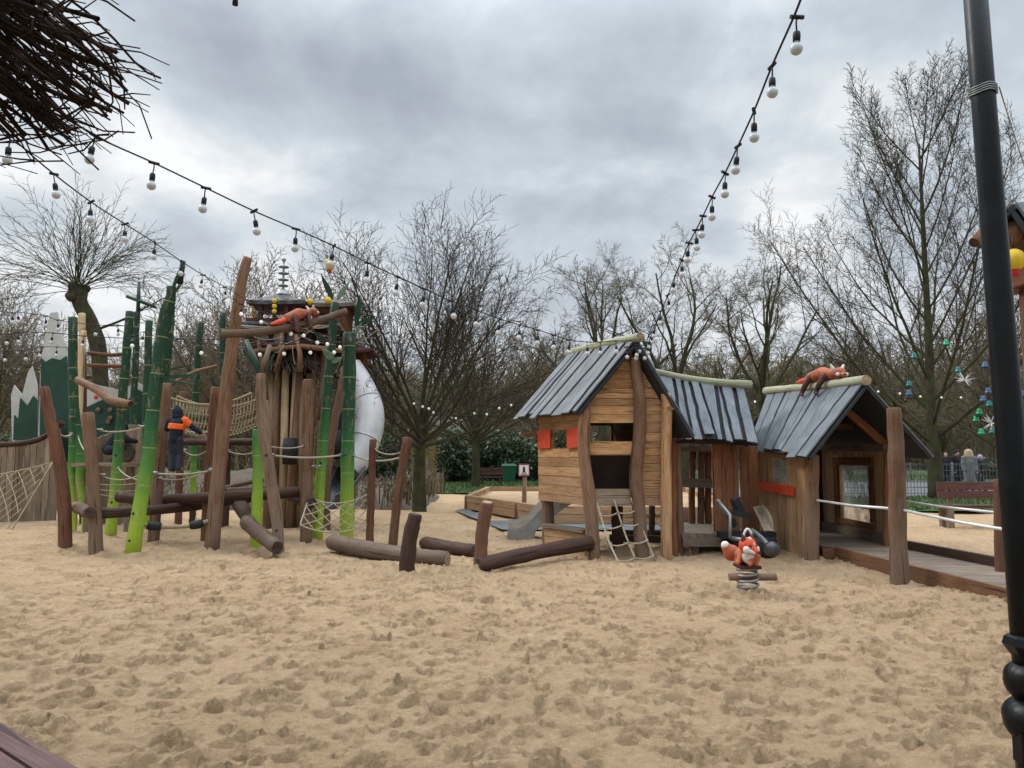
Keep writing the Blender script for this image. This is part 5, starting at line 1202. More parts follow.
# slide of the house
ts = thing('metal_slide', (.05, 15.0, 0), 'short stainless steel slide coming down at the left of the large play house', 'slide')
prof = [(1.3, .98), (1.0, .95), (.66, .75), (.42, .5), (.24, .33), (.06, .275), (-.07, .27)]; PS = [Vector((x, 15.0-.12*(x), z)) for x, z in [tuple(q) for q in spline(prof, 18)]]
mb = MB(); wd = .46
for sec, (y0, y1, h0, h1) in {'bed': (-wd/2, wd/2, 0, .02), 'l': (-wd/2-.03, -wd/2, -.06, .075), 'r': (wd/2, wd/2+.03, -.06, .075)}.items():
    b = len(mb.v)
    for p in PS: mb.v += [p+Vector((0, y0, h0)), p+Vector((0, y1, h0)), p+Vector((0, y1, h1)), p+Vector((0, y0, h1))]
    for i in range(len(PS)-1):
        for x, y in ((0, 1), (1, 2), (2, 3), (3, 0)): mb.face([b+4*i+x, b+4*i+y, b+4*i+4+y, b+4*i+4+x][::-1], [(0, 0)]*4, .5)
    mb.face([b, b+1, b+2, b+3], [(0, 0)]*4, .5); e = b+4*(len(PS)-1); mb.face([e+3, e+2, e+1, e], [(0, 0)]*4, .5)
part('chute', mb, M['steel'], ts)
mb = MB()
for s in (-1, 1):
    y = 15.0+s*(wd/2+.015); th = .012
    poly = [(-.07, .22), (.07, .225), (.26, .285), (.44, .46), (.68, .7), (1.02, .9), (1.25, .93), (1.25, .75), (1.0, .62), (.45, .18), (.40, -.1), (-.07, -.1)]
    n = len(poly); b = len(mb.v)
    mb.v += [Vector((x, y-.12*x-th, z)) for x, z in poly] + [Vector((x, y-.12*x+th, z)) for x, z in poly]
    mb.face(list(range(b, b+n))[::-1], [(0, 0)]*n, .5); mb.face(list(range(b+n, b+2*n)), [(0, 0)]*n, .5)
    for i in range(n): j = (i+1) % n; mb.face([b+i, b+j, b+n+j, b+n+i], [(0, 0)]*4, .5)
mb.box((-.075, 15.0, .06), (.02, wd+.04, .36))
part('side_panel', mb, M['galv'], ts)
# rope net entrance
mb = MB(); tops = [(597, 503), (614, 500), (631, 498)]; bots = [(620, 566), (637, 563), (655, 561)]; nodes = []
for (tx_, ty), (bx, by) in zip(tops, bots):
    a = at(tx_, ty, 12.28); b = G(bx, by, -.03); mid = a.lerp(b, .5)+Vector((rnd(-.02, .02), 0, -.05)); L_ = [Vector(p) for p in spline([a, mid, b], 12)]; nodes.append(L_); mb.tube(L_, .014, 6)
for k in (2, 4, 7, 10):
    for i in (0, 1):
        kk = min(11, max(1, k+(i*1)-0)); a = nodes[i][min(11, k)]; b = nodes[i+1][min(11, k)]; rope_geo(mb, a, b, .03, .013)
        for p in (a, b): mb.ball(p, .026, 8, 6)
solo('climbing_net', mb, M['rope'], (1.75, 11.9, 0), 'small pale rope net ladder hanging from the entrance of the large play house', 'net')
# ---- link house
H2 = thing('play_house', (3.5, 13.6, 0), 'open link shelter with a sagging grey plank roof between the two larger play houses', 'play house', 'crooked wooden play houses')
R0, R1, E0, E1 = Vector((2.62, 13.9, 3.05)), Vector((4.30, 14.1, 2.82)), Vector((2.66, 12.9, 1.90)), Vector((4.16, 13.0, 1.84)); K0, K1 = Vector((2.7, 15.3, 1.9)), Vector((4.5, 15.3, 1.85))
roof_slope('roof', R0, R1, E0, E1, H2, 8, 15, tj=.14); roof_slope('roof', R0, R1, K0, K1, H2, 7, 16)
mb = MB(); d = (R1-R0).normalized(); P = [R0-d*.02+Vector((0, -.02, .06)), R0.lerp(R1, .35)+Vector((0, -.02, .02)), R0.lerp(R1, .7)+Vector((0, -.02, .03)), R1+d*.1+Vector((0, -.02, .08))]
mb.tube([Vector(p) for p in spline(P, 14)], [.06+.03*i/13 for i in range(14)], 12, jit=.05, capmi=1); part('ridge_log', mb, [M['log_green'], M['endgrain']], H2)
random.seed(111)
hpost(H2, [(674, 545, 7), (673, 500, 7), (672, 440, 7), (672, 425, 7)], 13.1, 'board_red', jit=.05)
hpost(H2, [(680, 541, 7.5), (679, 500, 7.5), (678, 450, 7), (678, 430, 7)], 13.2, 'post', jit=.05)
mb = MB(); plank_wall(mb, (3.46, 13.35), (3.90, 13.3), .05, lambda s: 1.80, (), .17, .05, True); part('board_panel', mb, M['board_red'], H2)
mb = MB(); plank_wall(mb, (3.97, 13.42), (4.32, 13.6), .05, lambda s: 1.75, (), .15, .05, True); part('board_panel', mb, M['board_red'], H2)
for px in (692, 701, 708):
    hpost(H2, [(px, 520, 6.5), (px, 470, 6.5), (px+1, 447, 6.5)], 15.0, 'board_red' if px != 701 else 'post', jit=.04)
mb = MB(); mb.beam((2.9, 14.85, 1.08), (3.9, 14.85, 1.06), .06, .17); mb.beam((2.9, 14.9, 1.72), (4.4, 14.9, 1.72), .08, .1); part('rail_board', mb, M['board_grey'], H2)
mb = MB(); mb.beam((2.75, 13.16, 1.86), (4.2, 13.2, 1.81), .08, .1); part('eave_beam', mb, M['log'], H2)
mb = MB()
for k in range(11): mb.hexa([(2.86+k*.135, 13.08, .22), (2.86+k*.135+.125, 13.08, .22), (2.86+k*.135+.125, 15.2, .22), (2.86+k*.135, 15.2, .22), (2.86+k*.135, 13.08, .29), (2.86+k*.135+.125, 13.08, .29), (2.86+k*.135+.125, 15.2, .29), (2.86+k*.135, 15.2, .29)])
part('deck', mb, M['board_grey'], H2)
mb = MB(); mb.beam((2.86, 13.05, .15), (3.5, 13.04, .15), .05, .14); mb.box((3.1, 13.2, 0), (.1, .1, .3)); part('deck_fascia', mb, M['board_grey'], H2)
# ---- house with the deck
H3 = thing('play_house', (5.4, 13.6, 0), 'low open-ended play house with red window sill and an orange animal figure on its ridge', 'play house', 'crooked wooden play houses')
RF, RB = Vector((5.40, 11.65, 2.69)), Vector((5.20, 15.5, 2.85)); EF, EB = Vector((4.38, 11.4, 1.56)), Vector((4.46, 14.5, 1.72)); QF, QB = Vector((6.56, 12.0, 1.56)), Vector((6.5, 15.6, 1.66))
roof_slope('roof', RF, RB, EF, EB, H3, 9, 27, tj=.12); roof_slope('roof', RF, RB, QF, QB, H3, 9, 26)
mb = MB(); d = (RB-RF).normalized(); P = [RF-d*.05+Vector((-.02, 0, .045)), RF.lerp(RB, .5)+Vector((-.02, 0, .03)), RB+d*.1+Vector((-.02, 0, .05))]
mb.tube([Vector(p) for p in spline(P, 14)], [.078]*14, 12, jit=.05, capmi=1); part('ridge_log', mb, [M['log_green'], M['endgrain']], H3)
random.seed(121)
SA, SB = (4.52, 14.3), (4.76, 12.25); dS = Vector((SB[0]-SA[0], SB[1]-SA[1])); LS = dS.length
def s_side(px):
    m = (px-512)/F; t = (m*SA[1]-SA[0])/(dS.x-m*dS.y); return t*LS
w0, w1 = s_side(771), s_side(786)
mb = MB(); plank_wall(mb, SA, SB, -.1, lambda s: 1.70-.12*s/LS, [(w0, w1, 1.14, 1.56)], .16, .05, True); sw = part('side_wall', mb, M['board'], H3)
ns = Vector((dS.y, -dS.x, 0)).normalized(); ns = ns if ns.x < 0 else -ns
def ons(s, z, off): return Vector((SA[0]+dS.x*s/LS, SA[1]+dS.y*s/LS, z)) + ns*off
a, b = s_side(759), s_side(795)
mb = MB(); mb.hexa([ons(a, .99, .035), ons(b, .93, .035), ons(b, .93, .075), ons(a, .99, .075), ons(a, 1.13, .035), ons(b, 1.08, .035), ons(b, 1.08, .075), ons(a, 1.13, .075)]); part('red_sill', mb, M['redpaint'], sw)
mb = MB(); mb.hexa([ons(w0, 1.14, .0), ons(w1, 1.14, .0), ons(w1, 1.14, .01), ons(w0, 1.14, .01), ons(w0, 1.56, .0), ons(w1, 1.56, .0), ons(w1, 1.56, .01), ons(w0, 1.56, .01)]); part('window_pane', mb, M['pane'], sw)
hpost(H3, [(811, 558, 14), (812, 510, 13.5), (812, 456, 13)], 12.15, 'post', jit=.05)
X3 = 6.2; y0, y1 = 12.65, 15.7
def yof(px): return X3*F/(px-512)
wa, wb = yof(838), yof(869)   # far and near edge of the window in the right wall
mb = MB(); plank_wall(mb, (X3, y1), (X3, y0), .15, lambda s: 1.74, [(y1-wa, y1-wb, .42, 1.42)], .155, .05, True); rw = part('inner_wall', mb, M['board_pale'], H3)
mb = MB(); mb.hexa([(X3-.005, wb, .42), (X3+.005, wb, .42), (X3+.005, wa, .42), (X3-.005, wa, .42), (X3-.005, wb, 1.42), (X3+.005, wb, 1.42), (X3+.005, wa, 1.42), (X3-.005, wa, 1.42)]); part('window_pane', mb, M['pane'], rw)
mb = MB()
for za, zb in ((.34, .44), (1.42, 1.56)): mb.box((X3-.04, (wa+wb)/2, (za+zb)/2), (.05, wa-wb+.34, zb-za))
for yy in (wa+.085, wb-.085): mb.box((X3-.045, yy, .93), (.04, .15, .96))
part('window_frame', mb, M['board_red'], rw)
mb = MB(); mb.beam((X3-.05, y0, .22), (X3-.05, y1, .22), .06, .16); mb.beam((X3-.06, y0, 1.72), (X3-.06, y1, 1.76), .08, .12); part('wall_plate', mb, M['board_grey'], rw)
mb = MB(); plank_wall(mb, (4.6, 15.4), (6.2, 15.4), .0, lambda s: 2.75-abs(s-.65)*1.15, (), .16, .05, True); part('back_wall', mb, M['interior'], H3)  # unseen end wall, added and coloured near-black to darken the interior
mb = MB(); mb.beam((5.36, 12.9, 2.60), (6.25, 12.75, 1.72), .08, .13); mb.beam((5.05, 13.4, 2.1), (5.95, 13.4, 2.1), .08, .1); part('rafter', mb, M['board_red'], H3)
hpost(H3, [(888, 545, 9), (888, 500, 9), (889, 452, 9)], 12.55, 'board_red', jit=.05)
# deck
dk = thing('wooden_deck', (5.6, 10.5, 0), 'low wooden deck walkway running out of the open play house toward the black pole', 'deck')
mb = MB(); n = 34
for k in range(n):
    y0_, y1_ = 15.3-k*(15.3-7.4)/n, 15.3-(k+1)*(15.3-7.4)/n+.012
    def xl(y): return 4.98 if y > 12.3 else 5.15+(12.3-y)*.075
    def xr(y): return 6.14 if y > 12.3 else 6.12+(12.3-y)*.09
    mb.hexa([(xl(y1_), y1_, .10), (xr(y1_), y1_, .10), (xr(y0_), y0_, .10), (xl(y0_), y0_, .10), (xl(y1_), y1_, .145), (xr(y1_), y1_, .145), (xr(y0_), y0_, .145), (xl(y0_), y0_, .145)])
part('deck_boards', mb, M['board_grey'], dk)
mb = MB(); mb.beam((5.10, 12.25, .06), (5.47, 7.4, .06), .06, .2); mb.beam((4.9, 12.32, .04), (5.1, 12.28, .04), .06, .18); part('fascia_board', mb, M['board_red'], dk)
mb = MB(); mb.beam((6.17, 12.2, .16), (6.62, 7.4, .16), .09, .22); part('edge_beam', mb, M['log'], dk)
# posts and pipes of the deck rail
post([(899, 579, 17.6), (898, 540, 17.2), (897, 500, 16.2), (896, 450, 15.6), (894, 409, 14.4)], 9.97, 'post', 'stout smooth tan post in front of the house with the deck', group='deck posts', jit=.04)
post([(1000, 566, 9), (999, 520, 8.5), (998, 480, 8.5)], 9.85, 'post_red', 'short brown post beside the black pole at the far side of the deck', group='deck posts')
mb = MB(); org, _, _ = post_geo(mb, [(1046, 640, 17), (1045, 560, 17), (1044, 455, 16)], 7.75); t = thing('wooden_post', org, 'tan deck post out at the right end of the near pipe rail', 'post', 'deck posts'); part('shaft', mb, [M['post'], M['endgrain']], t)
def pipe(a, b, label, r=.018):
    mb = MB(); mb.tube([a, Vector(a).lerp(b, .5)-Vector((0, 0, .02)), b], r, 8); solo('pipe_rail', mb, M['railwhite'], a, label, 'rail', 'pale pipe rails of the deck')
pa = at(896, 509, 10.0)
pipe(at(815, 500, 12.1), pa, 'pale pipe rail from the house corner post to the stout tan post')
pipe(pa + Vector((.02, -.02, 0)), at(1044, 536, 7.75), 'pale pipe rail from the stout tan post toward the black pole')
pipe(at(892, 499, 12.5), at(999, 513, 9.9), 'pale pipe rail on the far side of the deck in front of the maroon bench')
a_ = RF.lerp(RB, .12); red_panda(RF.lerp(RB, .36)+Vector((-.03, 0, .09)), (RF-RB), .72, 'orange red panda figure lying on the ridge log of the house with the deck', 1.5)
# ---- sand digger between the houses
sdg = thing('sand_digger', (3.95, 12.8, 0), 'black and grey sand digger toy with a long arm and scoop below the red sill', 'sand digger')
c = Vector((3.95, 12.75, 0)); mb = MB(); mb.lathe(c, [(0, -.1), (.36, -.1), (.38, .22), (.33, .28), (0, .28)], 18); mb.box(c+Vector((-.1, .05, .3)), (.9, .3, .1)); part('turntable_base', mb, M['rubber'], sdg)
mb = MB(); mb.tube([at(735, 525, 12.8), at(722, 508, 12.7), at(717, 500, 12.7)], [.05, .045, .04], 8); mb.tube([at(717, 500, 12.7), at(730, 515, 12.5), at(730, 538, 12.4)], [.03, .03, .03], 8); mb.tube([at(730, 538, 12.4), at(745, 540, 12.2)], [.03, .03], 8); part('bent_arm', mb, M['galv'], sdg)
mb = MB(); mb.box(at(741, 514, 12.7), (.26, .24, .1), Matrix.Rotation(.3, 3, 'Y')); mb.box(at(738, 507, 12.8), (.1, .26, .3), Matrix.Rotation(-.4, 3, 'Y')); part('seat', mb, M['rubber'], sdg)
mb = MB(); S = [Vector(p) for p in spline([at(752, 530, 12.4), at(762, 538, 11.6), at(768, 545, 11.2), at(771, 549, 11.0)], 10)]; mb.tube(S, .03, 8); part('scoop_arm', mb, M['galv'], sdg)
c = at(772, 549, 10.95); mb = MB(); prof = [(0, -.14), (.08, -.12), (.13, -.05), (.145, .03), (.135, .03), (.12, -.05), (.07, -.1), (0, -.12)]; mb.lathe((0, 0, 0), prof, 16)
rt = Matrix.Rotation(R(-55), 3, 'X') @ Matrix.Rotation(R(15), 3, 'Y')
mb.v = [rt @ (Vector(v)*.8)+c for v in mb.v]; part('scoop', mb, M['darksteel'], sdg)
mb = MB(); P = [at(753, 507, 13.3), at(764, 505, 13.0), at(772, 516, 12.8), at(774, 531, 12.6), at(764, 531, 12.7)]; b = len(mb.v); mb.v += P + [p+Vector((.02, .06, 0)) for p in P]
mb.face([4, 3, 2, 1, 0], [(p.x, p.z) for p in reversed(P)], .5); mb.face([5, 6, 7, 8, 9], [(p.x, p.z) for p in P], .5)
for i in range(5): j = (i+1) % 5; mb.face([i, j, 5+j, 5+i], [(0, 0)]*4, .4)
solo('leaning_board', mb, M['board_grey'], at(764, 531, 12.7), 'rounded grey board leaning beside the sand digger under the red sill', 'board')
# ------------------------------------------------------------------ spring rider
def capsule(mb, a, b, r0, r1, n=10):
    a = Vector(a); b = Vector(b); mb.tube([a.lerp(b, i/4) for i in range(5)], [r0+(r1-r0)*i/4 for i in range(5)], n); mb.ball(a, r0, n, 6); mb.ball(b, r1, n, 6)
def spring_rider():
    g = G(748, 594); L = Vector((g.x, g.y, 0)); s = g.y/F
    t = thing('spring_rider', L, 'orange fox-shaped spring rider on a grey coil in the sand', 'spring rider')
    def W(px, py, dy=0.): return at(px, py, L.y+dy)
    mb = MB(); n = 90; pts = []
    for i in range(n+1):
        a = i/n*5*2*PI; pts.append(L + Vector((.115*math.cos(a), .115*math.sin(a), -.02+.33*i/n)))
    mb.tube(pts, .017, 8); part('coil_spring', mb, M['galv'], t)
    mb = MB(); mb.lathe(L, [(0, -.05), (.15, -.05), (.16, .02), (0, .03)], 18); part('base_plate', mb, M['galv'], t)
    mb = MB(); z = W(748, 577).z; a = Vector((W(729, 577).x, L.y, z)); b = Vector((W(776, 577).x, L.y, z)); mb.tube([a, a.lerp(b, .5), b], [.042]*3, 10); part('foot_bar', mb, [M['post'], M['endgrain']], t)
    zb = W(748, 555).z; c = Vector((L.x, L.y, zb))
    Rq = Matrix.Rotation(R(-38), 3, 'Z')
    def Q(x, y, z): return c+Rq @ Vector((x, y, z))
    mb = MB(); mb.ball(Q(-.03, .06, .0), (.13, .17, .105), 16, 10, rot=Rq); mb.ball(Q(.05, -.05, .02), (.11, .12, .115), 14, 10, rot=Rq); capsule(mb, Q(.05, -.06, .03), Q(.06, -.1, .1), .085, .075)
    for sx in (-.1, .1): capsule(mb, Q(sx-.03, .08, -.02), Q(sx, -.03, -.09), .065, .04)
    for sx in (-.04, .1): capsule(mb, Q(sx, -.1, .0), Q(sx+.01, -.2, -.075), .038, .028)
    fpart('body', mb, M['pandared'], t, .012, 4)
    mb = MB(); mb.ball(Q(.065, -.13, .0), (.07, .055, .085), 12, 8, rot=Rq); part('white_chest', mb, M['pandawhite'], t)
    mb = MB(); capsule(mb, Q(-.12, .1, -.02), Q(-.22, .08, .0), .07, .1); capsule(mb, Q(-.22, .08, .0), Q(-.27, .04, .07), .1, .06); tl = fpart('tail', mb, M['pandared'], t, .013, 3)
    mb = MB(); mb.ball(Q(-.275, .03, .09), (.05, .055, .05), 10, 8); part('tail_tip', mb, M['pandawhite'], tl)
    h = Q(.06, -.12, .125); fd = (Matrix.Rotation(R(-12), 3, 'Z') @ Vector((.62, -.75, -.18))).normalized(); sd = fd.cross(Vector((0, 0, -1))).normalized()
    mb = MB(); mb.ball(h, (.105, .105, .095), 16, 10); capsule(mb, h+fd*.06-Vector((0, 0, .015)), h+fd*.15-Vector((0, 0, .03)), .06, .026)
    hd = fpart('head', mb, M['redpaint'], t, .011, 3)
    for sg in (1, -1):
        mb = MB(); mb.ball(h+fd*.055+sd*sg*.075-Vector((0, 0, .03)), (.042, .042, .045), 10, 8); capsule(mb, h+fd*.085+sd*sg*.04-Vector((0, 0, .04)), h+fd*.13+sd*sg*.015-Vector((0, 0, .045)), .026, .018); fpart('white_cheek', mb, M['pandawhite'], hd, .009, 2)
        mb = MB(); mb.ball(h+fd*.09+sd*sg*.045+Vector((0, 0, .022)), .0145, 10, 8); part('eye', mb, M['inkblack'], hd)
        mb = MB(); capsule(mb, h+sd*sg*.06+Vector((0, 0, .065)), h+sd*sg*.085+Vector((0, 0, .135)), .036, .01, 10); er = fpart('ear', mb, M['pandadark'], hd, .008, 2)
    mb = MB(); capsule(mb, h+fd*.03+Vector((0, 0, .09)), h+fd*.105+Vector((0, 0, .035)), .016, .012, 8); part('white_stripe', mb, M['pandawhite'], hd)
    mb = MB(); mb.ball(h+fd*.178-Vector((0, 0, .03)), .018, 10, 8); part('nose', mb, M['inkblack'], hd)
    mb = MB(); mb.box(Q(0, 0, -.125), (.24, .3, .035)); mb.lathe(Q(0, 0, -.165), [(.0, 0), (.12, 0), (.12, .025), (.0, .025)], 16); part('seat_plate', mb, M['darkred'], t)
    mb = MB(); P = [Vector((W(744, 548).x, L.y+.02, W(748, 546).z)), Vector((W(744, 536).x, L.y+.02, W(748, 536).z)), Vector((W(748, 529).x, L.y+.02, W(748, 529).z)), Vector((W(753, 536).x, L.y+.02, W(748, 536).z)), Vector((W(753, 548).x, L.y+.02, W(748, 546).z))]
    mb.tube([Vector(p) for p in spline(P, 18)], .015, 8); part('grab_handle', mb, M['railwhite'], t)
spring_rider()
# ------------------------------------------------------------------ bench, fences, hut, bins, sign
def park_bench(c, yaw, w, label, slat, legm, h=.46, back=.92):
    t = thing('park_bench', c, label, 'bench', 'park benches'); Rm = Matrix.Rotation(yaw, 3, 'Z'); c = Vector(c)
    def B(nm, items, m):
        mb = MB()
        for ce, sz in items: mb.box(c+Rm @ Vector(ce), sz, Rm)
        return part(nm, mb, m, t)
    B('backrest', [((0, 0, back-.08), (w, .05, .17)), ((0, -.01, back-.27), (w, .05, .17))], slat)
    B('seat', [((0, .12, h), (w, .13, .05)), ((0, .27, h), (w, .13, .05)), ((0, .42, h), (w, .13, .05))], slat)
    for s in (-1, 1): B('leg', [((s*w*.36, .04, h/2-.05), (.12, .14, h+.05)), ((s*w*.36, .36, h/2-.05), (.12, .14, h+.05)), ((s*w*.36, .2, h-.07), (.11, .4, .08)), ((s*w*.36, .03, h+.2), (.08, .05, .5))], legm)
    return t
q = G(980, 528); park_bench((q.x+.1, q.y, 0), R(-4), 1.95, 'maroon slatted bench standing in the sand behind the deck rail', M['bench_red'], M['post_grey'], .46, 1.0)
q = at(491, 487, 40); park_bench((q.x, 40, 0), R(3), 1.25, 'brown slatted bench beside the green wheelie bin far behind the raised sand bed', M['bench_red'], M['log'], .46, .95)
def mesh_fence(name, p0, p1, h, label, n, mat, wire=.006, step=.1, rail=True):
    p0 = Vector(p0); p1 = Vector(p1); c = p0.lerp(p1, .5); t = thing(name, (c.x, c.y, 0), label, 'fence'); mb = MB(); L = (p1-p0).length
    for i in range(n+1):
        p = p0.lerp(p1, i/n); pm = MB(); pm.tube([p+Vector((0, 0, -.1)), p+Vector((0, 0, h+.06))], [.035, .035], 8); part('post', pm, mat, t)
    k = int(L/step)
    for i in range(k+1): p = p0.lerp(p1, i/k); mb.beam(p+Vector((0, 0, .05)), p+Vector((0, 0, h)), wire*2, wire*2, (1, 0, 0))
    for z in [.06+.2*j for j in range(int(h/.2)+1)]+[h]: mb.beam(p0+Vector((0, .012, z)), p1+Vector((0, .012, z)), wire*2.4, wire*3)
    part('wire_panel', mb, mat, t)
mesh_fence('wire_fence', (11.0, 27.3, 0), (25, 27.9, 0), 1.3, 'grey wire mesh fence behind the tall tree and maroon bench', 6, M['wire'], .007, .12)
mesh_fence('wire_fence', (-7, 45.5, 0), (7, 46, 0), 1.25, 'bluish wire mesh fence far behind the raised sand bed', 7, M['wire'], .009, .2)
mesh_fence('wire_fence', (11.0, 27.4, 0), (10.9, 44, 0), 1.3, 'grey wire mesh fence running back from the tall tree', 6, M['wire'], .008, .25)
mesh_fence('wire_fence', (7.0, 46, 0), (24, 46.5, 0), 1.1, 'grey wire mesh fence far behind the play houses', 8, M['wire'], .009, .25)
# flat roofed shed
q = at(517, 470, 50); t = thing('flat_roofed_shed', (q.x, 50, 0), 'low dark shed with a pale flat roof behind the wire fence', 'shed')
mb = MB(); plank_wall(mb, (q.x-1.9, 50), (q.x+1.9, 50), -.1, lambda s: 1.75, (), .2, .06, True); plank_wall(mb, (q.x-1.9, 52.5), (q.x-1.9, 50), -.1, lambda s: 1.75, (), .2, .06, True); plank_wall(mb, (q.x+1.9, 50), (q.x+1.9, 52.5), -.1, lambda s: 1.75, (), .2, .06, True); part('wall', mb, M['log'], t)
mb = MB(); mb.box((q.x, 51.2, 1.83), (4.4, 3.1, .12)); part('roof', mb, M['rooflight'], t)
# ochre hut
q = at(441, 470, 48); t = thing('ochre_hut', (q.x, 48, 0), 'ochre plank hut with a small white-framed window behind the dome-crowned tree', 'hut')
mb = MB(); x = q.x
plank_wall(mb, (x-1.9, 48), (x+1.1, 48), -.1, lambda s: 3.0, (), .22, .06); plank_wall(mb, (x+1.1, 48), (x+1.1, 51), -.1, lambda s: 3.0, (), .22, .06); plank_wall(mb, (x-1.9, 51), (x-1.9, 48), -.1, lambda s: 3.0, (), .22, .06); part('wall', mb, M['yellowhut'], t)
mb = MB(); mb.hexa([(x-2.2, 47.7, 3.0), (x+1.4, 47.7, 3.0), (x+1.4, 51.3, 3.0), (x-2.2, 51.3, 3.0), (x-2.0, 49.3, 4.1), (x+1.2, 49.3, 4.1), (x+1.2, 49.7, 4.1), (x-2.0, 49.7, 4.1)]); part('roof', mb, M['thatchgrey'], t)
mb = MB(); wx = at(444, 442, 47.9)
for dx, dz, w, h in ((0, .26, .62, .1), (0, -.26, .62, .1), (.26, 0, .1, .42), (-.26, 0, .1, .42)): mb.box((wx.x+dx, 47.92, wx.z+dz), (w, .06, h))
wf = part('window_frame', mb, M['white'], t)
mb = MB(); mb.box((wx.x, 47.95, wx.z), (.42, .02, .42)); part('window_pane', mb, M['inkblack'], wf)
# wheelie bin
q = at(509, 482, 44); t = thing('wheelie_bin', (q.x, 44, 0), 'dark green wheelie bin beside the far brown bench', 'bin'); c = Vector((q.x, 44, 0))
def frus(mb, c, w0, d0, w1, d1, z0, z1): mb.hexa([c+Vector((sx*w0/2, sy*d0/2, z0)) for sx, sy in ((-1, -1), (1, -1), (1, 1), (-1, 1))]+[c+Vector((sx*w1/2, sy*d1/2, z1)) for sx, sy in ((-1, -1), (1, -1), (1, 1), (-1, 1))])
mb = MB(); frus(mb, c, .62, .55, .86, .72, .08, .95); frus(mb, c, .9, .76, .9, .76, .95, 1.0); part('bin_body', mb, M['binGreen'], t)
mb = MB(); frus(mb, c+Vector((0, 0, 0)), .92, .8, .74, .6, 1.003, 1.12); part('lid', mb, M['binGreen'], t)
for s in (-1, 1): mb = MB(); mb.tube([c+Vector((s*.36, .25, .1)), c+Vector((s*.42, .25, .1))], [.11, .11], 12); part('wheel', mb, M['rubber'], t)
# sign on a post
q = G(524, 520); d = q.y; t = thing('sign_post', (q.x, d, 0), 'small white notice with red symbol on a brown wooden post by the sand bed', 'sign'); mb = MB(); mb.tube([(q.x, d, -.2), (q.x+.01, d, .6), (q.x+.02, d, 1.06)], [.062, .06, .055], 10, jit=.05); part('post', mb, [M['post'], M['endgrain']], t)
c = at(524, 470, d-.08); mb = MB(); mb.box(c, (.28, .02, .30)); nb = part('notice_board', mb, M['white'], t)
mb = MB(); y = c.y-.014
for dz in (.138, -.138): mb.box((c.x, y, c.z+dz), (.28, .006, .022))
for dx in (.13, -.13): mb.box((c.x+dx, y, c.z), (.02, .006, .25))
mb.box((c.x, y, c.z-.1), (.16, .006, .018)); part('red_border', mb, M['ink'], nb)
mb = MB(); mb.ball((c.x, y, c.z+.055), (.028, .006, .028), 10, 6); mb.box((c.x, y, c.z-.01), (.055, .006, .09)); mb.box((c.x, y-.001, c.z-.05), (.1, .006, .02)); part('printed_figure', mb, M['inkblack'], nb)
# raised sand bed with timber edging
t = thing('raised_sand_bed', (2, 20, 0), 'raised timber-edged sand bed on short legs behind the large play house', 'sand bed')
Bp = [(-1.28, 22.3), (.75, 17.6), (5.2, 17.2), (6.2, 27.5), (-.85, 28.3)]; mb = MB()
for i in range(5):
    a = Vector((*Bp[i], 0)); b = Vector((*Bp[(i+1) % 5], 0))
    mb.beam(a+Vector((0, 0, .18)), b+Vector((0, 0, .18)), .12, .2); mb.beam(a+Vector((0, 0, .37)), b+Vector((0, 0, .37)), .14, .17)
part('edging_beam', mb, M['board'], t)
for i in range(5):
    a = Vector((*Bp[i], 0)); b = Vector((*Bp[(i+1) % 5], 0))
    for f in (.0, .35, .7):
        p = a.lerp(b, f); mb = MB(); mb.tube([p+Vector((0, -.05, -.2)), p+Vector((0, -.05, .43))], [.09, .085], 9, jit=.05); part('leg', mb, [M['post_red'], M['endgrain']], t)
BED = part('bed_sand', (lambda b: (b.quad([(x, y, .3) for x, y in Bp]), b)[1])(MB()), M['soil'], t)
# ------------------------------------------------------------------ black pole at the right
pl = thing('black_pole', (at(1008, 455, 3.25).x, 3.25, 0), 'tall black metal pole with dark swollen knobs near its base at the right edge', 'pole')
px_, py_ = pl.location.x-.006, 3.25; mb = MB(); mb.tube([(px_+.05, py_, .2), (px_+.024, py_, 1.5), (px_-.006, py_, 3), (px_-.035, py_, 4.6)], [.06, .056, .049, .046], 18, jit=0); part('shaft', mb, M['black'], pl)
zb = [at(1012, y, 3.2).z for y in (640, 664, 672, 700, 712, 742, 768)]
mb = MB(); c0 = Vector((px_+.05, py_, 0)); mb.lathe(c0, [(.058, zb[0]+.02), (.09, zb[0]), (.1, zb[0]-.03), (.07, zb[1]+.02), (.062, zb[1])], 7, sm=False); part('flared_collar', mb, M['black'], pl)
for za, zc, r in ((zb[1], zb[3], .115), (zb[3]-.005, zb[5], .13)):
    mb = MB(); m = (za+zc)/2; hgt = abs(za-zc)/2*1.15; mb.ball((px_+.065, py_, m), (r, r, hgt), 20, 12)
    for k in range(5): a = k*1.26+.5; mb.ball((px_+.065+.045*math.cos(a), py_+.045*math.sin(a), m-.01), (r*.66, r*.66, hgt*1.02), 14, 10)
    part('swollen_knob', mb, M['black'], pl)
mb = MB(); mb.lathe((px_+.06, py_, 0), [(.09, zb[5]+.05), (.085, zb[6]), (.075, -.1)], 14); mb.box((px_-.015, py_-.02, zb[5]-.03), (.05, .06, .12)); part('pedestal', mb, M['black'], pl)
tw = thing('tie_wire', at(986, 92, 3.2), 'grey wire tied in coils around the black pole', 'wire'); mb = MB(); z0 = at(985, 92, 3.25).z; pts = []
for i in range(61): a = i/60*4*2*PI; pts.append(Vector((px_-.008+.053*math.cos(a), py_+.053*math.sin(a), z0-.02+.04*i/60+.004*math.sin(a*3))))
mb.tube(pts, .0035, 5); part('coil', mb, M['galv'], tw)
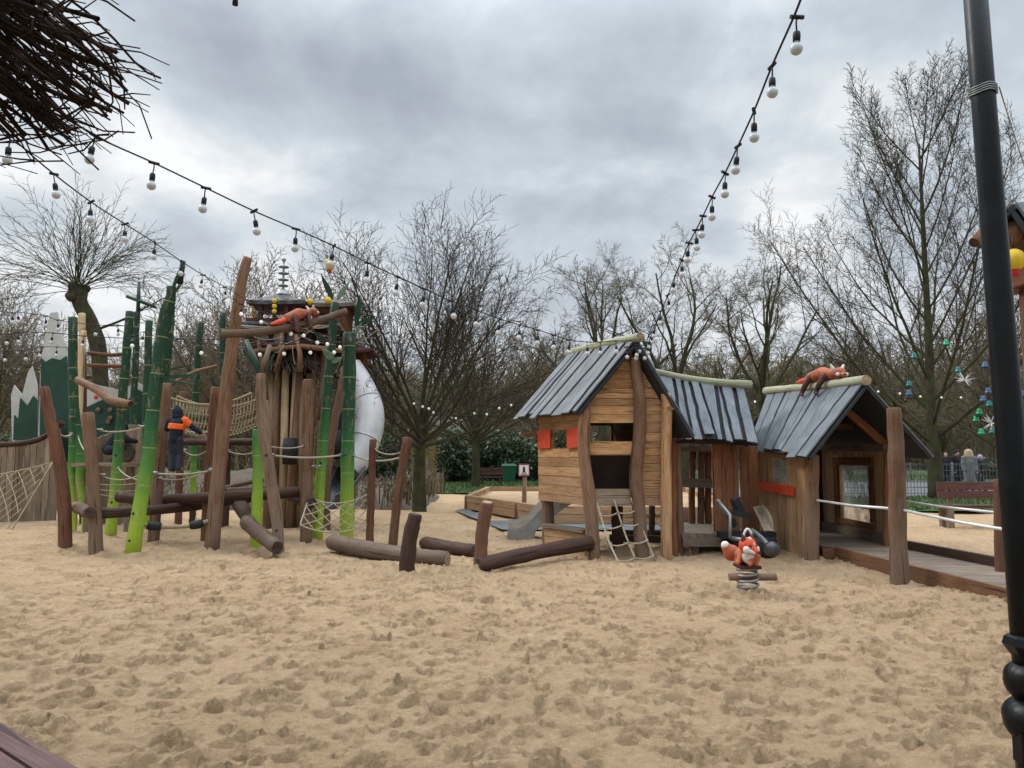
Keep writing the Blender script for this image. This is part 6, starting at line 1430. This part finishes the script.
mb = MB(); rope_geo(mb, Vector((px_+.03, py_-.05, z0)), at(1045, 225, 4.5), .02, .003, 12); rope_geo(mb, Vector((px_-.05, py_-.02, z0-.01)), Vector((px_-.035, py_+.045, z0-.12)), .01, .003, 6); part('loose_end', mb, M['galv'], tw)
# ------------------------------------------------------------------ small roofed lookout behind the pole
lk = thing('lookout_hut', (at(1045, 500, 7.5).x, 7.5, 0), 'small grey-roofed wooden hut on a post behind the black pole', 'hut')
def LP(x, y, d=7.5): return at(x, y, d)
mb = MB(); ridge0 = LP(1012, 205, 7.3); ridge1 = LP(1075, 200, 8.6); ev0 = LP(1046, 254, 7.1); ev1 = LP(1105, 245, 8.4)
roof_slope('roof', ridge0, ridge1, ev0, ev1, lk, 5, 41); roof_slope('roof', ridge0, ridge1, LP(975, 240, 7.5), LP(1035, 240, 8.8), lk, 5, 42)
mb = MB(); b0 = LP(1002, 240, 7.6); mb.box(LP(1040, 262, 7.9), (.62, .7, .55)); part('wall', mb, M['board_red'], lk)
mb = MB(); mb.tube([LP(974, 243, 7.45), LP(985, 232, 7.5), LP(1000, 214, 7.5)], [.055, .06, .055], 9, jit=.06, capmi=1); mb.tube([LP(982, 244, 7.5), LP(1002, 240, 7.6), LP(1040, 238, 7.6)], [.05, .055, .05], 9, jit=.06, capmi=1); mb.tube([LP(1010, 226, 7.4), LP(1013, 232, 7.45), LP(1020, 226, 7.5)], [.06, .11, .05], 10); part('roof_beam', mb, [M['post'], M['endgrain_dark']], lk)
mb = MB(); p = LP(1046, 560, 7.9); mb.tube([(p.x, 7.9, -.2), (p.x, 7.9, LP(1046, 290, 7.9).z)], [.11, .09], 10, jit=.05); part('post', mb, M['post_red'], lk)
lantern(LP(1014, 260, 7.25), .098, 'big yellow and red lantern hanging under the small hut behind the black pole', .14, 1.1)
# ------------------------------------------------------------------ plastic table at the lower left
tb = thing('picnic_table', (-2.2, 1.9, 0), 'mauve-brown plank picnic table, one corner showing at the lower left', 'table')
a = G(0, 722, .74); b = G(78, 768, .74); d = (b-a); d.z = 0; d.normalize(); nrm = Vector((-d.y, d.x, 0)); nrm = nrm if nrm.x < 0 else -nrm
cen = a - d*.2; mb = MB(); pw = abs((G(0, 748, .74)-a).dot(nrm))-.004
for k in range(5):
    o = cen + nrm*(pw/2+k*(pw+.012)) - Vector((0, 0, .022)); mb.beam(o-d*1.0, o+d*.95, pw, .044)
part('table_top', mb, M['plastic'], tb)
mb = MB()
for s in (-.7, .6):
    o = cen+nrm*.39+d*s; mb.beam(o+nrm*.33-Vector((0, 0, .8)), o+nrm*.2-Vector((0, 0, .05)), .08, .08); mb.beam(o-nrm*.33-Vector((0, 0, .8)), o-nrm*.2-Vector((0, 0, .05)), .08, .08); mb.beam(o+nrm*.36-Vector((0, 0, .09)), o-nrm*.36-Vector((0, 0, .09)), .07, .07)
part('frame', mb, M['plastic'], tb)
for sg in (-1, 1):
    mb = MB()
    for k in range(2): o = cen+nrm*(.39+sg*(.66+k*.15))-Vector((0, 0, .31)); mb.beam(o-d*1.0, o+d*.9, .14, .044)
    if sg > 0: part('seat', mb, M['plastic'], tb)
# ------------------------------------------------------------------ brushwood parasol
pr = thing('brushwood_parasol', (-2.72, 2.7, 0), 'brushwood thatched parasol roof overhanging the upper left corner', 'parasol'); random.seed(202)
mb = MB(); mb.tube([(-2.72, 2.7, -.2), (-2.72, 2.7, 2.0), (-2.72, 2.7, 3.7)], [.09, .085, .08], 10, jit=.05); part('pole', mb, M['post'], pr)
polys = []
def twig(r0, r1, az, z0, z1, rad, wob, n=7):
    pts = []; w = rvec()*wob; w2 = rvec()*wob*.6
    for i in range(n):
        f = i/(n-1); r = r0+(r1-r0)*f; a = az + .03*math.sin(3*f+az*7)
        pts.append(np.array([-2.72+r*math.cos(a), 2.7+r*math.sin(a), z0+(z1-z0)*f-.05*math.sin(PI*f)]) + np.array(w)*math.sin(PI*f) + np.array(w2)*math.sin(2*PI*f))
    polys.append((np.array(pts), rad, rad*rnd(.5, .85))); return pts
for k in range(240):
    az = rnd(0, 2*PI); e = rnd(.92, 1.2); lay = rnd(0, .17); p = twig(rnd(.05, .3), e, az, 3.86-lay+rnd(-.03, .03), 3.14+rnd(0, .22)-lay*.3, rnd(.007, .0175), .06)
    if rnd(0, 1) < .55:
        for j in range(2):
            q = p[rnd(0, 1) < .5 and -2 or -1]; a2 = az+rnd(-.6, .6); l = rnd(.08, .24); polys.append((np.array([q, q+np.array([math.cos(a2)*l*.5, math.sin(a2)*l*.5, rnd(-.05, .05)]), q+np.array([math.cos(a2)*l, math.sin(a2)*l, rnd(-.1, .06)])]), .004, .002))
for k in range(320): twig(rnd(.2, .7), rnd(.9, 1.3), rnd(0, 2*PI), 3.72+rnd(-.2, .1), 3.2+rnd(-.14, .22), rnd(.003, .006), .14)
for k in range(260):   # cross twigs holding the layers
    az = rnd(0, 2*PI); r = rnd(.5, 1.2); a2 = az+rnd(.2, .7); z = 3.86-.52*r-.12
    polys.append((np.array([[-2.72+r*math.cos(az+(a2-az)*f), 2.7+r*math.sin(az+(a2-az)*f), z+rnd(-.03, .03)] for f in (0, .33, .66, 1)]), rnd(.003, .008), .003))
V, Q = tubes(polys, 6); V = V-np.array(ORG[pr]); link('thatch', arr_mesh('thatch', V, Q, M['brush']), pr)
# ------------------------------------------------------------------ string lights
def light_meshes(s, lit):
    hm = MB(); hm.tube([(-.035*s, 0, .004), (0, 0, .0), (.035*s, 0, -.004)], .011*s, 7); hm.tube([(0, 0, 0), (.004, 0, -.03*s), (.0, 0, -.075*s)], .0045*s, 6)
    hm.lathe((0, 0, 0), [(.006*s, -.07*s), (.017*s, -.078*s), (.019*s, -.095*s), (.018*s, -.125*s), (.014*s, -.128*s)], 12)
    bm = MB(); prof = [(.013*s, -.124*s), (.016*s, -.132*s)]
    for i in range(9): a = PI/2*.75 - (PI/2*.75+PI/2)*i/8; prof.append((max(0, .031*s*math.cos(a)), -.163*s+.031*s*math.sin(a)))
    bm.lathe((0, 0, 0), prof, 14)
    return hm.mesh('lamp_holder', M['cable']), bm.mesh('bulb', M['bulb_lit'] if lit else M['bulb'])
LM = {('s', False): light_meshes(1.0, False), ('s', True): light_meshes(1.0, True), ('b', True): light_meshes(1.1, True), ('far', True): light_meshes(1.05, True)}
def light_string(label, knots, lights, key=('s', False), sag=.0, r=.006, group='string lights', both=False):
    """knots: cable points (px, py, d); lights: pixel x,y of holders, placed on the cable at the interpolated distance"""
    P = [at(*k) for k in knots]; t = thing('string_lights', P[0], label, 'string lights', group); mb = MB()
    S = [Vector(p) for p in spline(P, max(30, len(P)*6))]; mb.tube(S, r, 6); part('cable', mb, M['cable'], t)
    h0, b0 = LM[key]
    for k in lights:
        p = at(*k); o = bpy.data.objects.new('lamp_holder', h0); C.objects.link(o); o.parent = t; o.location = p-P[0]; o.rotation_euler = (rnd(-.15, .15), rnd(-.15, .15), rnd(0, 6)); ORG[o] = ORG[t]
        q = bpy.data.objects.new('bulb', b0); C.objects.link(q); q.parent = o; ORG[q] = ORG[t]
def series(pts, d0, d1, extra_start=None, extra_end=None):
    n = len(pts); out = []
    acc = [0]
    for i in range(1, n): acc.append(acc[-1]+math.hypot(pts[i][0]-pts[i-1][0], pts[i][1]-pts[i-1][1]))
    for (x, y), a in zip(pts, acc):
        f = a/acc[-1]; d = 1/((1/d0)*(1-f)+(1/d1)*f); out.append((x, y, d))
    return out
s1 = series([(62, 112), (95, 136), (154, 163), (206, 188), (254, 211), (296, 229), (334, 246), (368, 263), (398, 277), (425, 289), (451, 301), (476, 310), (500, 319), (520, 325), (538, 330), (554, 335), (569, 340), (587, 342), (601, 342), (616, 341), (632, 340), (645, 339)], 4.6, 12.0)
light_string('long string of pale bulbs from the brushwood parasol to the large house ridge', s1, s1[1:-2])
s2 = series([(2, 128), (28, 152), (54, 174), (91, 202), (125, 224), (155, 243), (181, 261), (203, 275), (225, 287), (243, 298)], 4.8, 13.3)
light_string('string of pale bulbs from the brushwood parasol to the tallest brown pole', s2, [(10, 136, 4.9)]+s2[2:-1])
s3 = series([(806, -16), (795, 14), (772, 66), (754, 111), (738, 146), (725, 173), (712, 197), (703, 216), (696, 230), (689, 243), (682, 260), (675, 276), (668, 295), (661, 311), (655, 325), (648, 338)], 3.4, 12.0)
light_string('string of pale bulbs falling from the upper right sky to the large house ridge', s3, [(797, 26-9, s3[1][2])]+s3[2:-1])
# hanging cluster at the ridge tip
t0 = at(648, 338, 12.0)
cl = [(640, 345), (647, 347), (650, 341), (652, 336), (644, 352), (637, 352), (626, 351), (637, 349)]
light_string('short cluster of pale bulbs dangling at the front tip of the large house ridge', [(652, 334, 11.85), (648, 342, 11.9), (640, 347, 11.95), (626, 350, 12.0)], [(x, y-4, 11.92) for x, y in cl])
u1 = series([(172, 337), (200, 343), (231, 345), (260, 345), (285, 344), (311, 343), (334, 343), (350, 338)], 13.2, 14.3)
light_string('low string of bright bulbs around the tower below the lying animal figure', u1, u1[1:-1], ('b', True))
u2 = series([(232, 298), (241, 304), (261, 312), (292, 324), (303, 326), (318, 333), (328, 335), (340, 338), (350, 336)], 13.0, 14.4)
light_string('slanting string of bright bulbs across the pagoda tower', u2, u2[1:-1], ('b', True))
u3 = series([(118, 330), (132, 336), (144, 332), (163, 339), (200, 344)], 13.5, 13.5)
light_string('short string of bright bulbs between the green poles on the left', u3, u3[1:-1], ('b', True))
v1 = series([(-20, 308), (12, 313), (18, 312), (46, 316), (58, 320), (96, 325), (118, 325), (140, 330)], 12.5, 13.5)
light_string('upper string of small dark-socketed bulbs crossing at the far left', v1, v1[1:-1])
v2 = series([(-20, 336), (8, 334), (18, 332), (53, 333), (84, 336), (122, 338), (160, 339), (262, 340), (352, 342)], 12.5, 14.5)
light_string('thin nearly level string of lights crossing the green poles', v2, v2[1:5], r=.007)
v3 = series([(-10, 352), (6, 351), (26, 350), (42, 347), (57, 347), (75, 348)], 13, 15)
light_string('lowest string of small bulbs at the far left in front of the tree branches', v3, v3[1:-1])
w1_ = series([(395, 400), (413, 397), (422, 400), (429, 402), (434, 406), (455, 412), (474, 407), (486, 408), (499, 402), (511, 399), (529, 399), (545, 395)], 19, 22)
light_string('string of bright far bulbs through the lower branches of the dome-crowned tree', w1_, w1_[1:-1], ('far', True))
w2_ = series([(680, 384), (718, 390), (755, 396), (773, 394), (820, 384), (878, 386), (899, 388), (920, 391), (941, 392), (961, 392), (1010, 386)], 22, 24)
light_string('string of bright far bulbs behind the ridge of the house with the deck', w2_, w2_[1:-1], ('far', True))
o = light_meshes(1.0, False)
t = thing('string_lights', at(236, -14, 5), 'single dark lamp socket dangling at the top edge of the sky', 'string lights', 'string lights'); mb = MB(); mb.tube([at(150, -60, 5.2), at(236, -20, 5), at(330, -46, 5)], .006, 6); part('cable', mb, M['cable'], t); mb = MB(); p = at(236, -20, 5); mb.tube([p, p-Vector((0, 0, .1))], .005, 6); mb.tube([p-Vector((0, 0, .09)), p-Vector((0, 0, .18))], [.015, .02], 10); part('lamp_holder', mb, M['cable'], t)
# ------------------------------------------------------------------ glass ornaments near the tall tree
def bell(p, s, mat, label):
    t = thing('glass_bell', p, label, 'ornament', 'hanging glass bells'); p = Vector(p); mb = MB(); mb.lathe(p, [(.02*s, .1*s), (.05*s, .085*s), (.07*s, .03*s), (.085*s, -.03*s), (.115*s, -.07*s), (.1*s, -.068*s), (.0, .02*s)], 12); part('bell_body', mb, M[mat], t)
    mb = MB(); mb.ball(p-Vector((0, 0, .08*s)), .025*s, 8, 6); part('clapper', mb, M[mat], t)
    mb = MB(); mb.tube([p+Vector((0, 0, .09*s)), p+Vector((0, 0, .8))], .004, 4); part('thread', mb, M['cable'], t)
def star(p, s, label):
    t = thing('star_ornament', p, label, 'ornament', 'hanging star ornaments'); p = Vector(p); mb = MB(); random.seed(int(p.x*100))
    for k in range(22): d = rvec(); mb.tube([p, p+d*s*rnd(.7, 1.1)], [.012, .004], 5)
    part('spikes', mb, M['starw'], t); mb = MB(); mb.tube([p, p+Vector((0, 0, .9))], .004, 4); part('thread', mb, M['cable'], t)
BL = [(958, 370, 'teal'), (985, 365, 'blueg'), (909, 384, 'teal'), (909, 393, 'blueg'), (1019, 376, 'teal'), (988, 391, 'blueg'), (983, 399, 'blueg'), (989, 404, 'teal'), (1022, 394, 'blueg'), (979, 412, 'green_orn'), (976, 419, 'green_orn'), (981, 432, 'green_orn'), (992, 431, 'teal'), (946, 343, 'green_orn'), (914, 356, 'teal'), (1020, 428, 'blueg')]
BT = ['teal glass bell, left of the upper white star', 'blue glass bell high beside the black pole', 'teal glass bell left of the tall tree trunk, upper of two', 'blue glass bell left of the tall tree trunk, lower of two', 'teal glass bell right of the black pole, uppermost', 'blue glass bell left of the black pole, top of the dense cluster', 'blue glass bell left of the black pole, second in the dense cluster', 'teal glass bell left of the black pole, third in the dense cluster', 'blue glass bell right of the black pole, middle', 'green glass bell above the lower white star', 'green glass bell just left of the lower white star', 'bright green glass bell below the lower white star', 'teal glass bell below the lower white star, next to the pole', 'green glass bell highest in the tall tree, on its trunk', 'teal glass bell highest left of the tall tree trunk', 'blue glass bell right of the black pole, lowest']
for (x, y, m_), lb in zip(BL, BT): bell(at(x, y, 21.5+rnd(-.6, .6)), 1.0, m_, lb)
star(at(965, 380, 21.5), .27, 'upper white spiky star ornament right of the tall tree trunk'); star(at(991, 423, 21.3), .27, 'lower white spiky star ornament beside the black pole')
mb = MB(); rope_geo(mb, at(895, 345, 21.5), at(1050, 330, 21.5), .12, .008, 14); solo('ornament_wire', mb, M['cable'], at(895, 345, 21.5), 'thin wire across the tall tree from which glass ornaments hang', 'wire')
# ------------------------------------------------------------------ people
def hand(mb, w, d, s):
    """palm and five fingers, closing slightly"""
    d = Vector(d).normalized(); sd = d.cross(Vector((0, 0, 1))); sd = sd.normalized() if sd.length > .1 else Vector((1, 0, 0)); u = sd.cross(d)
    capsule(mb, w, w+d*.05*s, .026*s, .03*s, 8)
    for k, (o, l) in enumerate(((-.024, .06), (-.008, .072), (.008, .068), (.024, .052))):
        a = w+d*.06*s+sd*o*s; capsule(mb, a, a+d*l*.5*s, .0095*s, .009*s, 6); capsule(mb, a+d*l*.5*s, a+d*l*.8*s-u*l*.4*s, .009*s, .008*s, 6)
    a = w+d*.02*s-sd*.024*s; capsule(mb, a, a-sd*.03*s+d*.03*s, .011*s, .009*s, 6)
def person(label, foot, H, yaw, joints, clothes, group=None, headfur=None):
    """joints in body units (x right, y forward, z up; 1 = height)"""
    t = thing('person', foot, label, 'person', group); foot = Vector(foot); Rz = Matrix.Rotation(yaw, 3, 'Z')
    def W(p): return foot + Rz @ (Vector(p)*H)
    J = joints; mb = MB(); r = H
    def lim(a, b, r0, r1, m=mb): capsule(m, W(a), W(b), r0*r, r1*r, 10)
    lim(J['pel'], J['chest'], .085, .095); lim(J['chest'], J['neck'], .085, .035); lim(J['neck'], J['head'], .035, .05); mb.ball(W(J['head']), (.056*r, .068*r, .075*r), 14, 10, rot=Rz)
    hd = Vector(J['head']); f = Vector(J.get('face', (0, 1, 0))).normalized()
    capsule(mb, W(hd+f*.06), W(hd+f*.078-Vector((0, 0, .012))), .011*r, .014*r, 8)   # nose
    for s in (-1, 1): mb.ball(W(hd+f.cross(Vector((0, 0, 1)))*s*.056), (.016*r, .016*r, .022*r), 8, 6)
    for s in 'lr':
        lim(J['hip'+s], J['knee'+s], .058, .042); lim(J['knee'+s], J['ank'+s], .042, .026); lim(J['ank'+s], J['toe'+s], .026, .022)
        lim(J['sho'+s], J['elb'+s], .036, .03); lim(J['elb'+s], J['wri'+s], .03, .02); wv = Vector(J['wri'+s])-Vector(J['elb'+s]); hand(mb, W(J['wri'+s]), Rz @ wv, H*.62)
        lim(J['chest'], J['sho'+s], .06, .038)
    fpart('body', mb, M['skin'], t, .011*H if H > 1.3 else .011, 2)
    for s in (-1, 1):
        e = MB(); e.ball(W(hd+f*.063+f.cross(Vector((0, 0, 1)))*s*.024+Vector((0, 0, .008))), .008*r, 8, 6); part('eye', e, M['inkblack'], t)
    for nm, mat, segs in clothes:
        cm = MB()
        for a, b, r0, r1 in [q[1:] for q in segs if q[0] == 'band']: cm.tube([W(a), W(Vector(a).lerp(Vector(b), .5)), W(b)], [r0*r, (r0+r1)/2*r, r1*r], 20)
        for a, b, r0, r1 in [q for q in segs if q[0] != 'band']: capsule(cm, W(J[a] if isinstance(a, str) else a), W(J[b] if isinstance(b, str) else b), r0*r, r1*r, 12)
        fpart(nm, cm, M[mat], t, .013*H if H > 1.3 else .013, 3)
    return t
# climbing child seen from behind, on the foot rope, one arm out to the rope at the right
J = dict(pel=(0, 0, .52), chest=(.01, .02, .74), neck=(.01, .02, .86), head=(.0, .05, .935), hipl=(-.05, 0, .5), hipr=(.05, 0, .5), kneel=(-.055, .04, .27), kneer=(.06, .05, .27), ankl=(-.05, 0, .04), ankr=(.06, 0, .05), toel=(-.05, .1, .02), toer=(.07, .1, .03), shol=(-.11, .02, .81), shor=(.13, .02, .81), elbl=(-.19, .1, .68), elbr=(.24, .08, .70), wril=(-.16, .22, .66), wrir=(.34, .14, .62), face=(0, 1, -.1))
ft = at(174, 472, 13.75); ch = person('child in navy hood and orange safety vest standing on a rope, seen from behind', (ft.x, ft.y, ft.z+.01), 1.12, 0., J,
    [('jacket', 'navy', [('pel', 'chest', .10, .115), ('chest', 'neck', .11, .06), ('chest', 'shol', .085, .06), ('chest', 'shor', .085, .06), ('shol', 'elbl', .056, .048), ('elbl', 'wril', .048, .038), ('shor', 'elbr', .056, .048), ('elbr', 'wrir', .048, .038)]),
     ('trousers', 'jeans', [('pel', 'hipl', .095, .08), ('pel', 'hipr', .095, .08), ('hipl', 'kneel', .075, .058), ('kneel', 'ankl', .058, .045), ('hipr', 'kneer', .075, .058), ('kneer', 'ankr', .058, .045)]),
     ('hood', 'navy', [((0, .035, .95), (0, .045, .92), .088, .085), ((0, .03, .90), (0, .03, .88), .08, .085), ((0, .02, 1.0), (0, .0, 1.04), .05, .02)]),
     ('safety_vest', 'orange', [('band', (.005, .015, .665), (.012, .02, .755), .132, .128), ('shor', (.18, .045, .755), .066, .06)]),
     ('shoe', 'inkblack', [('ankl', 'toel', .042, .035)]), ('shoe', 'coatgrey', [('ankr', 'toer', .042, .035)])])
# dark-clothed child crouching in the round opening of the plank hut
J2 = dict(pel=(0, -.02, .25), chest=(0, .12, .46), neck=(0, .17, .56), head=(0, .22, .63), hipl=(-.06, -.02, .24), hipr=(.06, -.02, .24), kneel=(-.08, .2, .3), kneer=(.08, .2, .28), ankl=(-.07, .05, .04), ankr=(.08, .05, .04), toel=(-.07, .16, .02), toer=(.08, .16, .02), shol=(-.12, .14, .52), shor=(.12, .14, .52), elbl=(-.15, .28, .40), elbr=(.15, .28, .40), wril=(-.12, .40, .38), wrir=(.12, .40, .38), face=(0, 1, -.3))
mb = MB(); bx = at(107, 462, 16.2); mb.box((bx.x, 16.3, bx.z-.06), (1.1, .9, .08)); mb.box((bx.x-.4, 16.3, bx.z/2-.1), (.12, .12, bx.z)); mb.box((bx.x+.4, 16.4, bx.z/2-.1), (.12, .12, bx.z)); solo('wooden_platform', mb, M['board_grey'], (bx.x, 16.3, 0), 'small wooden platform under the crouching child at the left', 'platform')
clo = [('jacket', 'coatblack', [('pel', 'chest', .12, .125), ('chest', 'neck', .12, .07), ('chest', 'shol', .09, .065), ('chest', 'shor', .09, .065), ('shol', 'elbl', .06, .052), ('elbl', 'wril', .052, .04), ('shor', 'elbr', .06, .052), ('elbr', 'wrir', .052, .04)]),
       ('trousers', 'jeans', [('pel', 'hipl', .1, .085), ('pel', 'hipr', .1, .085), ('hipl', 'kneel', .08, .062), ('kneel', 'ankl', .06, .048), ('hipr', 'kneer', .08, .062), ('kneer', 'ankr', .06, .048)]),
       ('shoe', 'inkblack', [('ankl', 'toel', .042, .035)]), ('shoe', 'inkblack', [('ankr', 'toer', .042, .035)]), ('hood', 'navy', [((0, .19, .645), (0, .2, .62), .088, .085)])]
person('child in black jacket and dark hood crouching on a platform behind the short flat-topped post', (bx.x, 16.3, bx.z-.018), 1.2, R(-60), J2, clo)
# people on the path behind the fence
JS = dict(pel=(0, 0, .53), chest=(0, .0, .73), neck=(0, .0, .845), head=(0, .02, .925), hipl=(-.05, 0, .51), hipr=(.05, 0, .51), kneel=(-.055, .03, .28), kneer=(.055, -.01, .28), ankl=(-.055, .02, .04), ankr=(.06, -.08, .05), toel=(-.06, .1, .015), toer=(.065, .01, .02), shol=(-.11, 0, .81), shor=(.11, 0, .81), elbl=(-.145, -.01, .65), elbr=(.145, .02, .65), wril=(-.14, .06, .5), wrir=(.14, .08, .5), face=(0, 1, 0))
def coat(mat, long=.0): return ('coat', mat, [((0, 0, .5-long), 'chest', .105+.02*(long > 0), .11), ('chest', 'neck', .105, .05), ('chest', 'shol', .08, .06), ('chest', 'shor', .08, .06), ('shol', 'elbl', .052, .045), ('elbl', 'wril', .045, .036), ('shor', 'elbr', .052, .045), ('elbr', 'wrir', .045, .036)])
tr = ('trousers', 'jeans', [('pel', 'hipl', .09, .075), ('pel', 'hipr', .09, .075), ('hipl', 'kneel', .068, .05), ('kneel', 'ankl', .05, .042), ('hipr', 'kneer', .068, .05), ('kneer', 'ankr', .05, .042)])
sh = [('shoe', 'inkblack', [('ankl', 'toel', .034, .028)]), ('shoe', 'inkblack', [('ankr', 'toer', .034, .028)])]
def hairc(m): return ('hair', m, [((0, .005, .94), (0, .0, .92), .075, .072)])
def cap_(m): return ('hat', m, [((0, .01, .955), (0, .0, .945), .074, .076)])
for x, Y, H, yaw, cl_, lab in ((947, 34, 1.66, 2.6, [coat('coatblack'), tr, hairc('hair')]+sh, 'dark-haired person in a black jacket, leftmost of the group on the path'),
                             (957, 33, 1.72, 3.4, [coat('coatblack', .12), tr, cap_('coatblack')]+sh, 'person in a long black coat and black hat standing on the path behind the fence'),
                             (970, 32.2, 1.74, 2.9, [coat('coatgrey', .2), tr, ('fur_hood', 'fur', [((0, -.01, .93), (0, .0, .90), .10, .10), ((0, .0, .86), (0, -.01, .82), .11, .09)])]+sh, 'person in a long grey coat with a beige fur hood on the path'),
                             (981, 33.5, 1.5, 3.6, [coat('coatblack'), tr, ('hat', 'lilac', [((0, .01, .95), (0, .0, 1.02), .085, .03)])]+sh, 'shorter person in a pointed lilac hat on the path')):
    q = at(x, 480, Y); person(lab, (q.x, Y, .08), H, yaw, JS, cl_, 'people on the path')
# the sand goes in last, shaped round the feet of everything that stands in it
BASES += [(G(748, 594).x, G(748, 594).y, .16), (5.4, 7.9, .1)]
SX, SY, SH = build_sand()
BED.data.materials[0] = bpy.data.materials['play_sand']
